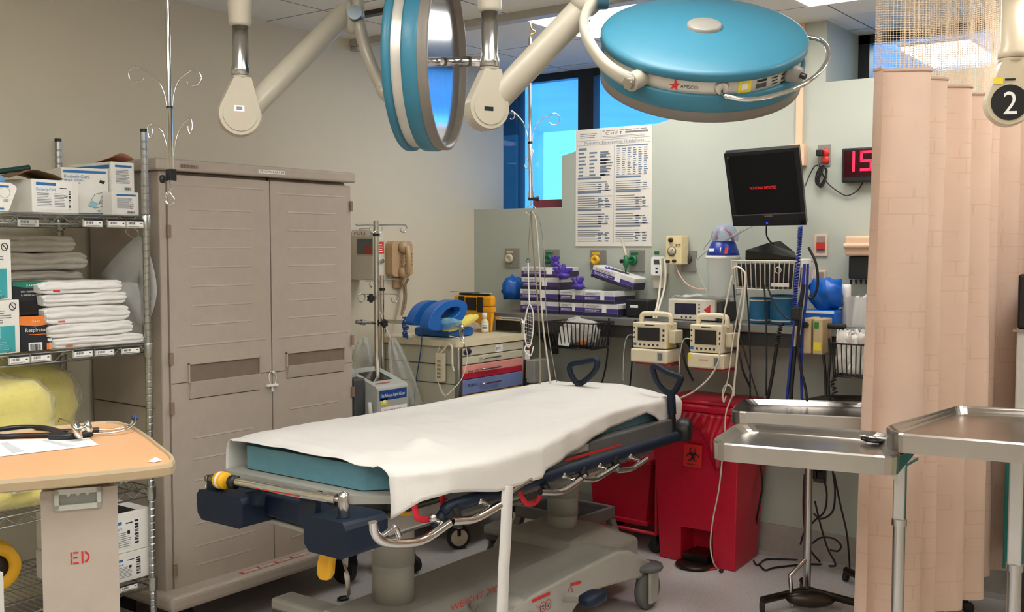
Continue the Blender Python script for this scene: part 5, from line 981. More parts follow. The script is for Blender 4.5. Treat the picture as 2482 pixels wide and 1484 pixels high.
# second pole behind
Xp = .22; pb_ = A(926, 800, X=Xp); t = thing('drip_stand', 'second chrome drip stand behind the infusion machine, lower and plain', 'drip stand', (pb_.x, pb_.y, 0)); zt_ = A(926, 668, X=Xp).z
M().cyl(V(pb_.x, pb_.y, .06), V(pb_.x, pb_.y, zt_), .0115, n=14).build('pole', CHROME, t); M().cyl(A(926, 698, X=Xp), A(926, 705, X=Xp), .016, n=14).build('pole_collar', BLACK, t)
M().tube(crv([A(x, y, X=Xp) for x, y in ((884, 683), (888, 681), (926, 680), (958, 677), (966, 680))], 4), .0036, 8).tube(crv([A(x, y, X=Xp) for x, y in ((898, 682), (896, 690), (900, 697))], 4), .003, 8).build('crossbar', CHROME, t)
for i in range(5):
    a = i * 1.2566; e = V(pb_.x + .09 * math.cos(a), pb_.y + .05 * math.sin(a), .05); M().tube([V(pb_.x, pb_.y, .08), e], .01, 8).build('base_leg', STEEL, t); M().ell(e - V(0, 0, .024), (.024, .012, .024), n=12).build('caster', RUBBER, t)
# bag hanging between
p = [A(x, y, X=.42) for x, y in ((925, 790), (945, 818))]
t = thing('plastic_bag', 'long clear plastic bag hanging beside the drawer cart', 'bag', p[1])
def bagf(u, v):
    a = u * 2 * math.pi; yc = A(950 + 45 * v, 0 + 820 + 165 * v, X=.42); r = .012 + .06 * min(1, v * 1.6) ** .7; w = 1 + .25 * math.sin(a * 6 + v * 3) * (1 - .4 * v)
    return V(.42 + .5 * r * math.sin(a) * w, yc.y + r * math.cos(a) * w, yc.z + .004 * math.sin(a * 5))
M().grid(bagf, 48, 16, cu=True).build('bag_film', film('bag_film_clear', (225, 230, 225), .12, .12, .4, 30), t); M().tube(crv([A(x, y, X=.42) for x, y in ((921, 756), (930, 782), (940, 806), (947, 822))], 4), .0025, 6).build('drawstring', PAPER, t)
t = M().ell(A(880, 872, X=.2), (.04, .05, .1), n=18, fn=lambda d_: 1 + wob(d_, .5, 4)).build('plastic_bag', film('bag_film_clear', (225, 230, 225))); tag(t, 'small crumpled clear bag standing behind the infusion machine', 'bag')
# ---- drawer cart
cx1, cy0, cy1, cx0, cz = .62, -.895, -.345, .1, 1.043
CG = mat('cart_cream_grey', (196, 192, 168), .4, var=.02)
t = thing('drawer_cart', 'supply cart with colour banded drawers against the left wall', 'cart', ((cx0 + cx1) / 2, (cy0 + cy1) / 2, 0))
M().box((cx0 + .01, cy0 + .01, .14), (cx1 - .012, cy1 - .01, cz - .03)).build('cart_body', CG, t)
M().prism(rr(cx0 - .005, cy0 - .015, cx1 + .012, cy1 + .012, .02), frame((0, 0, cz - .03), (1, 0, 0), (0, 1, 0)), .03).build('top', mat('cart_top_cream', (216, 203, 172), .4), t, bev=.006, seg=3)
for x, y in ((cx1 - .004, cy0 + .012), (cx1 - .004, cy1 - .012), (cx0 + .02, cy0 + .012)): M().box((x - .018, y - .016, .12), (x + .012, y + .016, cz - .031)).build('corner_post', STEEL, t, bev=.008, seg=3)
m = M(); zs = A(1040, 880, Y=cy0).z; m.box((cx0 + .03, cy0 + .004, zs - .004), (cx1 - .03, cy0 + .012, zs)); m.box((cx0 + .03, cy0 + .006, A(1000, 922, Y=cy0).z - .003), (cx1 - .03, cy0 + .012, A(1000, 922, Y=cy0).z)); m.build('side_groove', mat('groove_shadow', (90, 88, 76), .8), t)
zz = [A(1118, y, X=cx1).z for y in (848, 866, 887, 922, 960)]; zz = [cz - .034] + zz[1:] + [zz[4] - .085, zz[4] - .22, zz[4] - .37, .17]
PK, RD, PU, YE_ = mat('pink_drawer', (224, 150, 140), .45), mat('crimson_drawer', (176, 30, 56), .45), mat('violet_blue_drawer', (112, 128, 176), .45), mat('ochre_drawer', (206, 172, 92), .45)
names = [('', CG), ('', CG), ('PINK RED', PK), ('PURPLE', PU), ('', YE_), ('', CG), ('', CG), ('', CG)]
y0, y1 = cy0 + .03, cy1 - .028
for i, (s_, mt) in enumerate(names):
    zt_, zb_2 = zz[i] - .002, zz[i + 1] + .002; d_ = M(); d_.box((cx1 - .012, y0, zb_2), (cx1 + .004, y1, zt_))
    dr = d_.build('drawer', mt, t, bev=.003); Td = frame((cx1 + .0048, y0, zb_2), (0, 1, 0)); hgt = zt_ - zb_2
    if i == 2: m = M(); m.box((cx1 + .001, y0 + .001, zb_2), (cx1 + .0046, y1 - .001, zb_2 + hgt * .42)); m.build('crimson_band', RD, dr)
    if s_: m = M(); m.text(s_, up(Td, .0004) @ Matrix.Translation((.04, hgt * (.4 if i == 2 else .5), 0)), .02, 0, w=.085 if i == 2 else .075); m.build('lettering', INK, dr)
    if i == 0: m = M(); a, c = A(1186, 834, X=cx1), A(1204, 822, X=cx1); m.rect(up(Td), .26, .001, .32, hgt * .9, 0); m.text('BPD 2', up(Td, .001) @ Matrix.Translation((.265, hgt * .2, 0)), hgt * .6, 1, w=.05); m.build('tag', [PAPER, INK], dr)
    if i in (1, 2, 3, 4, 5, 6, 7):
        ym_, zm_ = y0 + (y1 - y0) * .42, zb_2 + hgt * .62; hh_ = M().tube(crv([V(cx1 + .004, ym_ - .07, zm_), V(cx1 + .028, ym_ - .068, zm_), V(cx1 + .03, ym_, zm_), V(cx1 + .028, ym_ + .068, zm_), V(cx1 + .004, ym_ + .07, zm_)], 4), .0042, 8).build('handle', CHROME, dr)
c = A(1127, 836, X=cx1); M().ell(V(cx1 + .006, y0 + .035, zz[0] - .022), (.006, .032, .017), n=16).build('badge', mat('dark_violet_badge', (46, 38, 66), .4), t)
zr = cz + .075
rl = [V(cx0 + .01, cy0 + .02, cz), V(cx0 + .01, cy0 + .02, zr), V(cx1 - .03, cy0 + .02, zr - .0), V(cx1 + .0, cy0 + .025, zr - .02), V(cx1 + .005, cy0 + .03, cz - .03)]
M().tube(crv(rl[1:4], 4) + [rl[4]], .011, 12).tube([rl[0], rl[1]], .011, 12).build('rail', CHROME, t); M().tube(crv([V(cx1 - .05, cy1 - .01, zr), V(cx1 - .01, cy1 - .01, zr - .01), V(cx1, cy1 - .01, cz - .02)], 5), .011, 12).tube([V(cx0 + .1, cy1 - .01, zr), V(cx1 - .05, cy1 - .01, zr)], .011, 12).build('rail', CHROME, t)
CD = mat('pale_caster_disc', (206, 190, 160), .5)
for x, y in ((cx1 - .05, cy0 + .06), (cx1 - .05, cy1 - .06), (cx0 + .06, cy0 + .06), (cx0 + .06, cy1 - .06)):
    w = M().lathe([(0, -.015), (.045, -.015), (.058, -.012), (.06, 0), (.058, .012), (.045, .015), (0, .015)], (x, y, .061), (.8, -.6, 0), 28).box((x - .02, y - .02, .07), (x + .02, y + .02, .14)).build('caster', RUBBER, t); M().lathe([(0, .0155), (.043, .0155), (.04, .019), (0, .02)], (x, y, .061), (.8, -.6, 0), 24).lathe([(0, -.0155), (.043, -.0155), (.04, -.019), (0, -.02)], (x, y, .061), (.8, -.6, 0), 24).build('hub', CD, w)
m = M(); hw = A(1085, 945, Y=cy0 - .02)
# power strip hung on the cart's side
Yp = cy0 - .03
def sp(x, y, Y=Yp): return A(x, y, Y=Y)
pt = thing('power_strip', 'cream power strip hanging on the side of the drawer cart', 'power strip', sp(1074, 925)); a, c = sp(1064, 926), sp(1080, 858)
u = sp(1072, 858) - sp(1067, 926); T = frame(sp(1059, 924), sp(1076, 926) - sp(1059, 924), u); w_ = (sp(1076, 926) - sp(1059, 924)).length
M().prism([(0, 0), (w_, 0), (w_, u.length), (0, u.length)], T @ Matrix.Translation((0, 0, -.012)), .024).build('strip_body', CREAM, pt, bev=.004)
m = M(); [m.rect(up(T, .0126), w_ * .25, u.length * (.12 + .14 * i), w_ * .75, u.length * (.2 + .14 * i)) for i in range(5)]; m.build('sockets', mat('socket_shadow', (150, 140, 118), .6), pt)
M().tube(crv([T @ V(w_ / 2, u.length, 0), sp(1078, 845), sp(1086, 836), sp(1094, 838), sp(1096, 850), sp(1096, 880), sp(1100, 900)], 5), .005, 8).build('cable', WCABLE, pt)
for lab, pts in (('thin white lead looping from the rail over the cart drawers', ((1090, 815), (1120, 824), (1131, 850), (1131, 880), (1118, 920), (1092, 950), (1080, 958), (1070, 945), (1066, 932))), ('thin white lead hanging down the cart side by the power strip', ((1074, 826), (1062, 850), (1058, 890), (1062, 925), (1070, 950), (1080, 962)))):
    o = M().tube(crv([sp(x, y, Yp - .01) if 'side' in lab else A(x, y, X=cx1 + .03) for x, y in pts], 6), .0022, 6).build('white_lead', WCABLE); tag(o, lab, 'lead', 'white leads on the drawer cart')
# ---- on the cart
zc = cz + .001
def cp(x, y): return A(x, y, Z=zc)
k = cp(1192, 806); l_ = cp(1100, 792); r_ = cp(1254, 800)
bx0, bx1, by0, by1 = max(cx0 + .08, l_.x), k.x, k.y, min(r_.y, cy1 - .02); zt_ = A(1190, 745, X=bx1).z; zl_ = A(1190, 718, X=bx1).z
YT = mat('yellow_toolbox_plastic', (238, 164, 20), .42, var=.03)
tb2 = thing('tool_box', 'yellow plastic tool box with black latches on the drawer cart', 'tool box', ((bx0 + bx1) / 2, (by0 + by1) / 2, zc))
n0 = .012; m = M(); m.add([V(bx0 + n0, by0 + n0, zc), V(bx1 - n0, by0 + n0, zc), V(bx1 - n0, by1 - n0, zc), V(bx0 + n0, by1 - n0, zc), V(bx0, by0, zt_), V(bx1, by0, zt_), V(bx1, by1, zt_), V(bx0, by1, zt_)], [(3, 2, 1, 0), (4, 5, 6, 7), (0, 1, 5, 4), (1, 2, 6, 5), (2, 3, 7, 6), (3, 0, 4, 7)]); m.box((bx0 - .004, by0 - .004, zt_ - .028), (bx1 + .004, by1 + .004, zt_ - .004)); m.build('box_body', YT, tb2, bev=.008, seg=3)
M().box((bx0 - .004, by0 - .004, zt_ + .001), (bx1 + .004, by1 + .004, zl_)).build('lid', YT, tb2, bev=.014, seg=3)
for f in (.22, .72): x = bx0 + (bx1 - bx0) * f; M().box((x - .018, by0 - .014, zt_ - .03), (x + .018, by0 - .003, zl_ - .006)).build('latch', BLACK, tb2, bev=.004)
x = bx0 + (bx1 - bx0) * .47; M().box((x - .035, by0 - .01, zt_ - .02), (x + .035, by0 - .0045, zl_ - .01)).build('label_panel', BLACK, tb2)
M().box((bx0 + .03, by0 + .03, zl_ + .001), (bx1 - .03, by1 - .03, zl_ + .012)).build('handle', BLACK, tb2, bev=.004)
pp = M().add([V(bx0 + .12, by0 + .0, zl_ + .0135), V(bx1 - .01, by0 + .0, zl_ + .0135), V(bx1 - .01, by1 - .02, zl_ + .0135), V(bx0 + .16, by1 - .02, zl_ + .0135)], [(0, 1, 2, 3)]).build('paper_sheet', PAPER, None, solid=.002); tag(pp, 'white paper lying on the lid of the yellow tool box', 'paper')
pp = M().add([V(bx0 - .02, by0 - .01, zl_ + .017), V(bx0 + .18, by0 - .015, zl_ + .017), V(bx0 + .2, by1 - .06, zl_ + .017), V(bx0, by1 - .04, zl_ + .017)], [(0, 1, 2, 3)]).build('folder', mat('dark_green_folder', (48, 62, 46), .5), None, solid=.003); tag(pp, 'dark green folder lying at the left of the tool box lid', 'folder')
BLU = mat('bright_blue_foam', (22, 96, 176), .45, var=.05, coat=.15)
def hblock(label, po, pi, X, th):
    t = thing('head_block', label, 'head block', A(*po[0], X=X), 0, 'blue head blocks on the cart'); O = crv([A(x, y, X=X) for x, y in po], 5, True); n = len(O); co = sum(O, V(0, 0, 0)) / n; I = crv([A(x, y, X=X) for x, y in pi], 8, True); ci = sum(I, V(0, 0, 0)) / len(I)
    def ang(p): return math.atan2(p.z - ci.z, p.y - ci.y)
    I2 = [min(I, key=lambda q: abs(math.atan2(math.sin(ang(q) - ang(p)), math.cos(ang(q) - ang(p))))) for p in O]
    m = M(); dx = V(th, 0, 0); R4 = [O, [p + dx for p in O], [p + dx for p in I2], I2]; m.add([p for r_ in R4 for p in r_], [(i * n + j, i * n + (j + 1) % n, ((i + 1) % 4) * n + (j + 1) % n, ((i + 1) % 4) * n + j) for i in range(4) for j in range(n)]); m.build('block', BLU, t, bev=.006, seg=3)
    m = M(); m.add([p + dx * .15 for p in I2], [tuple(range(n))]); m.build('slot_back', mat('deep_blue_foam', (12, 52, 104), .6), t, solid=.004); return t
hblock('blue foam head block with an oval slot, front one on the cart', ((1018, 796), (1024, 762), (1046, 738), (1078, 726), (1106, 732), (1110, 752), (1094, 780), (1056, 798)), ((1046, 772), (1056, 754), (1074, 744), (1090, 744), (1092, 754), (1078, 768), (1058, 778)), .5, .06)
hblock('blue foam head block leaning behind the front one', ((982, 784), (992, 756), (1010, 736), (1034, 728), (1048, 732), (1050, 744), (1030, 760), (1004, 786)), ((1004, 766), (1014, 752), (1028, 744), (1032, 748), (1020, 760), (1008, 770)), .38, .05)
t = M().box((cx0 + .14, cy0 + .1, zc), (cx0 + .38, cy0 + .3, zc + .045)).build('blue_pad', BLU, None, bev=.015, seg=3); tag(t, 'flat blue pad lying under the head blocks on the cart', 'pad')
def clump(nm, label, cat, c, r, m_, seed, am=.45, fq=3, R=None, n=22):
    o = M(); o.ell(c, r, n=n, R=R, fn=lambda d_: 1 + wob(d_ + V(seed, seed, 0), am, fq)); z0_ = c.z - r[2] * .8; o.v = [V(p.x, p.y, max(p.z, z0_)) for p in o.v]; o = o.build(nm, m_); return tag(o, label, cat)
clump('plastic_bag', 'crumpled clear bag at the near edge of the cart top', 'bag', A(1128, 792, Z=cz + .03), (.09, .08, .028), film('bag_film_clear', (225, 230, 225)), 3)
clump('plastic_bag', 'teal tinted clear bag under the blue head block', 'bag', A(1085, 786, X=.55), (.06, .06, .032), film('aqua_bag_film', (150, 205, 205), .3), 5)
a, c = A(1072, 802, X=.5), A(1160, 766, X=.5); a.z = zc + .045; c.z = max(c.z, zc + .05)
t = M(); t.ell((a + c) / 2, ((a - c).length / 2, .028, .02), n=20, R=frame((0, 0, 0), (c - a), (0, 1, .3)).to_3x3(), fn=lambda d_: 1 + wob(d_, .2, 3)); t = t.build('yellow_pack', mat('pale_yellow_wrap', (236, 220, 110), .5, var=.06)); tag(t, 'pale yellow soft pack lying on the cart before the tool box', 'pack')
bo = A(1175, 806, Z=zc); bo.z = zc; t = thing('bottle', 'small clear bottle with a white cap on the drawer cart', 'bottle', bo); zt2 = A(1175, 772, X=bo.x).z; ze_ = A(1175, 758, X=bo.x).z
M().lathe([(0, zc), (.02, zc), (.022, zc + .004), (.022, zt2 - .018), (.012, zt2 - .004), (.01, zt2), (0, zt2)], (bo.x, bo.y, 0), n=20).build('bottle_body', mat('pale_amber_bottle', (214, 206, 170), .2), t); M().lathe([(0, zt2), (.0135, zt2), (.0135, ze_), (0, ze_)], (bo.x, bo.y, 0), n=16).build('cap', WHITE, t)
m = M(); [m.add([V(bo.x + .0223 * math.cos(a0), bo.y + .0223 * math.sin(a0), z) for a0, z in ((-1.6 + k_ * .3, zc + .012), (-1.3 + k_ * .3, zc + .012), (-1.3 + k_ * .3, zt2 - .024), (-1.6 + k_ * .3, zt2 - .024))], [(0, 1, 2, 3)], 0) for k_ in range(6)]; [m.add([V(bo.x + .0226 * math.cos(a0), bo.y + .0226 * math.sin(a0), z) for a0, z in ((-1.5 + k_ * .3, zz_), (-1.2 + k_ * .3, zz_), (-1.2 + k_ * .3, zz_ + .003), (-1.5 + k_ * .3, zz_ + .003))], [(0, 1, 2, 3)], 1) for k_ in range(4) for zz_ in (zc + .02, zc + .028, zc + .036)]; m.build('label', [PAPER, INK], t)
rg = random.Random(5); st_ = A(982, 770, Y=cy0 - .01); pts = []
for i in range(46): f = i / 45; pts.append(A(982 + rg.uniform(-7, 7), 768 + 50 * f + rg.uniform(-4, 4), Y=cy0 - .018 + rg.uniform(-.012, .008)))
t = M().tube(crv(pts, 3), .0035, 6).build('blue_strap', BLU); tag(t, 'bunched blue strap hanging over the cart rail at its left', 'strap')
t = M().tube(crv([A(x, y, Y=cy0 - .02) for x, y in ((1028, 780), (1024, 800), (1020, 850), (1012, 900), (1007, 940), (1004, 985))], 5), .0028, 7).build('blue_lead', mat('blue_cord', (24, 70, 140), .5)); tag(t, 'thin blue cord hanging down the side of the drawer cart', 'cord')
# items clipped on the cart's far end
t = thing('cable_bundle', 'red and white leads with plugs hanging at the right of the cart', 'leads', A(1276, 850, X=cx1)); 
M().tube(crv([A(x, y, X=cx1 + .02) for x, y in ((1280, 830), (1284, 860), (1281, 900), (1279, 940))], 4), .003, 6).build('red_lead', REDINK, t); M().tube(crv([A(x, y, X=cx1 + .02) for x, y in ((1276, 870), (1288, 890), (1284, 930), (1276, 945))], 4), .0028, 6).build('white_lead', WCABLE, t)
M().box(A(1271, 872, X=cx1 + .01), A(1285, 850, X=cx1 + .03)).build('plug', PAPER, t, bev=.003); M().box(A(1269, 950, X=cx1 + .01), A(1283, 915, X=cx1 + .03)).build('clip_block', BLACK, t, bev=.004)
t = M().box(A(1296, 930, X=.7), A(1318, 866, X=.64)).build('grey_panel', mat('dull_clear_panel', (150, 152, 144), .4), None, bev=.004); tag(t, 'narrow grey plastic panel standing by the hanging cords', 'panel')
# ================================================================== back wall: ledge and everything on and above it
ZL = 1.143; YL = -.29
def w(x, y, Y=-.001): return A(x, y, Y=Y)
LEDGE = mat('brushed_ledge_steel', (150, 150, 148), .38, .7, .05, 12)
t = thing('wall_ledge', 'long grey metal ledge along the back wall carrying boxes and devices', 'ledge', (1.4, -.14, ZL - .05))
M().box((.34, YL, ZL - .036), (3.05, -.001, ZL)).build('shelf_board', LEDGE, t, bev=.003)
M().box((.36, YL + .03, ZL - .1), (3.05, YL + .045, ZL - .0365)).build('under_rail', mat('dark_rail', (64, 62, 60), .5), t)
for x in (.6, 1.5, 2.4): M().prism([(0, 0), (0, -.2), (.03, -.2), (.26, -.02), (.26, 0)], frame((x, -.001, ZL - .0365), (0, -1, 0), (0, 0, 1)), .02).build('bracket', mat('dark_rail', (64, 62, 60)), t)
# paper notice board
a, b_, c, e = w(1397, 316), w(1582, 302), w(1580, 597), w(1396, 597); t = thing('notice', 'large printed emergency guidelines notice on the back wall under the window', 'notice', (c + e) / 2)
Wn, Hn = (b_.x - a.x), (a.z - e.z); T = frame((e.x, -.006, e.z), (1, 0, 0)); M().box((e.x, -.006, e.z), (e.x + Wn, -.001, a.z)).build('board', mat('notice_paper', (226, 220, 210), .55, var=.01), t)
m = M(); T = up(T, .0006)
def Q(x, y): return x * Wn, y * Hn
def R_(x0, y0, x1, y1, mi=0): m.rect(T, x0 * Wn, y0 * Hn, x1 * Wn, y1 * Hn, mi)
def Ln(x0, x1, y0, y1, n, mi=0, s=1, gap=.4, rag=.3, words=False): m.lines(T, x0 * Wn, x1 * Wn, y0 * Hn, y1 * Hn, n, mi, s, gap, rag, words)
m.text('C H E T', T @ Matrix.Translation((.4 * Wn, .94 * Hn, 0)), .02, 0, w=.22 * Wn); R_(.66, .945, .95, .96, 1); Ln(.36, .94, .915, .935, 2, 1, 3, .3, .2); Ln(.36, .95, .97, .985, 1, 1, 4, .4, .05, True)
m.text('Pediatric Emergency Guidelines', T @ Matrix.Translation((.12 * Wn, .868 * Hn, 0)), .022, 2, w=.78 * Wn)
R_(.02, .9, .98, .9025, 1); R_(.02, .86, .98, .8625, 1); R_(.34, .9, .343, .985, 1); Ln(.06, .3, .925, .97, 3, 1, 9, .4, .4); R_(.515, .03, .518, .85, 1)
def table(x0, x1, y0, y1, nr, nc, mi=2):
    for i in range(nr):
        for j in range(nc):
            xa = x0 + (x1 - x0) * j / nc; R_(xa, y0 + (y1 - y0) * i / nr, xa + (x1 - x0) / nc * random.uniform(.4, .75), y0 + (y1 - y0) * (i + .45) / nr, mi)
table(.55, .97, .6, .83, 13, 6); Ln(.55, .97, .835, .85, 1, 2, 5, .7, .05); table(.04, .48, .6, .82, 7, 3); Ln(.33, .5, .6, .8, 8, 1, 6, .4, .3); Ln(.04, .15, .82, .845, 1, 2, 6, .8, 0)
for y0, y1, n, s in ((.47, .56, 5, 11), (.33, .44, 6, 12), (.19, .29, 5, 13), (.04, .15, 6, 14)):
    for x0, x1 in ((.03, .49), (.54, .97)):
        R_(x0, y1 + .012, x0 + .32, y1 + .028, 2); R_(x0, y1 + .035, x1, y1 + .037, 1); Ln(x0, x1, y0, y1, n, 1, s + int(x0 * 100), .35, .5); table(x0 + (x1 - x0) * .6, x1, y0, y1 - .02, 4, 2, 2)
m.build('printing', [INK, GINK, BINK2], t)
# outlet plates
PLATE = mat('brushed_plate', (150, 148, 142), .4, .5, .04, 20)
def plate(label, x0, y0, x1, y1, disc, dcol, name='gas_outlet', bandc=None, plc=None, cx=None, cy=None):
    p, q = w(x0, y1), w(x1, y0); t = thing(name, label, 'wall outlet', ((p.x + q.x) / 2, 0, p.z)); M().box((p.x, -.008, p.z), (q.x, -.001, q.z)).build('plate', plc or PLATE, t, bev=.002)
    if dcol is not None:
        c = w(cx, cy); M().lathe([(0, 0), (.026, 0), (.028, .004), (.024, .014), (.012, .016), (.01, .008), (0, .008)], (c.x, -.008, c.z), (0, -1, 0), 24).build('socket', dcol, t)
    if bandc is not None: m = M(); T = frame((0, -.0088, 0), (1, 0, 0)); m.rect(T, p.x + (q.x - p.x) * .12, q.z - (q.z - p.z) * .24, p.x + (q.x - p.x) * .6, q.z - (q.z - p.z) * .12, 0); m.build('label', bandc, t)
    for zz_ in (p.z + .012, q.z - .012): M().ell(((p.x + q.x) / 2, -.009, zz_), (.003, .002, .003), n=8).build('screw', STEEL, t)
    return t
GRN = mat('green_connector', (24, 104, 62), .4); YEL = mat('yellow_connector', (226, 178, 40), .4); IV = mat('ivory_connector', (206, 196, 166), .4)
plate('metal wall plate with ivory socket, leftmost beside the hanging cords', 1226, 602, 1259, 649, 1, IV, bandc=IV, cx=1237, cy=627)
plate('metal wall plate with dark green socket behind the hanging cords', 1320, 605, 1357, 652, 1, GRN, bandc=GRN, cx=1331, cy=628)
plate('metal wall plate with yellow socket under the notice', 1432, 606, 1471, 654, 1, YEL, bandc=YEL, cx=1445, cy=631)
plate('metal wall plate with green socket and oxygen fitting beside it', 1526, 606, 1564, 658, 1, GRN, bandc=GRN, cx=1536, cy=631)
plate('blank metal wall plate partly behind the suction gauge', 1652, 608, 1689, 659, 1, mat('dark_socket', (60, 60, 60), .5), cx=1667, cy=628)
# oxygen fitting
t = thing('oxygen_fitting', 'green oxygen fitting with clear flow tube before the green outlet', 'oxygen fitting', w(1517, 640, -.09))
c = w(1517, 636, -.09); wl = w(1534, 632, -.012); M().cyl(wl, c, .008, n=10).build('stem', GRN, t); M().lathe([(0, .035), (.012, .03), (.014, .0), (.016, -.012), (.006, -.03), (.004, -.06), (0, -.06)], c, n=16).build('nozzle', GRN, t); M().cyl(c + V(-.01, 0, .005), c + V(-.032, 0, .005), .011, n=12).build('knob', BLACK, t)
M().cyl(c + V(0, 0, .036), w(1506, 578, -.09), .008, .006, 12).build('flow_tube', mat('flow_tube_ivory', (206, 204, 180), .2, alpha=.8), t)
# thermometer in its cradle
t = thing('thermometer', 'white handheld thermometer in a wall cradle beside the oxygen outlet', 'thermometer', w(1592, 700, -.04))
p, q = w(1578, 668, -.05), w(1606, 622, -.05); T = frame((p.x, -.05, p.z), (1, 0, 0)); Wq, Hq = q.x - p.x, q.z - p.z
M().prism(rr(0, 0, Wq, Hq, .014), T @ Matrix.Translation((0, 0, -.03)), .032).build('body', PAPER, t, bev=.005); m = M(); m.rect(up(T, .0025), Wq * .25, Hq * .58, Wq * .78, Hq * .84, 0); m.rect(up(T, .0025), Wq * .4, Hq * .32, Wq * .6, Hq * .42, 1); m.rect(up(T, .0025), Wq * .4, Hq * .12, Wq * .6, Hq * .22, 1); m.build('display', [mat('lcd_grey', (70, 76, 78), .3), mat('navy_button', (30, 44, 84), .4)], t)
M().prism([(0, 0), (Wq * .9, 0), (Wq * 1.15, -.02 + Hq * .3), (Wq * 1.1, Hq * .9), (0, Hq * .5), (-.012, Hq * .25)], T @ Matrix.Translation((0, 0, -.049)), .018).prism([(Wq * .1, -Hq * .65), (Wq * .95, -Hq * .65), (Wq * 1.1, Hq * .1), (0, Hq * .1)], T @ Matrix.Translation((0, 0, -.045)), .03).build('cradle', mat('cradle_ivory', (214, 206, 190), .5), t, bev=.004)
a = w(1592, 613, -.04); M().cyl(a - V(0, 0, .01), a + V(0, 0, .008), .012, n=14).build('probe_cap', GRN, t)
for o_, (x0, x1) in enumerate(((1600, 1596), (1611, 1602))): M().tube(crv([w(x0, 628, -.055), w(x0 + 2, 660, -.08), w(x0 - 1, 700, -.09), w(x1 - 3, 740, -.21), w(x1 - 12, 772, -.31)], 5), .0055, 8).build('cable', WCABLE, t)
# suction gauge
t = thing('suction_gauge', 'cream suction regulator with round dial marked EZ on the wall', 'gauge', w(1635, 645, -.06)); p, q = w(1613, 641, -.09), w(1652, 571, -.09); T = frame((p.x, -.09, p.z), (1, 0, 0)); Wq, Hq = q.x - p.x, q.z - p.z
GC = mat('gauge_cream', (226, 208, 160), .42); M().box((p.x, -.09, p.z), (q.x, -.012, q.z)).build('case', GC, t, bev=.004)
def dot(m, x, y, r, mi, h=.004): m.lathe([(r, 0), (r, h), (0, h)], T @ V(Wq * x, Hq * y, 0), T.to_3x3() @ V(0, 0, 1), 24, mi)
m = M(); dot(m, .4, .46, .024, 0); dot(m, .4, .46, .02, 1, .005); dot(m, .36, .84, .011, 2, .014); dot(m, .2, .1, .008, 2, .018); dot(m, .6, .12, .008, 2, .018); m.tube([T @ V(Wq * .4, Hq * .46, .006), T @ V(Wq * .52, Hq * .56, .006)], .0012, 4, 2); m.build('dial', [mat('olive_bezel', (110, 96, 66), .4), mat('dial_face', (196, 190, 170), .4), BLACK], t)
Ts = frame((q.x + .0006, -.075, p.z), (0, 1, 0)); M().text('EZ', up(frame((p.x + Wq * .62, -.0905, p.z + Hq * .6), (1, 0, 0))), .022, 0, w=.03).build('marking', INK, t)
M().tube(crv([w(1637, 642, -.06), w(1646, 664, -.08), w(1664, 688, -.12), (w(1690, 700, -.16)), w(1718, 701, -.2)], 5), .0035, 7).build('pink_tube', mat('pale_pink_tube', (226, 176, 166), .3), t)
# suction canister
cc = w(1752, 690, -.22); t = thing('suction_canister', 'clear suction canister with blue lid and red tube beside the wire basket', 'canister', cc); r = (w(1790, 690, -.22).x - w(1716, 690, -.22).x) / 2; zt_, zb_3 = w(1752, 628, -.22).z, w(1752, 720, -.22).z
CLR = film('canister_clear', (236, 238, 238), .3, .08, 0)
M().lathe([(0, zb_3), (r * .78, zb_3), (r * .82, zb_3 + .01), (r * .98, zt_)], (cc.x, cc.y, 0), n=36).build('jar', CLR, t); M().lathe([(0, zt_), (r * 1.04, zt_), (r * 1.06, zt_ + .008), (r * 1.03, zt_ + .016), (0, zt_ + .016)], (cc.x, cc.y, 0), n=36).build('rim', PAPER, t)
LBL = mat('royal_blue_lid', (20, 52, 156), .35); zl_ = w(1752, 588, -.22).z
M().lathe([(0, zt_ + .016), (r * .98, zt_ + .017), (r * .95, zt_ + .03), (r * .72, zl_), (r * .6, zl_ + .006), (0, zl_ + .006)], (cc.x, cc.y, 0), n=36).build('lid', LBL, t)
m = M(); Tl = frame((cc.x, cc.y - r * .9, zt_ + .035), (1, 0, 0), (0, .35, 1)); m.rect(Tl, -.04, .0, -.012, .016, 0); m.rect(Tl, .0, .0, .02, .02, 0); m.rect(Tl, .04, -.01, .056, .02, 1); m.build('lid_label', [PAPER, REDINK], t)
M().lathe([(0, .0), (r * .75, 0), (r * .8, .03), (r * .55, .07), (0, .085)], (cc.x + .01, cc.y, zl_ + .005), n=24).build('lid_dome', film('clear_dome', (170, 190, 220), .35, .1, 0), t)
M().tube(crv([w(1736, 582, -.22), w(1739, 562, -.22), w(1752, 553, -.22), w(1768, 564, -.22), w(1778, 585, -.2)], 6), .007, 10).build('red_tube', mat('red_tube', (206, 36, 44), .3), t)
for pts in (((1726, 560), (1722, 580), (1708, 598), (1706, 606)), ((1800, 556), (1760, 582), (1726, 600), (1696, 622), (1688, 640), (1700, 680), (1716, 712)), ((1838, 540), (1800, 560), (1768, 578), (1740, 596))): M().tube(crv([w(x, y, -.25) for x, y in pts], 6), .0045, 8).build('clear_tube', mat('milky_tube', (206, 210, 206), .2, alpha=.75), t)
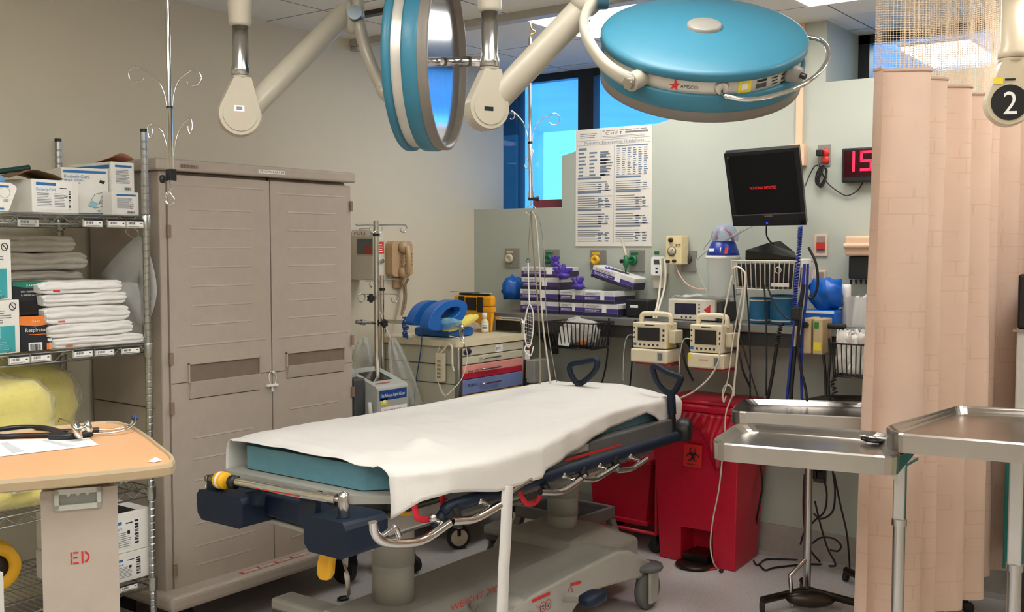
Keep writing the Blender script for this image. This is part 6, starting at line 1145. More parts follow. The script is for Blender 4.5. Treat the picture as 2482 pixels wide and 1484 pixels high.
# wire baskets
def basket(label, x0, y0, x1, y1, Yf, Yb, r, mt, nx, taper=.1, nz=1):
    p, q = A(x0, y1, Y=Yf), A(x1, y0, Y=Yf); t = thing('wire_basket', label, 'wire basket', ((p.x + q.x) / 2, (Yf + Yb) / 2, p.z)); m = M(); k = (q.x - p.x) * taper; zt_, zb_ = q.z, p.z
    def lp_(z, f): e = k * (1 - f); return [V(p.x + e, Yf + e * .6, z), V(q.x - e, Yf + e * .6, z), V(q.x - e, Yb, z), V(p.x + e, Yb, z)]
    m.tube(lp_(zt_, 1), r * 1.4, 6, closed=True); m.tube(lp_(zb_, 0), r, 6, closed=True)
    for i in range(1, nz): f = i / nz; m.tube(lp_(zb_ + (zt_ - zb_) * f, f), r, 6, closed=True)
    A0, B0 = lp_(zt_, 1), lp_(zb_, 0)
    for i in range(nx + 1):
        f = i / nx; m.tube([A0[0].lerp(A0[1], f), B0[0].lerp(B0[1], f), B0[3].lerp(B0[2], f), A0[3].lerp(A0[2], f)], r, 5)
    n2 = max(3, int(nx * abs(Yf - Yb) / (q.x - p.x)))
    for i in range(1, n2): f = i / n2; m.tube([A0[0].lerp(A0[3], f), B0[0].lerp(B0[3], f)], r, 5); m.tube([A0[1].lerp(A0[2], f), B0[1].lerp(B0[2], f)], r, 5)
    m.build('wire_frame', mt, t); return t, p, q
WW = mat('white_coated_wire', (214, 208, 196), .4); BW = mat('black_coated_wire', (24, 24, 26), .4)
t1, p, q = basket('black wire basket of plastic bags hanging under the ledge by the cords', 1322, 786, 1438, 842, -.5, -.31, .0028, BW, 11, .1)
clump('supply_bag', 'clear bags of supplies heaped in the left black basket', 'supplies', V((p.x + q.x) / 2, -.405, (p.z + q.z) / 2 + .015), ((q.x - p.x) * .38, .07, .066), film('basket_bag_film', (214, 212, 204), .45, .12, .9, 26), 11, .35, 3)
a, c = A(1352, 836, Y=-.485), A(1385, 795, Y=-.485); o = M().add([V(a.x, -.485, a.z), V(c.x - .012, -.487, a.z - .004), V(c.x, -.488, c.z), V(a.x + .015, -.486, c.z + .004)], [(0, 1, 2, 3)]).build('packet', PAPER, None, solid=.003); tag(o, 'white paper packet in the left black basket', 'packet')
o = M().ell(A(1412, 828, Y=-.43), (.03, .025, .02), n=12).build('orange_packet', mat('orange_wrap', (206, 120, 60), .5)); tag(o, 'small orange wrapped item low in the left black basket', 'packet')
t2, p, q = basket('white wire basket under the black screen holding a dark device', 1772, 634, 1926, 700, -.34, -.1, .0028, WW, 13, .04)
BP = p, q
m = M(); m.T = None; c = A(1886, 655, Y=-.345); m.tube([c + V(.014 * math.cos(i * .4488), 0, .014 * math.sin(i * .4488)) for i in range(14)], .002, 6, closed=True); m.rect(frame(A(1868, 695, Y=-.344), (1, 0, 0)), 0, 0, .085, .018); m.build('tag', WW, t2)
t = thing('dark_device', 'black angular device lying on top of the white wire basket', 'device', A(1860, 625, Y=-.22)); zt2 = q.z + .004
P4 = [A(1806, 606, Y=-.3), A(1862, 588, Y=-.2), A(1892, 583, Y=-.16), A(1928, 612, Y=-.2), A(1932, 626, Y=-.28)]
bt_ = [V(p_.x, p_.y, zt2) for p_ in P4]; n_ = 5; M().add(bt_ + P4, [tuple(range(n_ - 1, -1, -1)), tuple(range(n_, 2 * n_))] + [(i, (i + 1) % n_, n_ + (i + 1) % n_, n_ + i) for i in range(n_)]).build('device_body', mat('glossy_black', (14, 14, 16), .25), t, bev=.004)
M().box((p.x + .02, -.32, p.z + .01), (q.x - .03, -.13, q.z - .012)).build('lower_block', BLACK, t, bev=.004)
# glove boxes
PUR = mat('purple_print', (74, 58, 140), .45); PURD = mat('dark_purple_print_shade', (44, 40, 66), .45)  # dark purple serves the printed strip and the shaded end face
GLV = mat('purple_nitrile', (76, 54, 158), .5, var=.06)
def glovebox(label, x0, y0, x1, y1, Yf, z=None, yaw=0., tilt=0., h=None, dp=.12):
    p, q = A(x0, y1, Y=Yf), A(x1, y0, Y=Yf); z = p.z if z is None else z; Wg, Hg = q.x - p.x, h or (q.z - p.z)
    t = thing('glove_box', label, 'glove box', (p.x + Wg / 2, Yf + dp / 2, z), 0, 'glove boxes on the ledge'); T = Matrix.Translation((p.x, Yf, z)) @ Matrix.Rotation(yaw, 4, 'Z') @ Matrix.Rotation(tilt, 4, 'Y')
    b = M(); b.T = T; b.box((0, 0, 0), (Wg, dp, Hg)); b.build('carton_body', mat('glove_carton_white', (214, 212, 210), .5, var=.02), t, bev=.002)
    F_ = T @ frame((0, -.0008, 0), (1, 0, 0)); m = M(); m.rect(F_, 0, Hg * .3, Wg, Hg * .62, 0); m.rect(F_, 0, 0, Wg, Hg * .28, 1); m.rect(F_, Wg * .55, Hg * .3, Wg * .68, Hg * .95, 2, .0003); m.lines(up(F_), Wg * .08, Wg * .5, Hg * .68, Hg * .9, 2, 3, int(x0), .4, .3, True); m.lines(up(F_), Wg * .06, Wg * .5, Hg * .36, Hg * .56, 2, 2, int(x0) + 1, .4, .3, True)
    S_ = T @ frame((Wg + .0008, 0, 0), (0, 1, 0)); m.rect(S_, 0, 0, dp, Hg * .62, 1); U_ = T @ frame((0, 0, Hg + .0008), (1, 0, 0), (0, 1, 0)); m.add([U_ @ V(Wg * .5 + Wg * .22 * math.cos(i * .524), dp * .5 + dp * .22 * math.sin(i * .524), 0) for i in range(12)], [tuple(range(12))], 1); m.build('print', [PUR, PURD, PAPER, GINK], t); return T, Wg, Hg  # end face painted dark purple to stand for its shade
def glove(label, c, s, seed):
    m = M(); rg = random.Random(seed); m.ell(c, (.035 * s, .03 * s, .018 * s), n=14, fn=lambda d_: 1 + wob(d_ + V(seed, 0, 0), .5, 2))
    for i in range(4): a = -.9 + .6 * i + rg.uniform(-.2, .2); e = c + V(math.sin(a) * .055 * s, rg.uniform(-.02, .01), .01 + math.cos(a) * .045 * s); m.tube(crv([c, c.lerp(e, .5) + V(0, 0, .008), e], 4), [.013 * s] * 5 + [.011 * s, .009 * s, .008 * s, .005 * s], 8)
    o = m.build('glove', GLV); tag(o, label, 'glove', 'purple gloves on the ledge boxes')
zs_ = ZL + .001; H1 = .062
c1, c2, c3 = (1262, 1354), (1356, 1412), (1414, 1500)
for i, lab in enumerate(('glove box at the bottom of the left stack behind the cords', 'glove box in the middle of the left stack behind the cords', 'glove box third up in the left stack behind the cords')): glovebox(lab, c1[0] - (0, 2, -2)[i], 735, c1[1] + (0, -2, 1)[i], 705, -.19, zs_ + i * (H1 + .002), h=H1, dp=.17)
T, Wg, Hg = glovebox('topmost glove box of the left stack, a glove tuft sticking out', c1[0] + 2, 735, c1[1] + 14, 705, -.185, zs_ + 3 * (H1 + .002), .1, 0, H1 - .008, .13)
for i, lab in enumerate(('lower glove box in the middle stack beside the left one', 'upper glove box in the middle stack, white end showing')): glovebox(lab, c2[0] + 1, 735, c2[1], 705, -.205, zs_ + i * (H1 + .002), h=H1 + .001, dp=.18)
for i, lab in enumerate(('lower glove box of the right stack, its end painted dark for shade towards the case', 'upper glove box of the right stack under the tilted one')): glovebox(lab, c3[0], 735, c3[1] - 8 * i, 705, -.22, zs_ + i * (H1 + .002), -.05, 0, H1 + .001, .19)
glovebox('tilted glove box sliding down on the right stack', 1432, 690, 1536, 655, -.15, zs_ + 2 * (H1 + .002) + .072, 0, math.radians(15), H1, .12)
glove('purple glove on top of the leftmost glove boxes', V(A(1345, 664, Y=-.12).x, -.12, zs_ + 4 * (H1 + .002) + .008), .8, 3); glove('purple glove spread over the edge between two glove box stacks', V(A(1365, 690, Y=-.2).x, -.2, zs_ + 3 * (H1 + .002) + .012), 1.15, 4); glove('purple glove lying on the middle glove boxes near the tilted box', V(A(1402, 692, Y=-.2).x, -.2, zs_ + 2 * (H1 + .002) + .02), 1.0, 5); glove('purple glove poking out of the tilted glove box', V(A(1475, 668, Y=-.12).x, -.12, A(1475, 668, Y=-.12).z + .005), .7, 6)
clump('blue_bag', 'crumpled blue plastic bag left of the glove boxes', 'bag', A(1244, 700, Y=-.1), (.05, .07, .075), mat('blue_film', (20, 96, 186), .3, var=.1), 9, .5, 3)
# dark case
p, q = A(1515, 760, Y=-.2), A(1572, 728, Y=-.2); t = thing('dark_case', 'small black case with a white label on the ledge', 'case', ((p.x + q.x) / 2, -.15, ZL)); M().box((p.x, -.2, ZL + .001), (q.x, -.1, q.z)).build('case_body', BLACK, t, bev=.01, seg=3); m = M(); m.rect(frame((p.x + .03, -.2008, ZL + (q.z - ZL) * .55), (1, 0, 0)), 0, 0, .045, .014, 0); m.build('label', PAPER, t); M().cyl(V(q.x, -.15, ZL + .02), V(q.x + .012, -.15, ZL + .02), .004, n=8).build('plug', BLACK, t)
# infusion pump on the ledge
p, q = A(1619, 763, Y=-.23), A(1734, 728, Y=-.23); t = thing('syringe_pump', 'white box pump with dark display and red triangle key on the ledge', 'pump', ((p.x + q.x) / 2, -.15, ZL)); T = frame((p.x, -.2305, ZL + .004), (1, 0, 0)); Wq, Hq = q.x - p.x, q.z - ZL - .004
M().box((p.x, -.23, ZL + .004), (q.x, -.06, q.z)).build('pump_body', mat('pump_white', (226, 220, 206), .42), t, bev=.006, seg=3); M().box((q.x + .001, -.215, ZL + .001), (q.x + .03, -.06, q.z - .012)).build('side_cover', mat('charcoal_housing', (66, 68, 68)), t, bev=.004)
m = M(); m.rect(T, Wq * .14, Hq * .26, Wq * .6, Hq * .8, 0); m.add([T @ V(Wq * .76, Hq * .5, 0), T @ V(Wq * .9, Hq * .25, 0), T @ V(Wq * .9, Hq * .78, 0)], [(0, 1, 2)], 1)
for i in range(4): m.rect(T, Wq * .65, Hq * (.2 + .17 * i), Wq * .68, Hq * (.28 + .17 * i), 2)
for i in range(3): m.rect(T, Wq * (.28 + .09 * i), Hq * .08, Wq * (.32 + .09 * i), Hq * .16, 2)
m.build('panel', [mat('navy_display', (38, 40, 66), .15), REDINK, INK], t)
o = M().grid(lambda u, v: V(p.x + .01 + (q.x - p.x + .03) * u + .02 * v, -.21 + .15 * v, q.z + .008 + wob((u * 5, v * 4, 3), .02) + .016 * u), 12, 6).build('packet', film('packet_film', (232, 232, 228), .55, .1, .7, 30), None, solid=.002); tag(o, 'flat clear packets lying on the white box pump', 'packet')
# vital signs monitors
def monitor(label, x0, y0, x1, y1, Yf, blue_led, ylab):
    p, q = A(x0, y1, Y=Yf), A(x1, y0, Y=Yf); t = thing('vitals_monitor', label, 'monitor', ((p.x + q.x) / 2, Yf + .06, p.z), 0, 'cream vital signs monitors'); Wq, Hq = q.x - p.x, q.z - p.z; T = frame((p.x, Yf - .0008, p.z), (1, 0, 0))
    M().box((p.x, Yf, p.z + Hq * .36), (q.x, Yf + .11, q.z)).build('case', CREAM, t, bev=.006, seg=3); M().box((p.x - .006, Yf - .012, p.z), (q.x + .012, Yf + .12, p.z + Hq * .34)).build('base_module', CREAM, t, bev=.008, seg=3)
    M().tube(crv([V(p.x + .02, Yf + .05, q.z - .01), V(p.x + .022, Yf + .05, q.z + .03), V(p.x + .05, Yf + .05, q.z + .04), V(q.x - .03, Yf + .05, q.z + .04), V(q.x - .004, Yf + .05, q.z + .03), V(q.x - .002, Yf + .05, q.z - .01)], 4), .012, 12).build('handle', CREAM, t)
    m = M(); m.rect(T, Wq * .13, Hq * .53, Wq * .84, Hq * .9, 0, .0004); m.rect(T, Wq * .16, Hq * .55, Wq * .81, Hq * .88, 1, .0008)
    for i in range(5): m.rect(T, Wq * (.2 + .13 * i), Hq * .42, Wq * (.26 + .13 * i), Hq * .47, 2)
    for i in range(3): m.rect(T, Wq * .89, Hq * (.55 + .12 * i), Wq * .95, Hq * (.61 + .12 * i), 2); m.rect(T, Wq * .03, Hq * (.6 + .12 * i), Wq * .08, Hq * (.64 + .12 * i), 2)
    m.rect(T, Wq * .02, Hq * .42, Wq * .12, Hq * .49, 3); m.rect(T, Wq * .36, Hq * .93, Wq * .64, Hq * .955, 2); m.build('screen', [mat('screen_bezel', (196, 186, 158), .5), mat('dead_screen', (44, 42, 44), .12), INK, BLUEINK], t)
    T2 = frame((p.x - .006, Yf - .0128, p.z), (1, 0, 0)); m = M(); m.rect(T2, Wq * .8, Hq * .06, Wq * .98, Hq * .28, 0); m.bars(up(T2, .0004), Wq * .83, Wq * .95, Hq * .08, Hq * .26, 1, 3)
    if ylab: m.rect(T2, Wq * .02, Hq * .2, Wq * .14, Hq * .33, 2); m.rect(T2, Wq * .36, Hq * .18, Wq * .64, Hq * .21, 3)
    m.build('label', [mat('label_grey', (186, 184, 176), .5), INK, YLAB, mat('pink_print', (226, 140, 140), .6)], t)
    if not ylab: a = frame((q.x + .0008, Yf + .02, p.z + Hq * .4), (0, 1, 0)); m = M(); m.rect(a, 0, 0, .035, Hq * .16, 0); m.build('side_label', YLAB, t)
    M().box((q.x + .001, Yf + .02, p.z + Hq * .5), (q.x + .035, Yf + .1, p.z + Hq * .82)).build('connector_block', mat('ivory_block', (204, 194, 166), .5), t, bev=.004); M().box((p.x + .03, Yf + .111, p.z + Hq * .3), (q.x - .03, Yf + .18, p.z + Hq * .6)).build('mount', BLACK, t, bev=.004)
    M().tube(crv([V(p.x, Yf + .03, p.z + Hq * .64), V(p.x - .04, Yf + .02, p.z + Hq * .62), V(p.x - .06, Yf + .02, p.z + Hq * .2), V(p.x - .062, Yf + .02, p.z - .1)], 5), .0025, 6).build('clear_lead', mat('milky_tube', (206, 210, 206)), t)
    M().tube(crv([V(q.x + .02, Yf + .05, p.z + Hq * .5), V(q.x + .06, Yf + .04, p.z + Hq * .4), V(q.x + .08, Yf + .04, p.z), V(q.x + .1, Yf + .08, p.z - .08)], 6), .005, 8).build('black_lead', BLACK, t)
    m = M(); m.T = None; M().box((p.x + .01, Yf + .01, p.z - .012), (q.x + .02, Yf + .1, p.z - .001)).build('tray', mat('dull_red_tray', (150, 40, 44), .5), t)
monitor('cream vital signs monitor hung under the ledge, left of the pair', 1533, 785, 1615, 876, -.46, 1, 0)
monitor('cream vital signs monitor hung under the ledge, right one with yellow sticker', 1671, 790, 1752, 890, -.46, 1, 1)
# black television on its arm
t = thing('television', 'black flat screen turned forward on an arm above the white basket', 'screen', A(1860, 548, d=4.62)); TL, TR_, BR, BL = A(1754, 373, d=4.56), A(1936, 358, d=4.44), A(1955, 546, d=4.56), A(1777, 549, d=4.68)
u = ((TR_ - TL) + (BR - BL)).normalized(); v = ((TL - BL) + (TR_ - BR)).normalized(); T = frame(BL, u, v); Ti = T.inverted(); P = [Ti @ q_ for q_ in (BL, BR, TR_, TL)]; pr = [(p_.x, p_.y) for p_ in P]
Wt, Ht = (pr[1][0] - pr[0][0]), (pr[3][1] - pr[0][1])
TVB = mat('tv_gloss_black', (9, 9, 11), .3, spec=.3); M().prism(pr, T @ Matrix.Translation((0, 0, -.05)), .05).build('cabinet', TVB, t, bev=.006); cx_ = sum(p_[0] for p_ in pr) / 4; cy_ = sum(p_[1] for p_ in pr) / 4
M().prism([(cx_ + (x - cx_) * .7, cy_ + (y - cy_) * .7) for x, y in pr], T @ Matrix.Translation((0, 0, -.1)), .05).build('back_housing', BLACK, t, bev=.015)
yb_ = pr[0][1]; m = M(); m.add([T @ V(pr[0][0] + .02, yb_ + Ht * .16, .0008), T @ V(pr[1][0] - .02, yb_ + Ht * .16, .0008), T @ V(pr[2][0] - .02, pr[2][1] - .015, .0008), T @ V(pr[3][0] + .015, pr[3][1] - .015, .0008)], [(0, 1, 2, 3)], 0)
m.build('screen_glass', mat('black_screen_glass', (5, 5, 6), .12, spec=.15), t)
m = M(); m.rect(T @ Matrix.Translation((pr[0][0] + Wt * .02, yb_ + Ht * .145, .001)), 0, 0, Wt * .96, .004, 0); m.rect(T, Wt * .44, yb_ + Ht * .115, Wt * .55, yb_ + Ht * .135, 0, .001); m.build('trim_line', mat('grey_trim', (90, 90, 92), .3), t)
m = M(); m.text('NO SIGNAL DETECTED', T @ Matrix.Translation((Wt * .27, yb_ + Ht * .5, .0014)), .017, 0, w=Wt * .36); m.build('screen_text', mat('red_glow', (230, 30, 40), .5, var=0, emit=.55), t)
m = M(); m.ell(T @ V(Wt * .47, yb_ + Ht * .03, .002), .004, n=10); m.build('standby_light', mat('blue_glow', (20, 40, 255), .5, var=0, emit=3), t)
m = M(); m.text('D', T @ Matrix.Translation((pr[3][0] + .012, pr[3][1] - .025, .0014)), .014, 0); m.build('corner_mark', mat('amber_mark', (150, 90, 60), .5), t)
c = T @ V(Wt * .5, yb_ + Ht * .5, -.1); wp = A(1850, 440, Y=-.001); M().tube([c, c.lerp(wp, .5), wp], .022, 10).box((wp.x - .05, -.02, wp.z - .1), (wp.x + .05, -.001, wp.z + .1)).build('arm', BLACK, t)
M().tube(crv([T @ V(Wt * .45, yb_ + .01, -.03), A(1858, 570, Y=-.3), A(1866, 585, Y=-.26), A(1875, 592, Y=-.24)], 5), .0035, 6).build('cable', BLACK, t)
# clock with its cord and the plate with red plugs
p, q = A(2039, 443, Y=-.05), A(2185, 352, Y=-.05); t = thing('digital_clock', 'black digital wall clock with red numerals cut off by the curtain', 'clock', ((p.x + q.x) / 2, -.025, p.z)); M().box((p.x, -.05, p.z), (q.x, -.001, q.z)).build('case', BLACK, t, bev=.006)
T = frame((p.x, -.0508, p.z), (1, 0, 0)); Hq = q.z - p.z; M().rect(T, .01, Hq * .16, q.x - p.x - .01, Hq - .012).build('window', mat('dark_red_window', (50, 8, 14), .2), t)
E7 = M()
def seg(x0, y0, x1, y1): E7.rect(up(T, .0008), x0, y0, x1, y1)
xa = A(2066, 400, Y=-.05).x - p.x; z0, z1 = A(2085, 415, Y=-.05).z - p.z, A(2085, 366, Y=-.05).z - p.z; sw = .0115; zm_ = (z0 + z1) / 2
x2 = xa + .035; seg(xa, z0, xa + sw, z1)
x3 = x2; x4 = x2 + .055; seg(x3, z1 - sw, x4, z1); seg(x3, zm_ - sw / 2, x4, zm_ + sw / 2); seg(x3, z0, x4, z0 + sw); seg(x3, zm_, x3 + sw, z1); seg(x4 - sw, z0, x4, zm_)
E7.build('numerals', mat('red_led', (255, 26, 60), .5, var=0, emit=1.4), t)
cp0 = A(1996, 405, Y=-.03); M().tube(crv([A(2092, 442, Y=-.02), A(2078, 462, Y=-.02), A(2056, 474, Y=-.015), A(2040, 470, Y=-.015), A(2012, 450, Y=-.02), A(1998, 432, Y=-.02), A(1990, 410, Y=-.03), A(1986, 400, Y=-.04), A(1993, 392, Y=-.03)], 5), .003, 7).build('cord', BLACK, t)
lo = []
for k_ in range(4):
    for i in range(12): a = i * .5236; lo.append(A(1989 + 11 * math.cos(a) * (1 - .1 * k_) + k_ * 2 - 6 * math.sin(a), 425 + 24 * math.sin(a) + k_ * 2, Y=-.02 - .005 * k_))
M().tube(crv(lo, 2), .003, 6).build('cord_bundle', BLACK, t)
t = plate('metal wall plate with two red sockets and a black plug by the clock', 1983, 350, 2014, 404, 0, None, 'power_outlet')
RS = mat('red_socket', (196, 52, 44), .4)
for y in (370, 388): c = w(2003, y); M().lathe([(0, 0), (.018, 0), (.02, .006), (.014, .012), (0, .012)], (c.x, -.008, c.z), (0, -1, 0), 20).build('socket', RS, t)
c = w(1996, 372); M().box((c.x - .02, -.05, c.z - .014), (c.x + .01, -.0215, c.z + .014)).build('plug', BLACK, t, bev=.004)
t = M().tube(crv([A(1951, 452, Y=-.05), A(1962, 425, Y=-.03), A(1974, 404, Y=-.025), A(1982, 401, Y=-.03)], 5), .003, 7).build('black_lead', BLACK); tag(t, 'black lead running from behind the screen to the wall plug', 'lead')
# switch plates, dispenser
t = plate('peach framed wall plate with a red switch', 1974, 567, 2007, 621, 0, None, 'switch_plate', plc=mat('peach_plate', (220, 194, 172), .45)); p, q = w(1980, 614), w(2002, 573); m = M(); T = frame((0, -.0085, 0), (1, 0, 0)); m.rect(T, p.x, p.z, q.x, q.z, 0); a, c = w(1981, 604), w(2001, 594); m.build('insert', mat('grey_insert', (150, 140, 132), .4), t); M().box((a.x, -.016, a.z), (c.x, -.009, c.z + .012)).build('rocker', RS, t)
t = plate('grey wall plate below the red switch, half hidden by the blue bag', 1974, 655, 2003, 700, 0, None, 'switch_plate', plc=mat('peach_plate', (220, 194, 172))); p, q = w(1979, 694), w(1999, 660); m = M(); m.rect(frame((0, -.0085, 0), (1, 0, 0)), p.x, p.z, q.x, q.z, 0); m.build('insert', mat('grey_insert', (150, 140, 132)), t)
p, q = A(2046, 620, Y=-.1), A(2130, 572, Y=-.1); t = thing('otoscope_unit', 'peach wall unit over a black dispenser beside the curtain', 'wall unit', ((p.x + q.x) / 2, -.05, p.z)); M().box((p.x, -.1, p.z), (q.x, -.001, q.z)).build('housing', PEACH, t, bev=.01, seg=3); M().cyl(V(p.x, -.103, (p.z + q.z) / 2), V(q.x, -.103, (p.z + q.z) / 2), .012, n=14).build('front_roll', PEACH, t)
a = A(2056, 676, Y=-.08); M().box((a.x, -.08, a.z), (q.x, -.002, p.z - .002)).build('dispenser', BLACK, t, bev=.005)
for i in range(4): c = A(2063 + i * 12, 678, Y=-.05); M().cyl(c, c - V(0, 0, .022), .006, .003, 10).build('specula', BLACK, t)
# blue tubs and bag on the ledge
CYL = mat('blue_crepe_roll', (34, 112, 160), .6, var=.2, scale=18); 
for lab, x0, x1, y0, Y in (('blue and white wrapped roll on the ledge under the basket, left one', 1818, 1866, 722, -.17), ('blue and white wrapped roll on the ledge beside the cables, right one', 1870, 1922, 716, -.17)):
    p, q = A(x0, 770, Y=Y), A(x1, y0, Y=Y); r = (q.x - p.x) / 2; t = thing('wrapped_roll', lab, 'roll', ((p.x + q.x) / 2, Y, ZL), 0, 'blue rolls on the ledge')
    M().lathe([(0, 0), (r * .97, 0), (r, .004), (r, q.z - ZL - .008), (r * .96, q.z - ZL), (r * .6, q.z - ZL), (r * .55, q.z - ZL - .03), (0, q.z - ZL - .03)], ((p.x + q.x) / 2, Y, ZL + .001), n=32).build('roll_body', CYL, t)
    m = M(); m.lathe([(r * 1.004, .012), (r * 1.004, .018)], ((p.x + q.x) / 2, Y, ZL + .001), n=32).lathe([(r * 1.004, q.z - ZL - .016), (r * 1.004, q.z - ZL - .01)], ((p.x + q.x) / 2, Y, ZL + .001), n=32).build('white_band', PAPER, t)
BBG = mat('vivid_blue_bag', (10, 98, 200), .35, var=.08)
c0 = A(2003, 760, Y=-.15); ztb = A(2003, 684, Y=-.15).z; hb = ztb - ZL
o = M(); o.ell((c0.x, -.15, ZL + hb * .72), (.075, .07, hb * .36), n=26, fn=lambda d_: .95 / (abs(d_.x) ** 3 + abs(d_.y) ** 3 + abs(d_.z) ** 3) ** .333 * (1 + wob(d_, .3, 3))); t = thing('blue_parcel', 'vivid blue plastic wrapped parcel on the ledge beside the cream unit', 'parcel', (c0.x, -.15, ZL)); o.build('upper_bag', BBG, t); M().box((c0.x - .075, -.22, ZL + .001), (c0.x + .07, -.08, ZL + hb * .38)).build('lower_box', BBG, t, bev=.01); M().box((c0.x - .076, -.222, ZL + hb * .3), (c0.x + .06, -.221, ZL + hb * .36)).build('white_strip', PAPER, t)
p = A(2052, 700, Y=-.12); r = .02; t = M().lathe([(0, ZL + .001), (r, ZL + .001), (r, p.z), (r * .9, p.z + .02), (0, p.z + .02)], (p.x, -.12, 0), n=20).build('white_bottle', PAPER); tag(t, 'slim white bottle on the ledge at the curtain', 'bottle')
p, q = A(2050, 770, Y=-.18), A(2120, 722, Y=-.18); t = thing('clear_bin', 'clear plastic bin of wrapped swabs on the ledge at the curtain', 'bin', ((p.x + q.x) / 2, -.13, ZL)); M().box((p.x, -.18, ZL + .002), (q.x, -.05, q.z)).build('bin', film('bin_clear', (228, 228, 226), .4, .1, 0), t)
rg = random.Random(3)
for i in range(9): x = p.x + .02 + .018 * i; M().add([V(x, -.16 + .01 * (i % 3), ZL + .01), V(x + .022, -.16 + .01 * (i % 3), ZL + .01), V(x + .03 + rg.uniform(-.01, .015), -.14, q.z + rg.uniform(-.01, .02)), V(x + .008, -.14, q.z + rg.uniform(-.01, .02))], [(0, 1, 2, 3)]).build('swab_packet', PAPER, t, solid=.002)
# two-module cream unit and right-hand basket
def unit(x0, y0, x1, y1, nm, t, Yf, led):
    p, q = A(x0, y1, Y=Yf), A(x1, y0, Y=Yf); M().box((p.x, Yf, p.z), (q.x, Yf + .12, q.z)).build(nm, mat('aged_cream', (196, 176, 136), .45), t, bev=.005); return p, q
t = thing('gas_module', 'pair of narrow cream modules with a green lamp hung at the ledge', 'gas module', A(1975, 860, Y=-.4)); p, q = unit(1946, 772, 1966, 857, 'module', t, -.4, 0); c = A(1954, 788, Y=-.4); M().cyl(c + V(0, 0, 0), c + V(0, -.014, 0), .013, n=14).build('knob', BLACK, t)
p, q = unit(1969, 774, 1994, 859, 'module', t, -.4, 1); a, c = A(1974, 797, Y=-.4), A(1985, 782, Y=-.4); m = M(); m.rect(frame((a.x, -.401, a.z), (1, 0, 0)), 0, 0, c.x - a.x, c.z - a.z, 0); a, c = A(1972, 850, Y=-.4), A(1990, 830, Y=-.4); m.rect(frame((a.x, -.401, a.z), (1, 0, 0)), 0, 0, c.x - a.x, c.z - a.z, 1); m.build('markings', [mat('green_lamp', (20, 130, 50), .3), YLAB], t); c = A(2000, 790, Y=-.33); M().cyl(c, c + V(.09, 0, .0), .012, n=10).build('clamp_arm', BLACK, t)
t3, p, q = basket('black wire basket stuffed with white wrappers beside the curtain', 2014, 838, 2112, 912, -.46, -.31, .0028, BW, 8, .06)
rg = random.Random(8); cx_ = (p.x + q.x) / 2; zt_ = q.z
for i in range(9):
    x = p.x + (q.x - p.x) * (.1 + .095 * i); m = M(); hh2 = .025 + rg.random() * .02; yy = -.42 + .012 * (i % 4)
    m.grid(lambda u, v: V(x + (u - .5) * .075 + wob((u * 3, v * 3, i), .03), yy + wob((u * 4, v * 4, i + 9), .022), p.z + .012 + (zt_ - p.z + hh2) * v + wob((u * 5, 0, i), .03) * v), 7, 7); m.v = [V(min(max(v_.x, p.x + .008), q.x - .008), v_.y, v_.z) for v_ in m.v]
    o = m.build('wrapper', mat('white_wrapper', (226, 224, 218), .6, var=.04), None, solid=.002); tag(o, 'white crumpled wrapper stuffed in the black basket by the curtain', 'wrapper', 'white wrappers in the basket by the curtain')
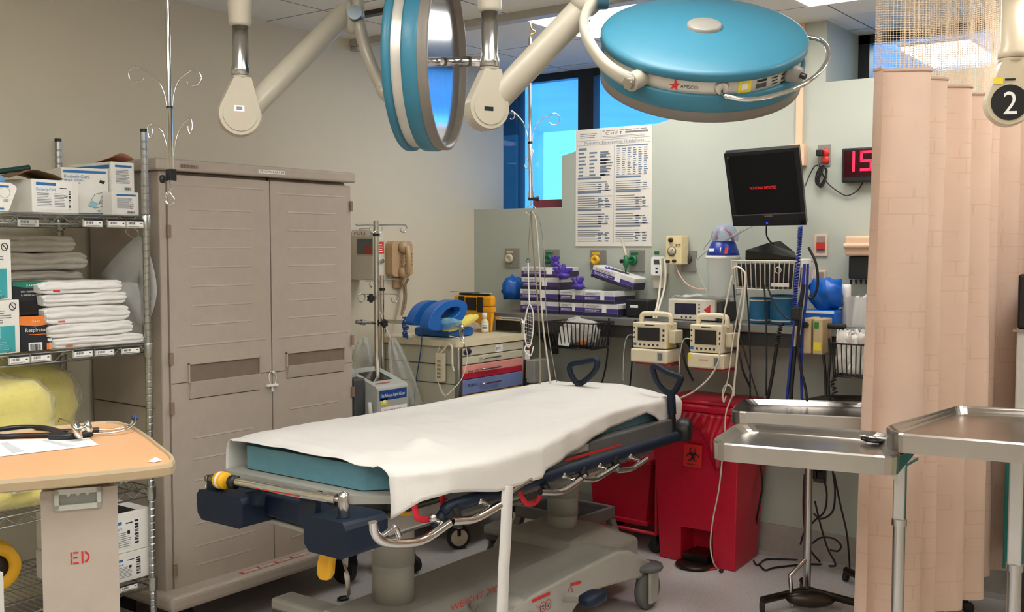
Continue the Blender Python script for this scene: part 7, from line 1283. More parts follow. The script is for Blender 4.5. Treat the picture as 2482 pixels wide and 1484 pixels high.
# cable bunch between basket and floor
KB = mat('black_cable', (20, 20, 22), .45); UB = mat('blue_hose', (26, 52, 150), .35)
def coil(pts, R, r, m_, turns, Y): 
    ax = crv([A(x, y, Y=Y) for x, y in pts], 10); n = turns * 8; out = []
    for i in range(n):
        f = i / n * (len(ax) - 1); k_ = min(int(f), len(ax) - 2); p_ = ax[k_].lerp(ax[k_ + 1], f - k_); a = i * math.pi / 4; out.append(p_ + V(math.cos(a), math.sin(a), 0) * R)
    return M().tube(out, r, 5)
t = coil(((1940, 550), (1937, 600), (1930, 680), (1926, 740), (1922, 780)), .008, .0035, UB, 42, -.36).build('coiled_hose', UB); tag(t, 'coiled blue hose hanging from the screen down past the white basket', 'hose')
for i, (lab, pts, r, m_, Y) in enumerate((('straight blue hose hanging below the ledge to the floor side', ((1950, 640), (1945, 700), (1928, 780), (1918, 860), (1910, 940), (1906, 985)), .007, UB, -.42), ('second blue hose hanging close behind the first', ((1958, 640), (1955, 720), (1946, 790), (1942, 880), (1944, 985)), .006, UB, -.4),
    ('black cable looping at the right of the blue hoses', ((1960, 600), (1978, 640), (1982, 690), (1970, 722), (1955, 718)), .006, KB, -.36), ('thick black cable down the middle of the bunch', ((1948, 690), (1938, 760), (1930, 800), (1926, 860), (1920, 920), (1916, 985)), .009, KB, -.43), ('black cable crossing below the ledge to the right', ((1940, 770), (1934, 830), (1940, 890), (1952, 940), (1958, 985)), .006, KB, -.44),
    ('black cable hanging from the left of the white basket', ((1778, 690), (1784, 760), (1790, 800), (1812, 880), (1836, 960), (1850, 1000)), .0035, KB, -.42), ('black cable hanging straight from the middle of the basket', ((1808, 690), (1814, 760), (1818, 860), (1818, 960), (1820, 1000)), .0035, KB, -.4), ('black cable hanging past the left blue roll', ((1852, 690), (1856, 760), (1858, 860), (1857, 960)), .004, KB, -.4), ('black cable slanting from the basket to the cable bunch', ((1862, 700), (1876, 735), (1900, 765), (1915, 775)), .004, KB, -.38), ('black corrugated hose slanting down left of the bunch', ((1884, 830), (1878, 870), (1870, 920), (1860, 970), (1852, 1000)), .008, KB, -.43),
    ('black lead hanging behind the cream modules', ((1996, 860), (2000, 900), (2002, 960)), .006, KB, -.4), ('thick black lead beside the right basket', ((2010, 820), (2012, 870), (2008, 920), (2010, 970)), .006, KB, -.45))):
    o = M().tube(crv([A(x, y, Y=Y) for x, y in pts], 6), r, 8).build('ledge_cable' if m_ is KB else 'hanging_hose', m_); tag(o, lab, 'cable' if m_ is KB else 'hose', 'cables and hoses hanging at the ledge')
t = coil(((1896, 782), (1890, 800), (1886, 820), (1884, 835)), .008, .0035, KB, 9, -.43).build('coiled_cable', KB); tag(t, 'short coiled black cable at the ledge above the slanting hose', 'cable')
t = coil(((2026, 912), (2018, 930), (2024, 950), (2016, 966)), .009, .0035, KB, 6, -.45).build('coiled_cable', KB); tag(t, 'coiled black cable dangling beneath the right basket', 'cable')
m = M(); p = A(1930, 760, Y=-.45); m.box((p.x - .02, -.47, p.z - .03), (p.x + .02, -.43, p.z + .03)); o = m.build('cable_clamp', BLACK, None, bev=.008); tag(o, 'black clamp gripping the cable bunch at ledge height', 'clamp'); p, q = A(1926, 840, Y=-.46), A(1930, 790, Y=-.46); o = M().cyl(p, q, .006, n=12).build('metal_rod', STEEL); tag(o, 'bright metal rod hanging in the cable bunch', 'rod')
p = A(1954, 633, Y=-.33); o = M().box((p.x - .02, -.35, p.z - .03), (p.x + .02, -.32, p.z + .01)).build('white_connector', PAPER, None, bev=.005); tag(o, 'white plug connector hanging at the corner of the white basket', 'connector')
for lab, pts, Y, r in (('white lead falling from the white basket to the right monitor and bin', ((1776, 652), (1786, 646), (1800, 655), (1806, 670), (1802, 740), (1792, 800), (1786, 870), (1780, 930), (1778, 960)), -.48, .0045), ('white lead slanting from the basket over the right monitor', ((1774, 668), (1768, 700), (1752, 780), (1747, 830), (1740, 880), (1716, 920), (1680, 950), (1650, 965)), -.5, .004), ('thin white lead crossing before the right monitor', ((1800, 700), (1788, 760), (1776, 830), (1770, 880), (1762, 930), (1750, 965)), -.5, .0028)):
    o = M().tube(crv([A(x, y, Y=Y) for x, y in pts], 6), r, 7).build('white_lead', WCABLE); tag(o, lab, 'lead', 'white leads at the ledge')
for lab, pts, Y, r in (('black cable hanging below the case along the dim wall', ((1476, 772), (1474, 840), (1466, 900), (1452, 950)), -.3, .0045), ('black cable beside the left monitor along the dim wall', ((1540, 775), (1534, 840), (1530, 900), (1524, 960)), -.3, .004)):
    o = M().tube(crv([A(x, y, Y=Y) for x, y in pts], 6), r, 7).build('black_lead', KB); tag(o, lab, 'lead', 'black leads under the ledge')
# red box on the window sill
p, q = A(1292, 500, Y=.2), A(1360, 487, Y=.2); o = M().box((p.x, .2, 1.717), (q.x, .34, q.z + .01)).build('sill_box', mat('maroon_card', (150, 70, 80), .6)); tag(o, 'maroon box lying on the window sill', 'box')
# ================================================================== red bins, step stool
RB = mat('red_bin_plastic', (204, 24, 54), .38, var=.05); RBAG = mat('red_bag_film', (198, 26, 50), .2, var=.1, bump=.35, bscale=30)
t = thing('step_on_bin', 'tall red step-on biohazard bin with a bag over its rim at the back wall', 'bin', (1.62, -.2, 0))
zt = .70; ft = (1.405, 1.83); fb = (1.435, 1.825); yf0, yf1, yb = -.385, -.355, -.03
v = [V(fb[0], yf1, .003), V(fb[1], yf1, .003), V(fb[1] - .02, -.06, .003), V(fb[0] + .02, -.06, .003), V(ft[0], yf0, zt), V(ft[1] + .02, yf0, zt), V(ft[1] + .02, yb, zt), V(ft[0], yb, zt)]
m = M(); nx0, nx1, nz = 1.55, 1.715, .17
def fpt(x, z): k = z / zt; return V(x, yf1 + (yf0 - yf1) * k, z)
a0, a1 = fpt(nx0, .003), fpt(nx1, .003); b0, b1 = fpt(nx0, nz), fpt(nx1, nz)
vs = [v[0], a0, b0, b1, a1, v[1], v[5], v[4], v[2], v[3], v[6], v[7]] + [V(p.x, p.y + .13, p.z) for p in (a0, b0, b1, a1)]
m.add(vs, [(0, 1, 2, 3, 4, 5, 6, 7), (5, 8, 10, 6), (8, 9, 11, 10), (9, 0, 7, 11), (7, 6, 10, 11), (1, 12, 13, 2), (2, 13, 14, 3), (3, 14, 15, 4), (12, 15, 14, 13)]); m.build('bin_body', RB, t, bev=.004)
M().box((ft[0] - .012, yf0 - .012, zt + .03), (ft[1] + .03, yb + .005, zt + .062)).box((ft[0] + .02, yf0 + .02, zt + .062), (ft[1], yb - .02, zt + .08)).build('lid', RB, t, bev=.01, seg=3)
T = frame((0, yf0 + .012, zt + .0628), (1, 0, 0), (0, 1, 0)); m = M(); p, q = A(1655, 985, Z=zt + .062), A(1760, 975, Z=zt + .062); T = frame((1.52, yf0 + .0, zt + .0625), (1, 0, 0), (0, 1, 0)); m.text('BIOHAZARDOUS WASTE', T, .014, 0, w=.26); m.build('lid_text', mat('pale_print', (226, 190, 190), .5), t)
m = M()
def skirt(u, vv):
    x = ft[0] + .02 + (ft[1] - ft[0] + .02) * u; k = math.exp(-((u - .72) / .13) ** 2); z = zt + .03 - (.09 + .03 * math.sin(u * 9) + .16 * k) * vv
    return V(x + (ft[0] + (ft[1] - ft[0]) * .72 - x) * k * .5 * (1 - abs(1 - 2 * vv)), yf0 - .006 - .014 * math.sin(u * 40 + vv * 4) ** 2 * (1 - .5 * k) - .02 * k * math.sin(vv * 3.1), z)
m.grid(skirt, 60, 14); m.build('bag_skirt', RBAG, t, solid=.002)
m = M(); a, c = A(1662, 1127, Y=yf0), A(1707, 1079, Y=yf0); T = frame((a.x, yf0 - .026, a.z), (1, 0, 0), (0, .06, 1)); w_, h_ = c.x - a.x, c.z - a.z; m.rect(T, 0, 0, w_, h_, 0); T = up(T, .001) @ Matrix.Translation((w_ / 2, h_ * .52, 0)); r = w_ * .2
for i in range(3):
    a_ = math.pi / 2 + i * 2.0944; cx_, cy_ = r * .95 * math.cos(a_), r * .95 * math.sin(a_); P_ = []
    for k in range(17):
        b_ = a_ + .55 + (2 * math.pi - 1.1) * k / 16; P_.append((cx_ + r * .95 * math.cos(b_), cy_ + r * .95 * math.sin(b_), cx_ * 1.1 + r * .62 * math.cos(b_), cy_ * 1.1 + r * .62 * math.sin(b_)))
    for k in range(16): m.quad(*[T @ V(x, y, 0) for x, y in ((P_[k][0], P_[k][1]), (P_[k + 1][0], P_[k + 1][1]), (P_[k + 1][2], P_[k + 1][3]), (P_[k][2], P_[k][3]))], 1)
ring = [(r * .9 * math.cos(k * .314), r * .9 * math.sin(k * .314)) for k in range(20)]
for k in range(20): p_, q_ = ring[k], ring[(k + 1) % 20]; m.quad(T @ V(*p_, .0002), T @ V(*q_, .0002), T @ V(q_[0] * .8, q_[1] * .8, .0002), T @ V(p_[0] * .8, p_[1] * .8, .0002), 1)
m.rect(T, -w_ * .3, -h_ * .42, w_ * .3, -h_ * .39, 1); m.build('hazard_label', [mat('orange_red_label', (214, 40, 34), .45), INK], t)
pc = A(1682, 1368, Z=.012); M().lathe([(0, .004), (.085, .004), (.09, .012), (.085, .018), (0, .02)], (pc.x, yf1 - .035, 0), n=36).box((nx0 + .02, yf1 - .02, .02), (nx1 - .02, yf1 + .12, .05)).build('foot_pedal', [mat('worn_dark_steel', (70, 62, 56), .35, .9)], t)
# lower bin on its dolly
t = thing('wheeled_bin', 'low red bin on a red wheeled dolly behind the tall red bin', 'bin', (1.2, -.17, 0))
M().prism([(0, 0), (.3, 0), (.33, .3), (-.03, .3)], frame((1.03, -.31, .13), (1, 0, 0), (0, 0, 1)), -.27).build('bin_body', RB, t, bev=.012, seg=3); M().box((.99, -.335, .43), (1.37, -.02, .46)).build('lid', RB, t, bev=.008); M().box((1.015, -.32, .125), (1.345, -.03, .15)).build('rim_band', RB, t, bev=.006)
m = M()
for q in ([(1.0, -.33, .1), (1.4, -.33, .1), (1.4, -.03, .1), (1.0, -.03, .1)],): m.tube([V(*p_) for p_ in q], .009, 8, closed=True)
m.tube([V(1.4, -.33, .1), V(1.4, -.33, .42), V(1.4, -.05, .42), V(1.4, -.05, .1)], .008, 8); m.tube([V(1.2, -.33, .1), V(1.2, -.03, .1)], .009, 8); m.build('dolly_frame', RB, t)
for x, y in ((1.03, -.3), (1.38, -.3), (1.03, -.06), (1.38, -.06)): M().cyl((x, y - .012, .032), (x, y + .012, .032), .031, n=18).box((x - .015, y - .018, .04), (x + .015, y + .018, .095)).build('caster', RUBBER, t)
# step stool, near the wall
SG = mat('stool_grey', (112, 110, 104), .5); t = thing('step_stool', 'low grey step stool with a black tread beside the bed column', 'step stool', (.98, -.48, 0))
R3 = Matrix.Rotation(math.radians(-4), 4, 'Z'); T = Matrix.Translation((.98, -.5, 0)) @ R3; m = M(); m.T = T; hx, hy = .2, .15
for a, c in (((-hx, -hy, .155), (hx, -hy + .02, .215)), ((-hx, hy - .02, .155), (hx, hy, .215)), ((-hx, -hy + .02, .155), (-hx + .02, hy - .02, .215)), ((hx - .02, -hy + .02, .155), (hx, hy - .02, .215))): m.box(a, c)
m.build('rim', SG, t, bev=.006); m = M(); m.T = T; m.box((-hx + .02, -hy + .02, .17), (hx - .02, hy - .02, .198)); m.build('tread', mat('black_tread', (38, 36, 36), .8, bump=.4, bscale=150), t)
for sx_, sy_ in ((-1, -1), (1, -1), (1, 1), (-1, 1)):
    m = M(); m.T = T; x, y = sx_ * (hx - .02), sy_ * (hy - .02); e = (sx_ * .045, sy_ * .025); m.add([V(x - .02, y - .02, .156), V(x + .02, y - .02, .156), V(x + .02, y + .02, .156), V(x - .02, y + .02, .156), V(x + e[0] - .02, y + e[1] - .02, .002), V(x + e[0] + .02, y + e[1] - .02, .002), V(x + e[0] + .02, y + e[1] + .02, .002), V(x + e[0] - .02, y + e[1] + .02, .002)], [(0, 1, 2, 3), (7, 6, 5, 4), (0, 4, 5, 1), (1, 5, 6, 2), (2, 6, 7, 3), (3, 7, 4, 0)]); m.build('leg', SG, t, bev=.004)
# ================================================================== instrument trays on stands
TS = mat('tray_steel', (178, 172, 164), .24, 1., .05, 10)
def tray(parent, px, z, depth=.032, rad=.065, tilt=None):
    P = [A(x, y, Z=z) for x, y in px]
    n = len(P); out = []
    for i in range(n):   # rounded corners
        p0, p1, p2 = P[i - 1], P[i], P[(i + 1) % n]; a = p1 + (p0 - p1).normalized() * rad; c = p1 + (p2 - p1).normalized() * rad
        for k in range(6): f = k / 5; out.append(a * (1 - f) ** 2 + p1 * 2 * f * (1 - f) + c * f * f)
    c0 = sum(P, V(0, 0, 0)) / n; N_ = len(out)
    def off(d, dz): return [V(p.x, p.y, z + dz) + (c0 - p).normalized() * d for p in out]
    rings = [off(.012, -depth - .002), off(-.001, -depth), off(-.003, -.004), off(.0, .001), off(.006, .001), off(.012, -.004), off(.026, -.014), off(.036, -.02)]
    m = M(); m.add([p for r_ in rings for p in r_], [(i * N_ + j, i * N_ + (j + 1) % N_, (i + 1) * N_ + (j + 1) % N_, (i + 1) * N_ + j) for i in range(7) for j in range(N_)], 0, False); m.add(rings[0], [tuple(range(N_ - 1, -1, -1))]); m.add(rings[-1], [tuple(range(N_))]); return m.build('tray', TS, parent), c0
def stand_base(t, x, y, dirx, k0=1.):
    u = V(*dirx, 0).normalized(); w_ = V(-u.y, u.x, 0); m = M()
    for k in (-1, 1): m.tube([V(x, y, .05), V(x, y, .05) + (u * .16 + w_ * k * .2) * k0], .016, 10)
    m.tube([V(x, y, .05), V(x, y, .05) - u * .12 * k0], .016, 10); m.build('base_foot', mat('worn_dark_steel', (70, 62, 56)), t)
    for e in ((u * .16 + w_ * .2) * k0, (u * .16 - w_ * .2) * k0, u * -.12 * k0): M().cyl(V(x, y, .022) + e + w_ * -.01, V(x, y, .022) + e + w_ * .01, .021, n=16).cyl(V(x, y, .022) + e, V(x, y, .05) + e, .006, n=8).build('caster', RUBBER, t)
z1 = .96; t = thing('instrument_stand', 'steel instrument tray on a side post, middle one in front of the curtain', 'instrument stand', A(1955, 1085, Z=z1), 0, 'steel instrument stands'); t.location.z = 0
px1 = ((1716, 1064), (1738, 1083), (2160, 1116), (2198, 1096), (2155, 1049), (1788, 1024)); tr, c1_ = tray(t, ((1720, 1072), (2185, 1110), (2150, 1048), (1790, 1024)), z1, .05)
pA = A(2182, 1150, d=2.86); pc = V(pA.x, pA.y, 0); zc_ = A(2182, 1270, d=2.86).z
M().box((pc.x - .016, pc.y - .012, zc_), (pc.x + .016, pc.y + .012, z1 - .02)).build('inner_post', STEEL, t, bev=.004); M().cyl(V(pc.x, pc.y, .06), V(pc.x, pc.y, zc_), .0165, n=20).cyl(V(pc.x, pc.y, zc_ - .006), V(pc.x, pc.y, zc_ + .012), .02, n=20).build('outer_post', STEEL, t)
pb = A(2150, 1148, d=2.86); M().add([V(pc.x, pc.y - .01, z1 - .052), pb + V(0, -.01, .02), V(pc.x, pc.y - .01, z1 - .12), V(pc.x, pc.y + .01, z1 - .052), pb + V(0, .01, .02), V(pc.x, pc.y + .01, z1 - .12)], [(0, 1, 2), (5, 4, 3), (0, 3, 4, 1), (1, 4, 5, 2), (2, 5, 3, 0)]).box((pc.x - .1, pc.y - .02, z1 - .06), (pc.x + .02, pc.y + .1, z1 - .0515)).build('bracket', STEEL, t)
g = [A(x, y, d=2.8) for x, y in ((2172, 1110), (2216, 1090), (2217, 1100), (2178, 1146))]; M().add(g, [(0, 3, 2, 1)]).build('edge_sleeve', mat('green_sleeve', (10, 92, 88), .4), t, solid=.004); stand_base(t, pc.x, pc.y, (-.9, .3))
zb = z1 - .0195; a, c = A(2085, 1072, Z=zb), A(2152, 1078, Z=zb); o = M(); ctr = (a + c) / 2; o.ell(V(ctr.x, ctr.y, zb + .011), ((c - a).length / 2, .028, .009), n=20, R=frame((0, 0, 0), (c - a), (0, 0, 1)).to_3x3() @ Matrix.Rotation(math.pi / 2, 3, 'X')); ln = thing('black_holder', 'small black metal-rimmed holder lying at the right end of the middle tray', 'holder', V(ctr.x, ctr.y, zb)); o.build('holder_body', mat('gloss_black_rubber', (18, 18, 20), .2), ln); M().tube(crv([a + V(0, 0, .018), ctr + V(0, -.02, .02), c + V(0, 0, .016)], 5), .0035, 8).build('metal_rim', CHROME, ln)
z2 = .84; t = thing('instrument_stand', 'steel instrument tray behind the middle one, its end hidden by the curtain', 'instrument stand', (2.2, -.5, 0), 0, 'steel instrument stands'); tray(t, ((1768, 997), (2130, 1014), (2125, 975), (1800, 967)), z2, .05)
pp = A(1955, 1458, Z=.0); M().cyl(V(pp.x, pp.y, .05), V(pp.x, pp.y, z2 - .052), .0165, n=18).build('post', STEEL, t); M().box((pp.x - .06, pp.y - .06, z2 - .062), (pp.x + .06, pp.y + .06, z2 - .0525)).build('bracket', STEEL, t); stand_base(t, pp.x, pp.y, (.5, -.9))
f = [A(x, y, Y=pp.y - .1) for x, y in ((1958, 1372), (1915, 1395), (1914, 1400), (1920, 1470))]; M().tube([V(pp.x, pp.y, f[0].z), f[1], f[3]], .009, 8).build('pedal_bar', STEEL, t); M().ell(V(pp.x + .06, pp.y - .12, .055), (.1, .04, .035), n=18, R=Matrix.Rotation(.5, 3, 'Z')).build('base_casting', mat('worn_dark_steel', (70, 62, 56)), t)
z3 = .82; t = thing('instrument_stand', 'steel instrument tray farthest back, only its corner showing at the curtain', 'instrument stand', (2.3, -.2, 0), 0, 'steel instrument stands'); tray(t, ((1928, 972), (2160, 978), (2150, 962), (2004, 957)), z3, .045)
pp = A(2066, 1470, Z=0); pp = V(2.4, -.27, 0); M().cyl(V(pp.x, pp.y, .05), V(pp.x, pp.y, z3 - .047), .0165, n=18).build('post', STEEL, t); stand_base(t, pp.x, pp.y, (0, 1), .6); 
z4 = 1.02; t = thing('instrument_stand', 'large steel instrument tray cut off by the right edge of the frame', 'instrument stand', A(2460, 1050, Z=z4), 0, 'steel instrument stands'); t.location.z = 0; tray(t, ((2146, 1034), (2168, 1050), (2640, 1088), (2600, 998), (2324, 983)), z4, .05, .035)
pA = A(2466, 1150, d=2.78); zc_ = A(2466, 1382, d=2.78).z; M().box((pA.x - .018, pA.y - .014, zc_), (pA.x + .018, pA.y + .014, z4 - .052)).build('inner_post', STEEL, t, bev=.004); M().cyl(V(pA.x, pA.y, .06), V(pA.x, pA.y, zc_), .018, n=20).cyl(V(pA.x, pA.y, zc_ - .006), V(pA.x, pA.y, zc_ + .012), .022, n=20).build('outer_post', STEEL, t); stand_base(t, pA.x, pA.y, (.4, .9))
# ================================================================== curtain with net top
def curtainmat():
    m = mat('peach_curtain_cloth', (218, 190, 170), .85, var=.05, scale=5); N, L = m.node_tree.nodes, m.node_tree.links; b = N['Principled BSDF']; tc = N['Texture Coordinate']; src = b.inputs['Base Color'].links[0].from_socket
    uv = N.new('ShaderNodeUVMap'); bk = N.new('ShaderNodeTexBrick'); bk.inputs['Scale'].default_value = 5; bk.inputs['Mortar Size'].default_value = .012; bk.inputs['Bias'].default_value = 0; bk.offset = .37; bk.squash = .6
    L.new(tc.outputs['UV'], bk.inputs['Vector']); nz = N.new('ShaderNodeTexNoise'); nz.inputs['Scale'].default_value = 7; L.new(tc.outputs['UV'], nz.inputs['Vector']); r_ = N.new('ShaderNodeValToRGB'); r_.color_ramp.elements[0].position = .48; r_.color_ramp.elements[1].position = .58; L.new(nz.outputs[0], r_.inputs[0])
    mu = N.new('ShaderNodeMath'); mu.operation = 'MULTIPLY'; L.new(bk.outputs['Fac'], mu.inputs[0]); L.new(r_.outputs[0], mu.inputs[1]); m2 = N.new('ShaderNodeMath'); m2.operation = 'MULTIPLY'; m2.inputs[1].default_value = .22; L.new(mu.outputs[0], m2.inputs[0])
    mx = N.new('ShaderNodeMix'); mx.data_type = 'RGBA'; L.new(m2.outputs[0], mx.inputs[0]); L.new(src, mx.inputs[6]); mx.inputs[7].default_value = (lin(176), lin(118), lin(74), 1); L.new(mx.outputs[2], b.inputs['Base Color'])
    tr_ = N.new('ShaderNodeBsdfTranslucent'); tr_.inputs[0].default_value = (lin(224), lin(186), lin(156), 1); ms = N.new('ShaderNodeMixShader'); ms.inputs[0].default_value = .18; L.new(b.outputs[0], ms.inputs[1]); L.new(tr_.outputs[0], ms.inputs[2]); L.new(ms.outputs[0], N['Material Output'].inputs[0]); return m
def netmat():
    m = mat('peach_net', (226, 202, 172), .8, var=.03); N, L = m.node_tree.nodes, m.node_tree.links; b = N['Principled BSDF']; tc = N['Texture Coordinate']; sp = N.new('ShaderNodeSeparateXYZ'); L.new(tc.outputs['UV'], sp.inputs[0])
    def sn(i, k):
        a = N.new('ShaderNodeMath'); a.operation = 'MULTIPLY'; a.inputs[1].default_value = k; L.new(sp.outputs[i], a.inputs[0]); s_ = N.new('ShaderNodeMath'); s_.operation = 'SINE'; L.new(a.outputs[0], s_.inputs[0]); return s_
    p_ = N.new('ShaderNodeMath'); p_.operation = 'MULTIPLY'; L.new(sn(0, 420).outputs[0], p_.inputs[0]); L.new(sn(1, 420).outputs[0], p_.inputs[1]); ab = N.new('ShaderNodeMath'); ab.operation = 'ABSOLUTE'; L.new(p_.outputs[0], ab.inputs[0]); g_ = N.new('ShaderNodeMath'); g_.operation = 'GREATER_THAN'; g_.inputs[1].default_value = .2; L.new(ab.outputs[0], g_.inputs[0])
    t_ = N.new('ShaderNodeBsdfTransparent'); mx = N.new('ShaderNodeMixShader'); L.new(g_.outputs[0], mx.inputs[0]); L.new(b.outputs[0], mx.inputs[1]); L.new(t_.outputs[0], mx.inputs[2]); L.new(mx.outputs[0], N['Material Output'].inputs[0]); return m
CUR, NET = curtainmat(), netmat()
def curtain(label, path, amp, per, ztop, zbot, grp=None, phase=0.):
    P = crv(path, 12); L_ = [0]
    for a, c in zip(P, P[1:]): L_.append(L_[-1] + (c - a).length)
    tot = L_[-1]; n = int(tot / per * 24); t = thing('privacy_curtain', label, 'curtain', (P[0].x, P[0].y, 0), 0, grp)
    def at(s_):
        k = 0
        while k < len(L_) - 2 and L_[k + 1] < s_: k += 1
        f = (s_ - L_[k]) / max(1e-6, L_[k + 1] - L_[k]); d = (P[k + 1] - P[k]).normalized(); return P[k].lerp(P[k + 1], f), V(-d.y, d.x, 0), d
    def pt(u, z):
        s_ = tot * u; p, nn, d = at(s_); ph = 2 * math.pi * s_ / per + phase + .7 * math.sin(s_ * 5); a = amp * (1 + .3 * math.sin(s_ * 11)) * (1 + .15 * (2 - z)); w_ = math.sin(ph) + .25 * math.sin(2 * ph + 1); q = p + nn * a * w_ + d * (.35 * a * math.cos(ph * 1.0) - .03 * max(0, ztop - z) * (1 - u)); return V(q.x + wob((u * 30, z * 1.5, 3), .006), q.y + wob((u * 30, z * 1.2, 9), .006), z)
    def sheet(nm, z0, z1, nv, m_):
        m = M(); m.grid(lambda u, vv: pt(u, z0(u) + (z1 - z0(u)) * vv), n, nv); o = m.build(nm, m_, t); me = o.data; uvl = me.uv_layers.new(name='UVMap'); w2 = nv + 1; sl = tot * 1.6
        for poly in me.polygons:
            for li in poly.loop_indices: vi = me.loops[li].vertex_index; i, j = divmod(vi, w2); zz_ = z0(i / n) + (z1 - z0(i / n)) * j / nv; uvl.data[li].uv = (i / n * sl, zz_)
        return o
    sheet('cloth', lambda u: zbot + .012 * math.sin(u * 20), ztop, 26, CUR); sheet('net_top', lambda u: ztop, CEIL - .03, 6, NET)
    M().tube([pt(i / n, ztop - .004) for i in range(n + 1)], .006, 5).build('top_hem', CUR, t); tk = M(); tk.tube([V(p.x, p.y, CEIL - .012) for p in P], .012, 6); tk.build('track', FRM, t)
    return t
curtain('peach privacy curtain with net top hanging across the right of the bay', [V(2.83, -1.54, 0), V(2.87, -1.2, 0), V(2.89, -.8, 0), V(2.9, -.4, 0), V(2.9, -.1, 0)], .05, .21, 2.045, .235, 'peach privacy curtains')
curtain('second peach curtain along the back wall at the right edge of the frame', [V(2.99, -.1, 0), V(3.3, -.1, 0), V(3.7, -.1, 0)], .03, .14, 2.045, .25, 'peach privacy curtains', 1.)
# cart beyond the curtain at the right edge
t = thing('supply_trolley', 'white and teal trolley just showing at the right edge behind the trays', 'trolley', (3.4, -.5, 0)); x0 = A(2461, 1000, Y=-.6).x
M().box((x0 - .03, -.6, .3), (3.75, -.25, .8)).build('teal_panel', mat('teal_panel', (12, 110, 104), .45), t, bev=.004); M().box((x0 - .0, -.62, .8), (3.75, -.23, 1.2)).build('white_cabinet', mat('trolley_white', (206, 204, 196), .45), t, bev=.006); M().box((x0 + .0, -.62, 1.2), (3.75, -.23, 1.4)).build('black_bin', BLACK, t, bev=.01); M().box((x0 - .01, -.63, 1.19), (3.76, -.22, 1.2)).build('shelf_edge', STEEL, t)
for x, y in ((x0 + .05, -.57), (x0 + .05, -.28), (3.7, -.57), (3.7, -.28)): M().cyl((x, y - .012, .05), (x, y + .012, .05), .049, n=18).box((x - .02, y - .02, .05), (x + .02, y + .02, .3)).build('caster', RUBBER, t)
m = M(); p = A(2455, 1150, Y=-.66); t2 = thing('wrapped_packets', 'white wrapped packets stuck out from the trolley at the right edge', 'packets', p)
for i, (y_, z_) in enumerate(((1150, 0), (1185, 0), (1215, 0))): c = A(2466, y_, Y=-.64); M().box((c.x - .02, -.66, c.z - .012), (c.x + .12, -.621, c.z + .014)).build('packet', PAPER, t2, bev=.004)
# stool behind the curtain
c = A(2392, 1484, Z=0); t = thing('wheeled_stool', 'black wheeled stool base showing beneath the curtain hem', 'stool', (2.7, -.3, 0)); sx_, sy_ = 2.67, -.34
M().cyl(V(sx_, sy_, .07), V(sx_, sy_, .46), .022, n=14).build('column', BLACK, t); M().lathe([(0, .46), (.13, .46), (.145, .48), (.145, .51), (.13, .53), (0, .53)], (sx_, sy_, 0), n=28).build('seat', mat('black_vinyl', (24, 24, 26), .5), t)
for i in range(5): a_ = i * 1.2566 + .3; e = V(sx_ + .16 * math.cos(a_), sy_ + .16 * math.sin(a_), .06); M().tube([V(sx_, sy_, .09), e], .016, 8).build('base_leg', BLACK, t); M().ell(e - V(0, 0, .033), (.026, .016, .026), n=12).build('caster', RUBBER, t)
M().tube([V(sx_ + .12 * math.cos(i * .3142), sy_ + .12 * math.sin(i * .3142), .2) for i in range(20)], .009, 8, closed=True).build('foot_ring', mat('pale_ring', (190, 176, 150), .4), t)
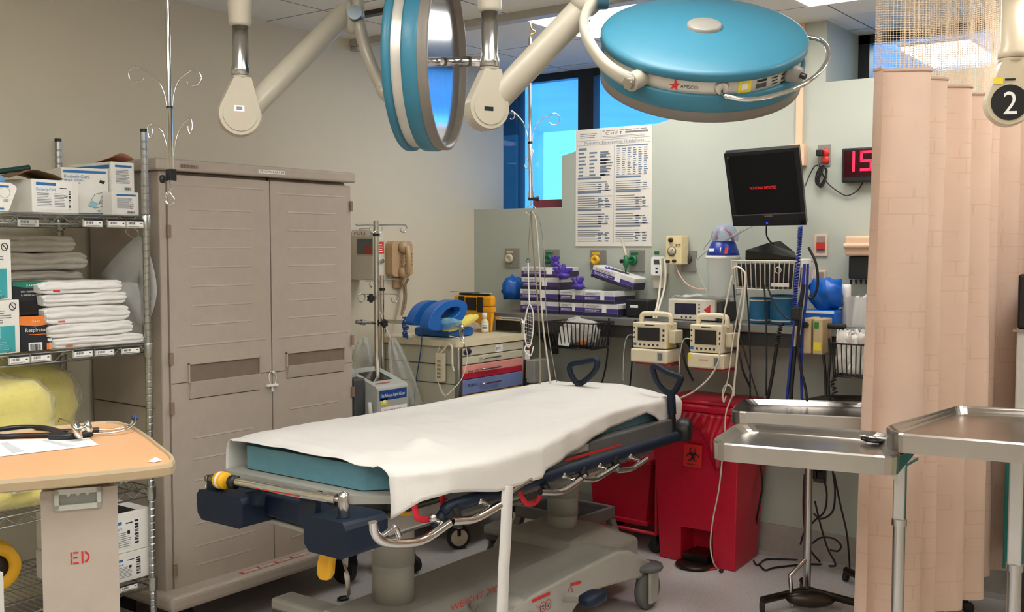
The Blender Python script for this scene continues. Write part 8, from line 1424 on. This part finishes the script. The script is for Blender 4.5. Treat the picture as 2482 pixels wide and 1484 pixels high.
# wall socket and cables low on the back wall
t = plate('dark wall socket low behind the tray post with cables plugged in', 1972, 1128, 2004, 1168, 0, None, 'power_outlet', plc=mat('socket_shadow_grey', (88, 84, 80), .5)); 
for x in (1980, 1996): c = w(x, 1148); M().box((c.x - .014, -.05, c.z - .018), (c.x + .014, -.0085, c.z + .018)).build('plug', BLACK, t, bev=.004)
def g0(x, y, Y=-.12): return A(x, y, Y=Y)
def fl(x, y): return A(x, y, Z=.006)
for i, (lab, pts) in enumerate((('black cable from the low socket looping left to the floor', [g0(1997, 1160), g0(2004, 1200), g0(1998, 1240), g0(1975, 1262), g0(1950, 1290), g0(1940, 1320)]), ('black cable from the low socket hanging in a wide loop', [g0(2018, 1140), g0(2024, 1190), g0(2018, 1240), g0(1990, 1258), g0(1972, 1245)]), ('black cable dropping right of the low socket to the floor', [g0(2022, 1150), g0(2036, 1220), g0(2052, 1290), g0(2058, 1350), fl(2060, 1390)]), ('black cable curling round above the baseboard', [g0(1975, 1215), g0(1988, 1270), g0(2006, 1330), g0(2022, 1360), g0(2024, 1372), fl(2010, 1372)]), ('black cable ring by the baseboard under the trays', [g0(1968, 1318), g0(1990, 1304), g0(2020, 1306), g0(2038, 1322), g0(2032, 1336), g0(2012, 1334)]), ('black cable lying along the floor from the red bin to the trays', [g0(1842, 1120), g0(1848, 1180), g0(1836, 1250), fl(1828, 1336), fl(1850, 1380), fl(1880, 1376), fl(1960, 1368), fl(2040, 1372)]), ('second black cable on the floor looping nearer the red bin', [g0(1846, 1190), g0(1836, 1250), fl(1820, 1330), fl(1834, 1370), fl(1860, 1356), fl(1940, 1358), fl(2040, 1364)]), ('black cable running straight down left of the tray post', [g0(1950, 1150), g0(1947, 1220), g0(1950, 1280), g0(1962, 1330), fl(1990, 1366)]))):
    o = M().tube(crv(pts, 7), .0045, 8).build('floor_cable', KB); tag(o, lab, 'cable', 'black cables low at the back wall')
# leads over the red bin
o = M().tube(crv([A(x, y, Y=-.46) for x, y in ((1760, 960), (1754, 975), (1752, 950), (1758, 935), (1770, 936), (1776, 955), (1760, 1000), (1756, 1060), (1750, 1120), (1742, 1190), (1728, 1260), (1722, 1320), (1728, 1360))] + [fl(1738, 1378)], 5), .0035, 7).build('white_lead', WCABLE); tag(o, 'long white lead hanging down the front of the tall red bin', 'lead', 'leads at the red bin')
e = fl(1738, 1378); t = thing('lead_clip', 'small red and black lead clips on the floor before the red bin', 'clip', e); M().tube([fl(1712, 1381), fl(1722, 1380), e], .004, 6).build('red_clip', REDINK, t); M().ell(fl(1748, 1386) + V(0, 0, .004), (.012, .01, .009), n=10).build('black_clip', BLACK, t)
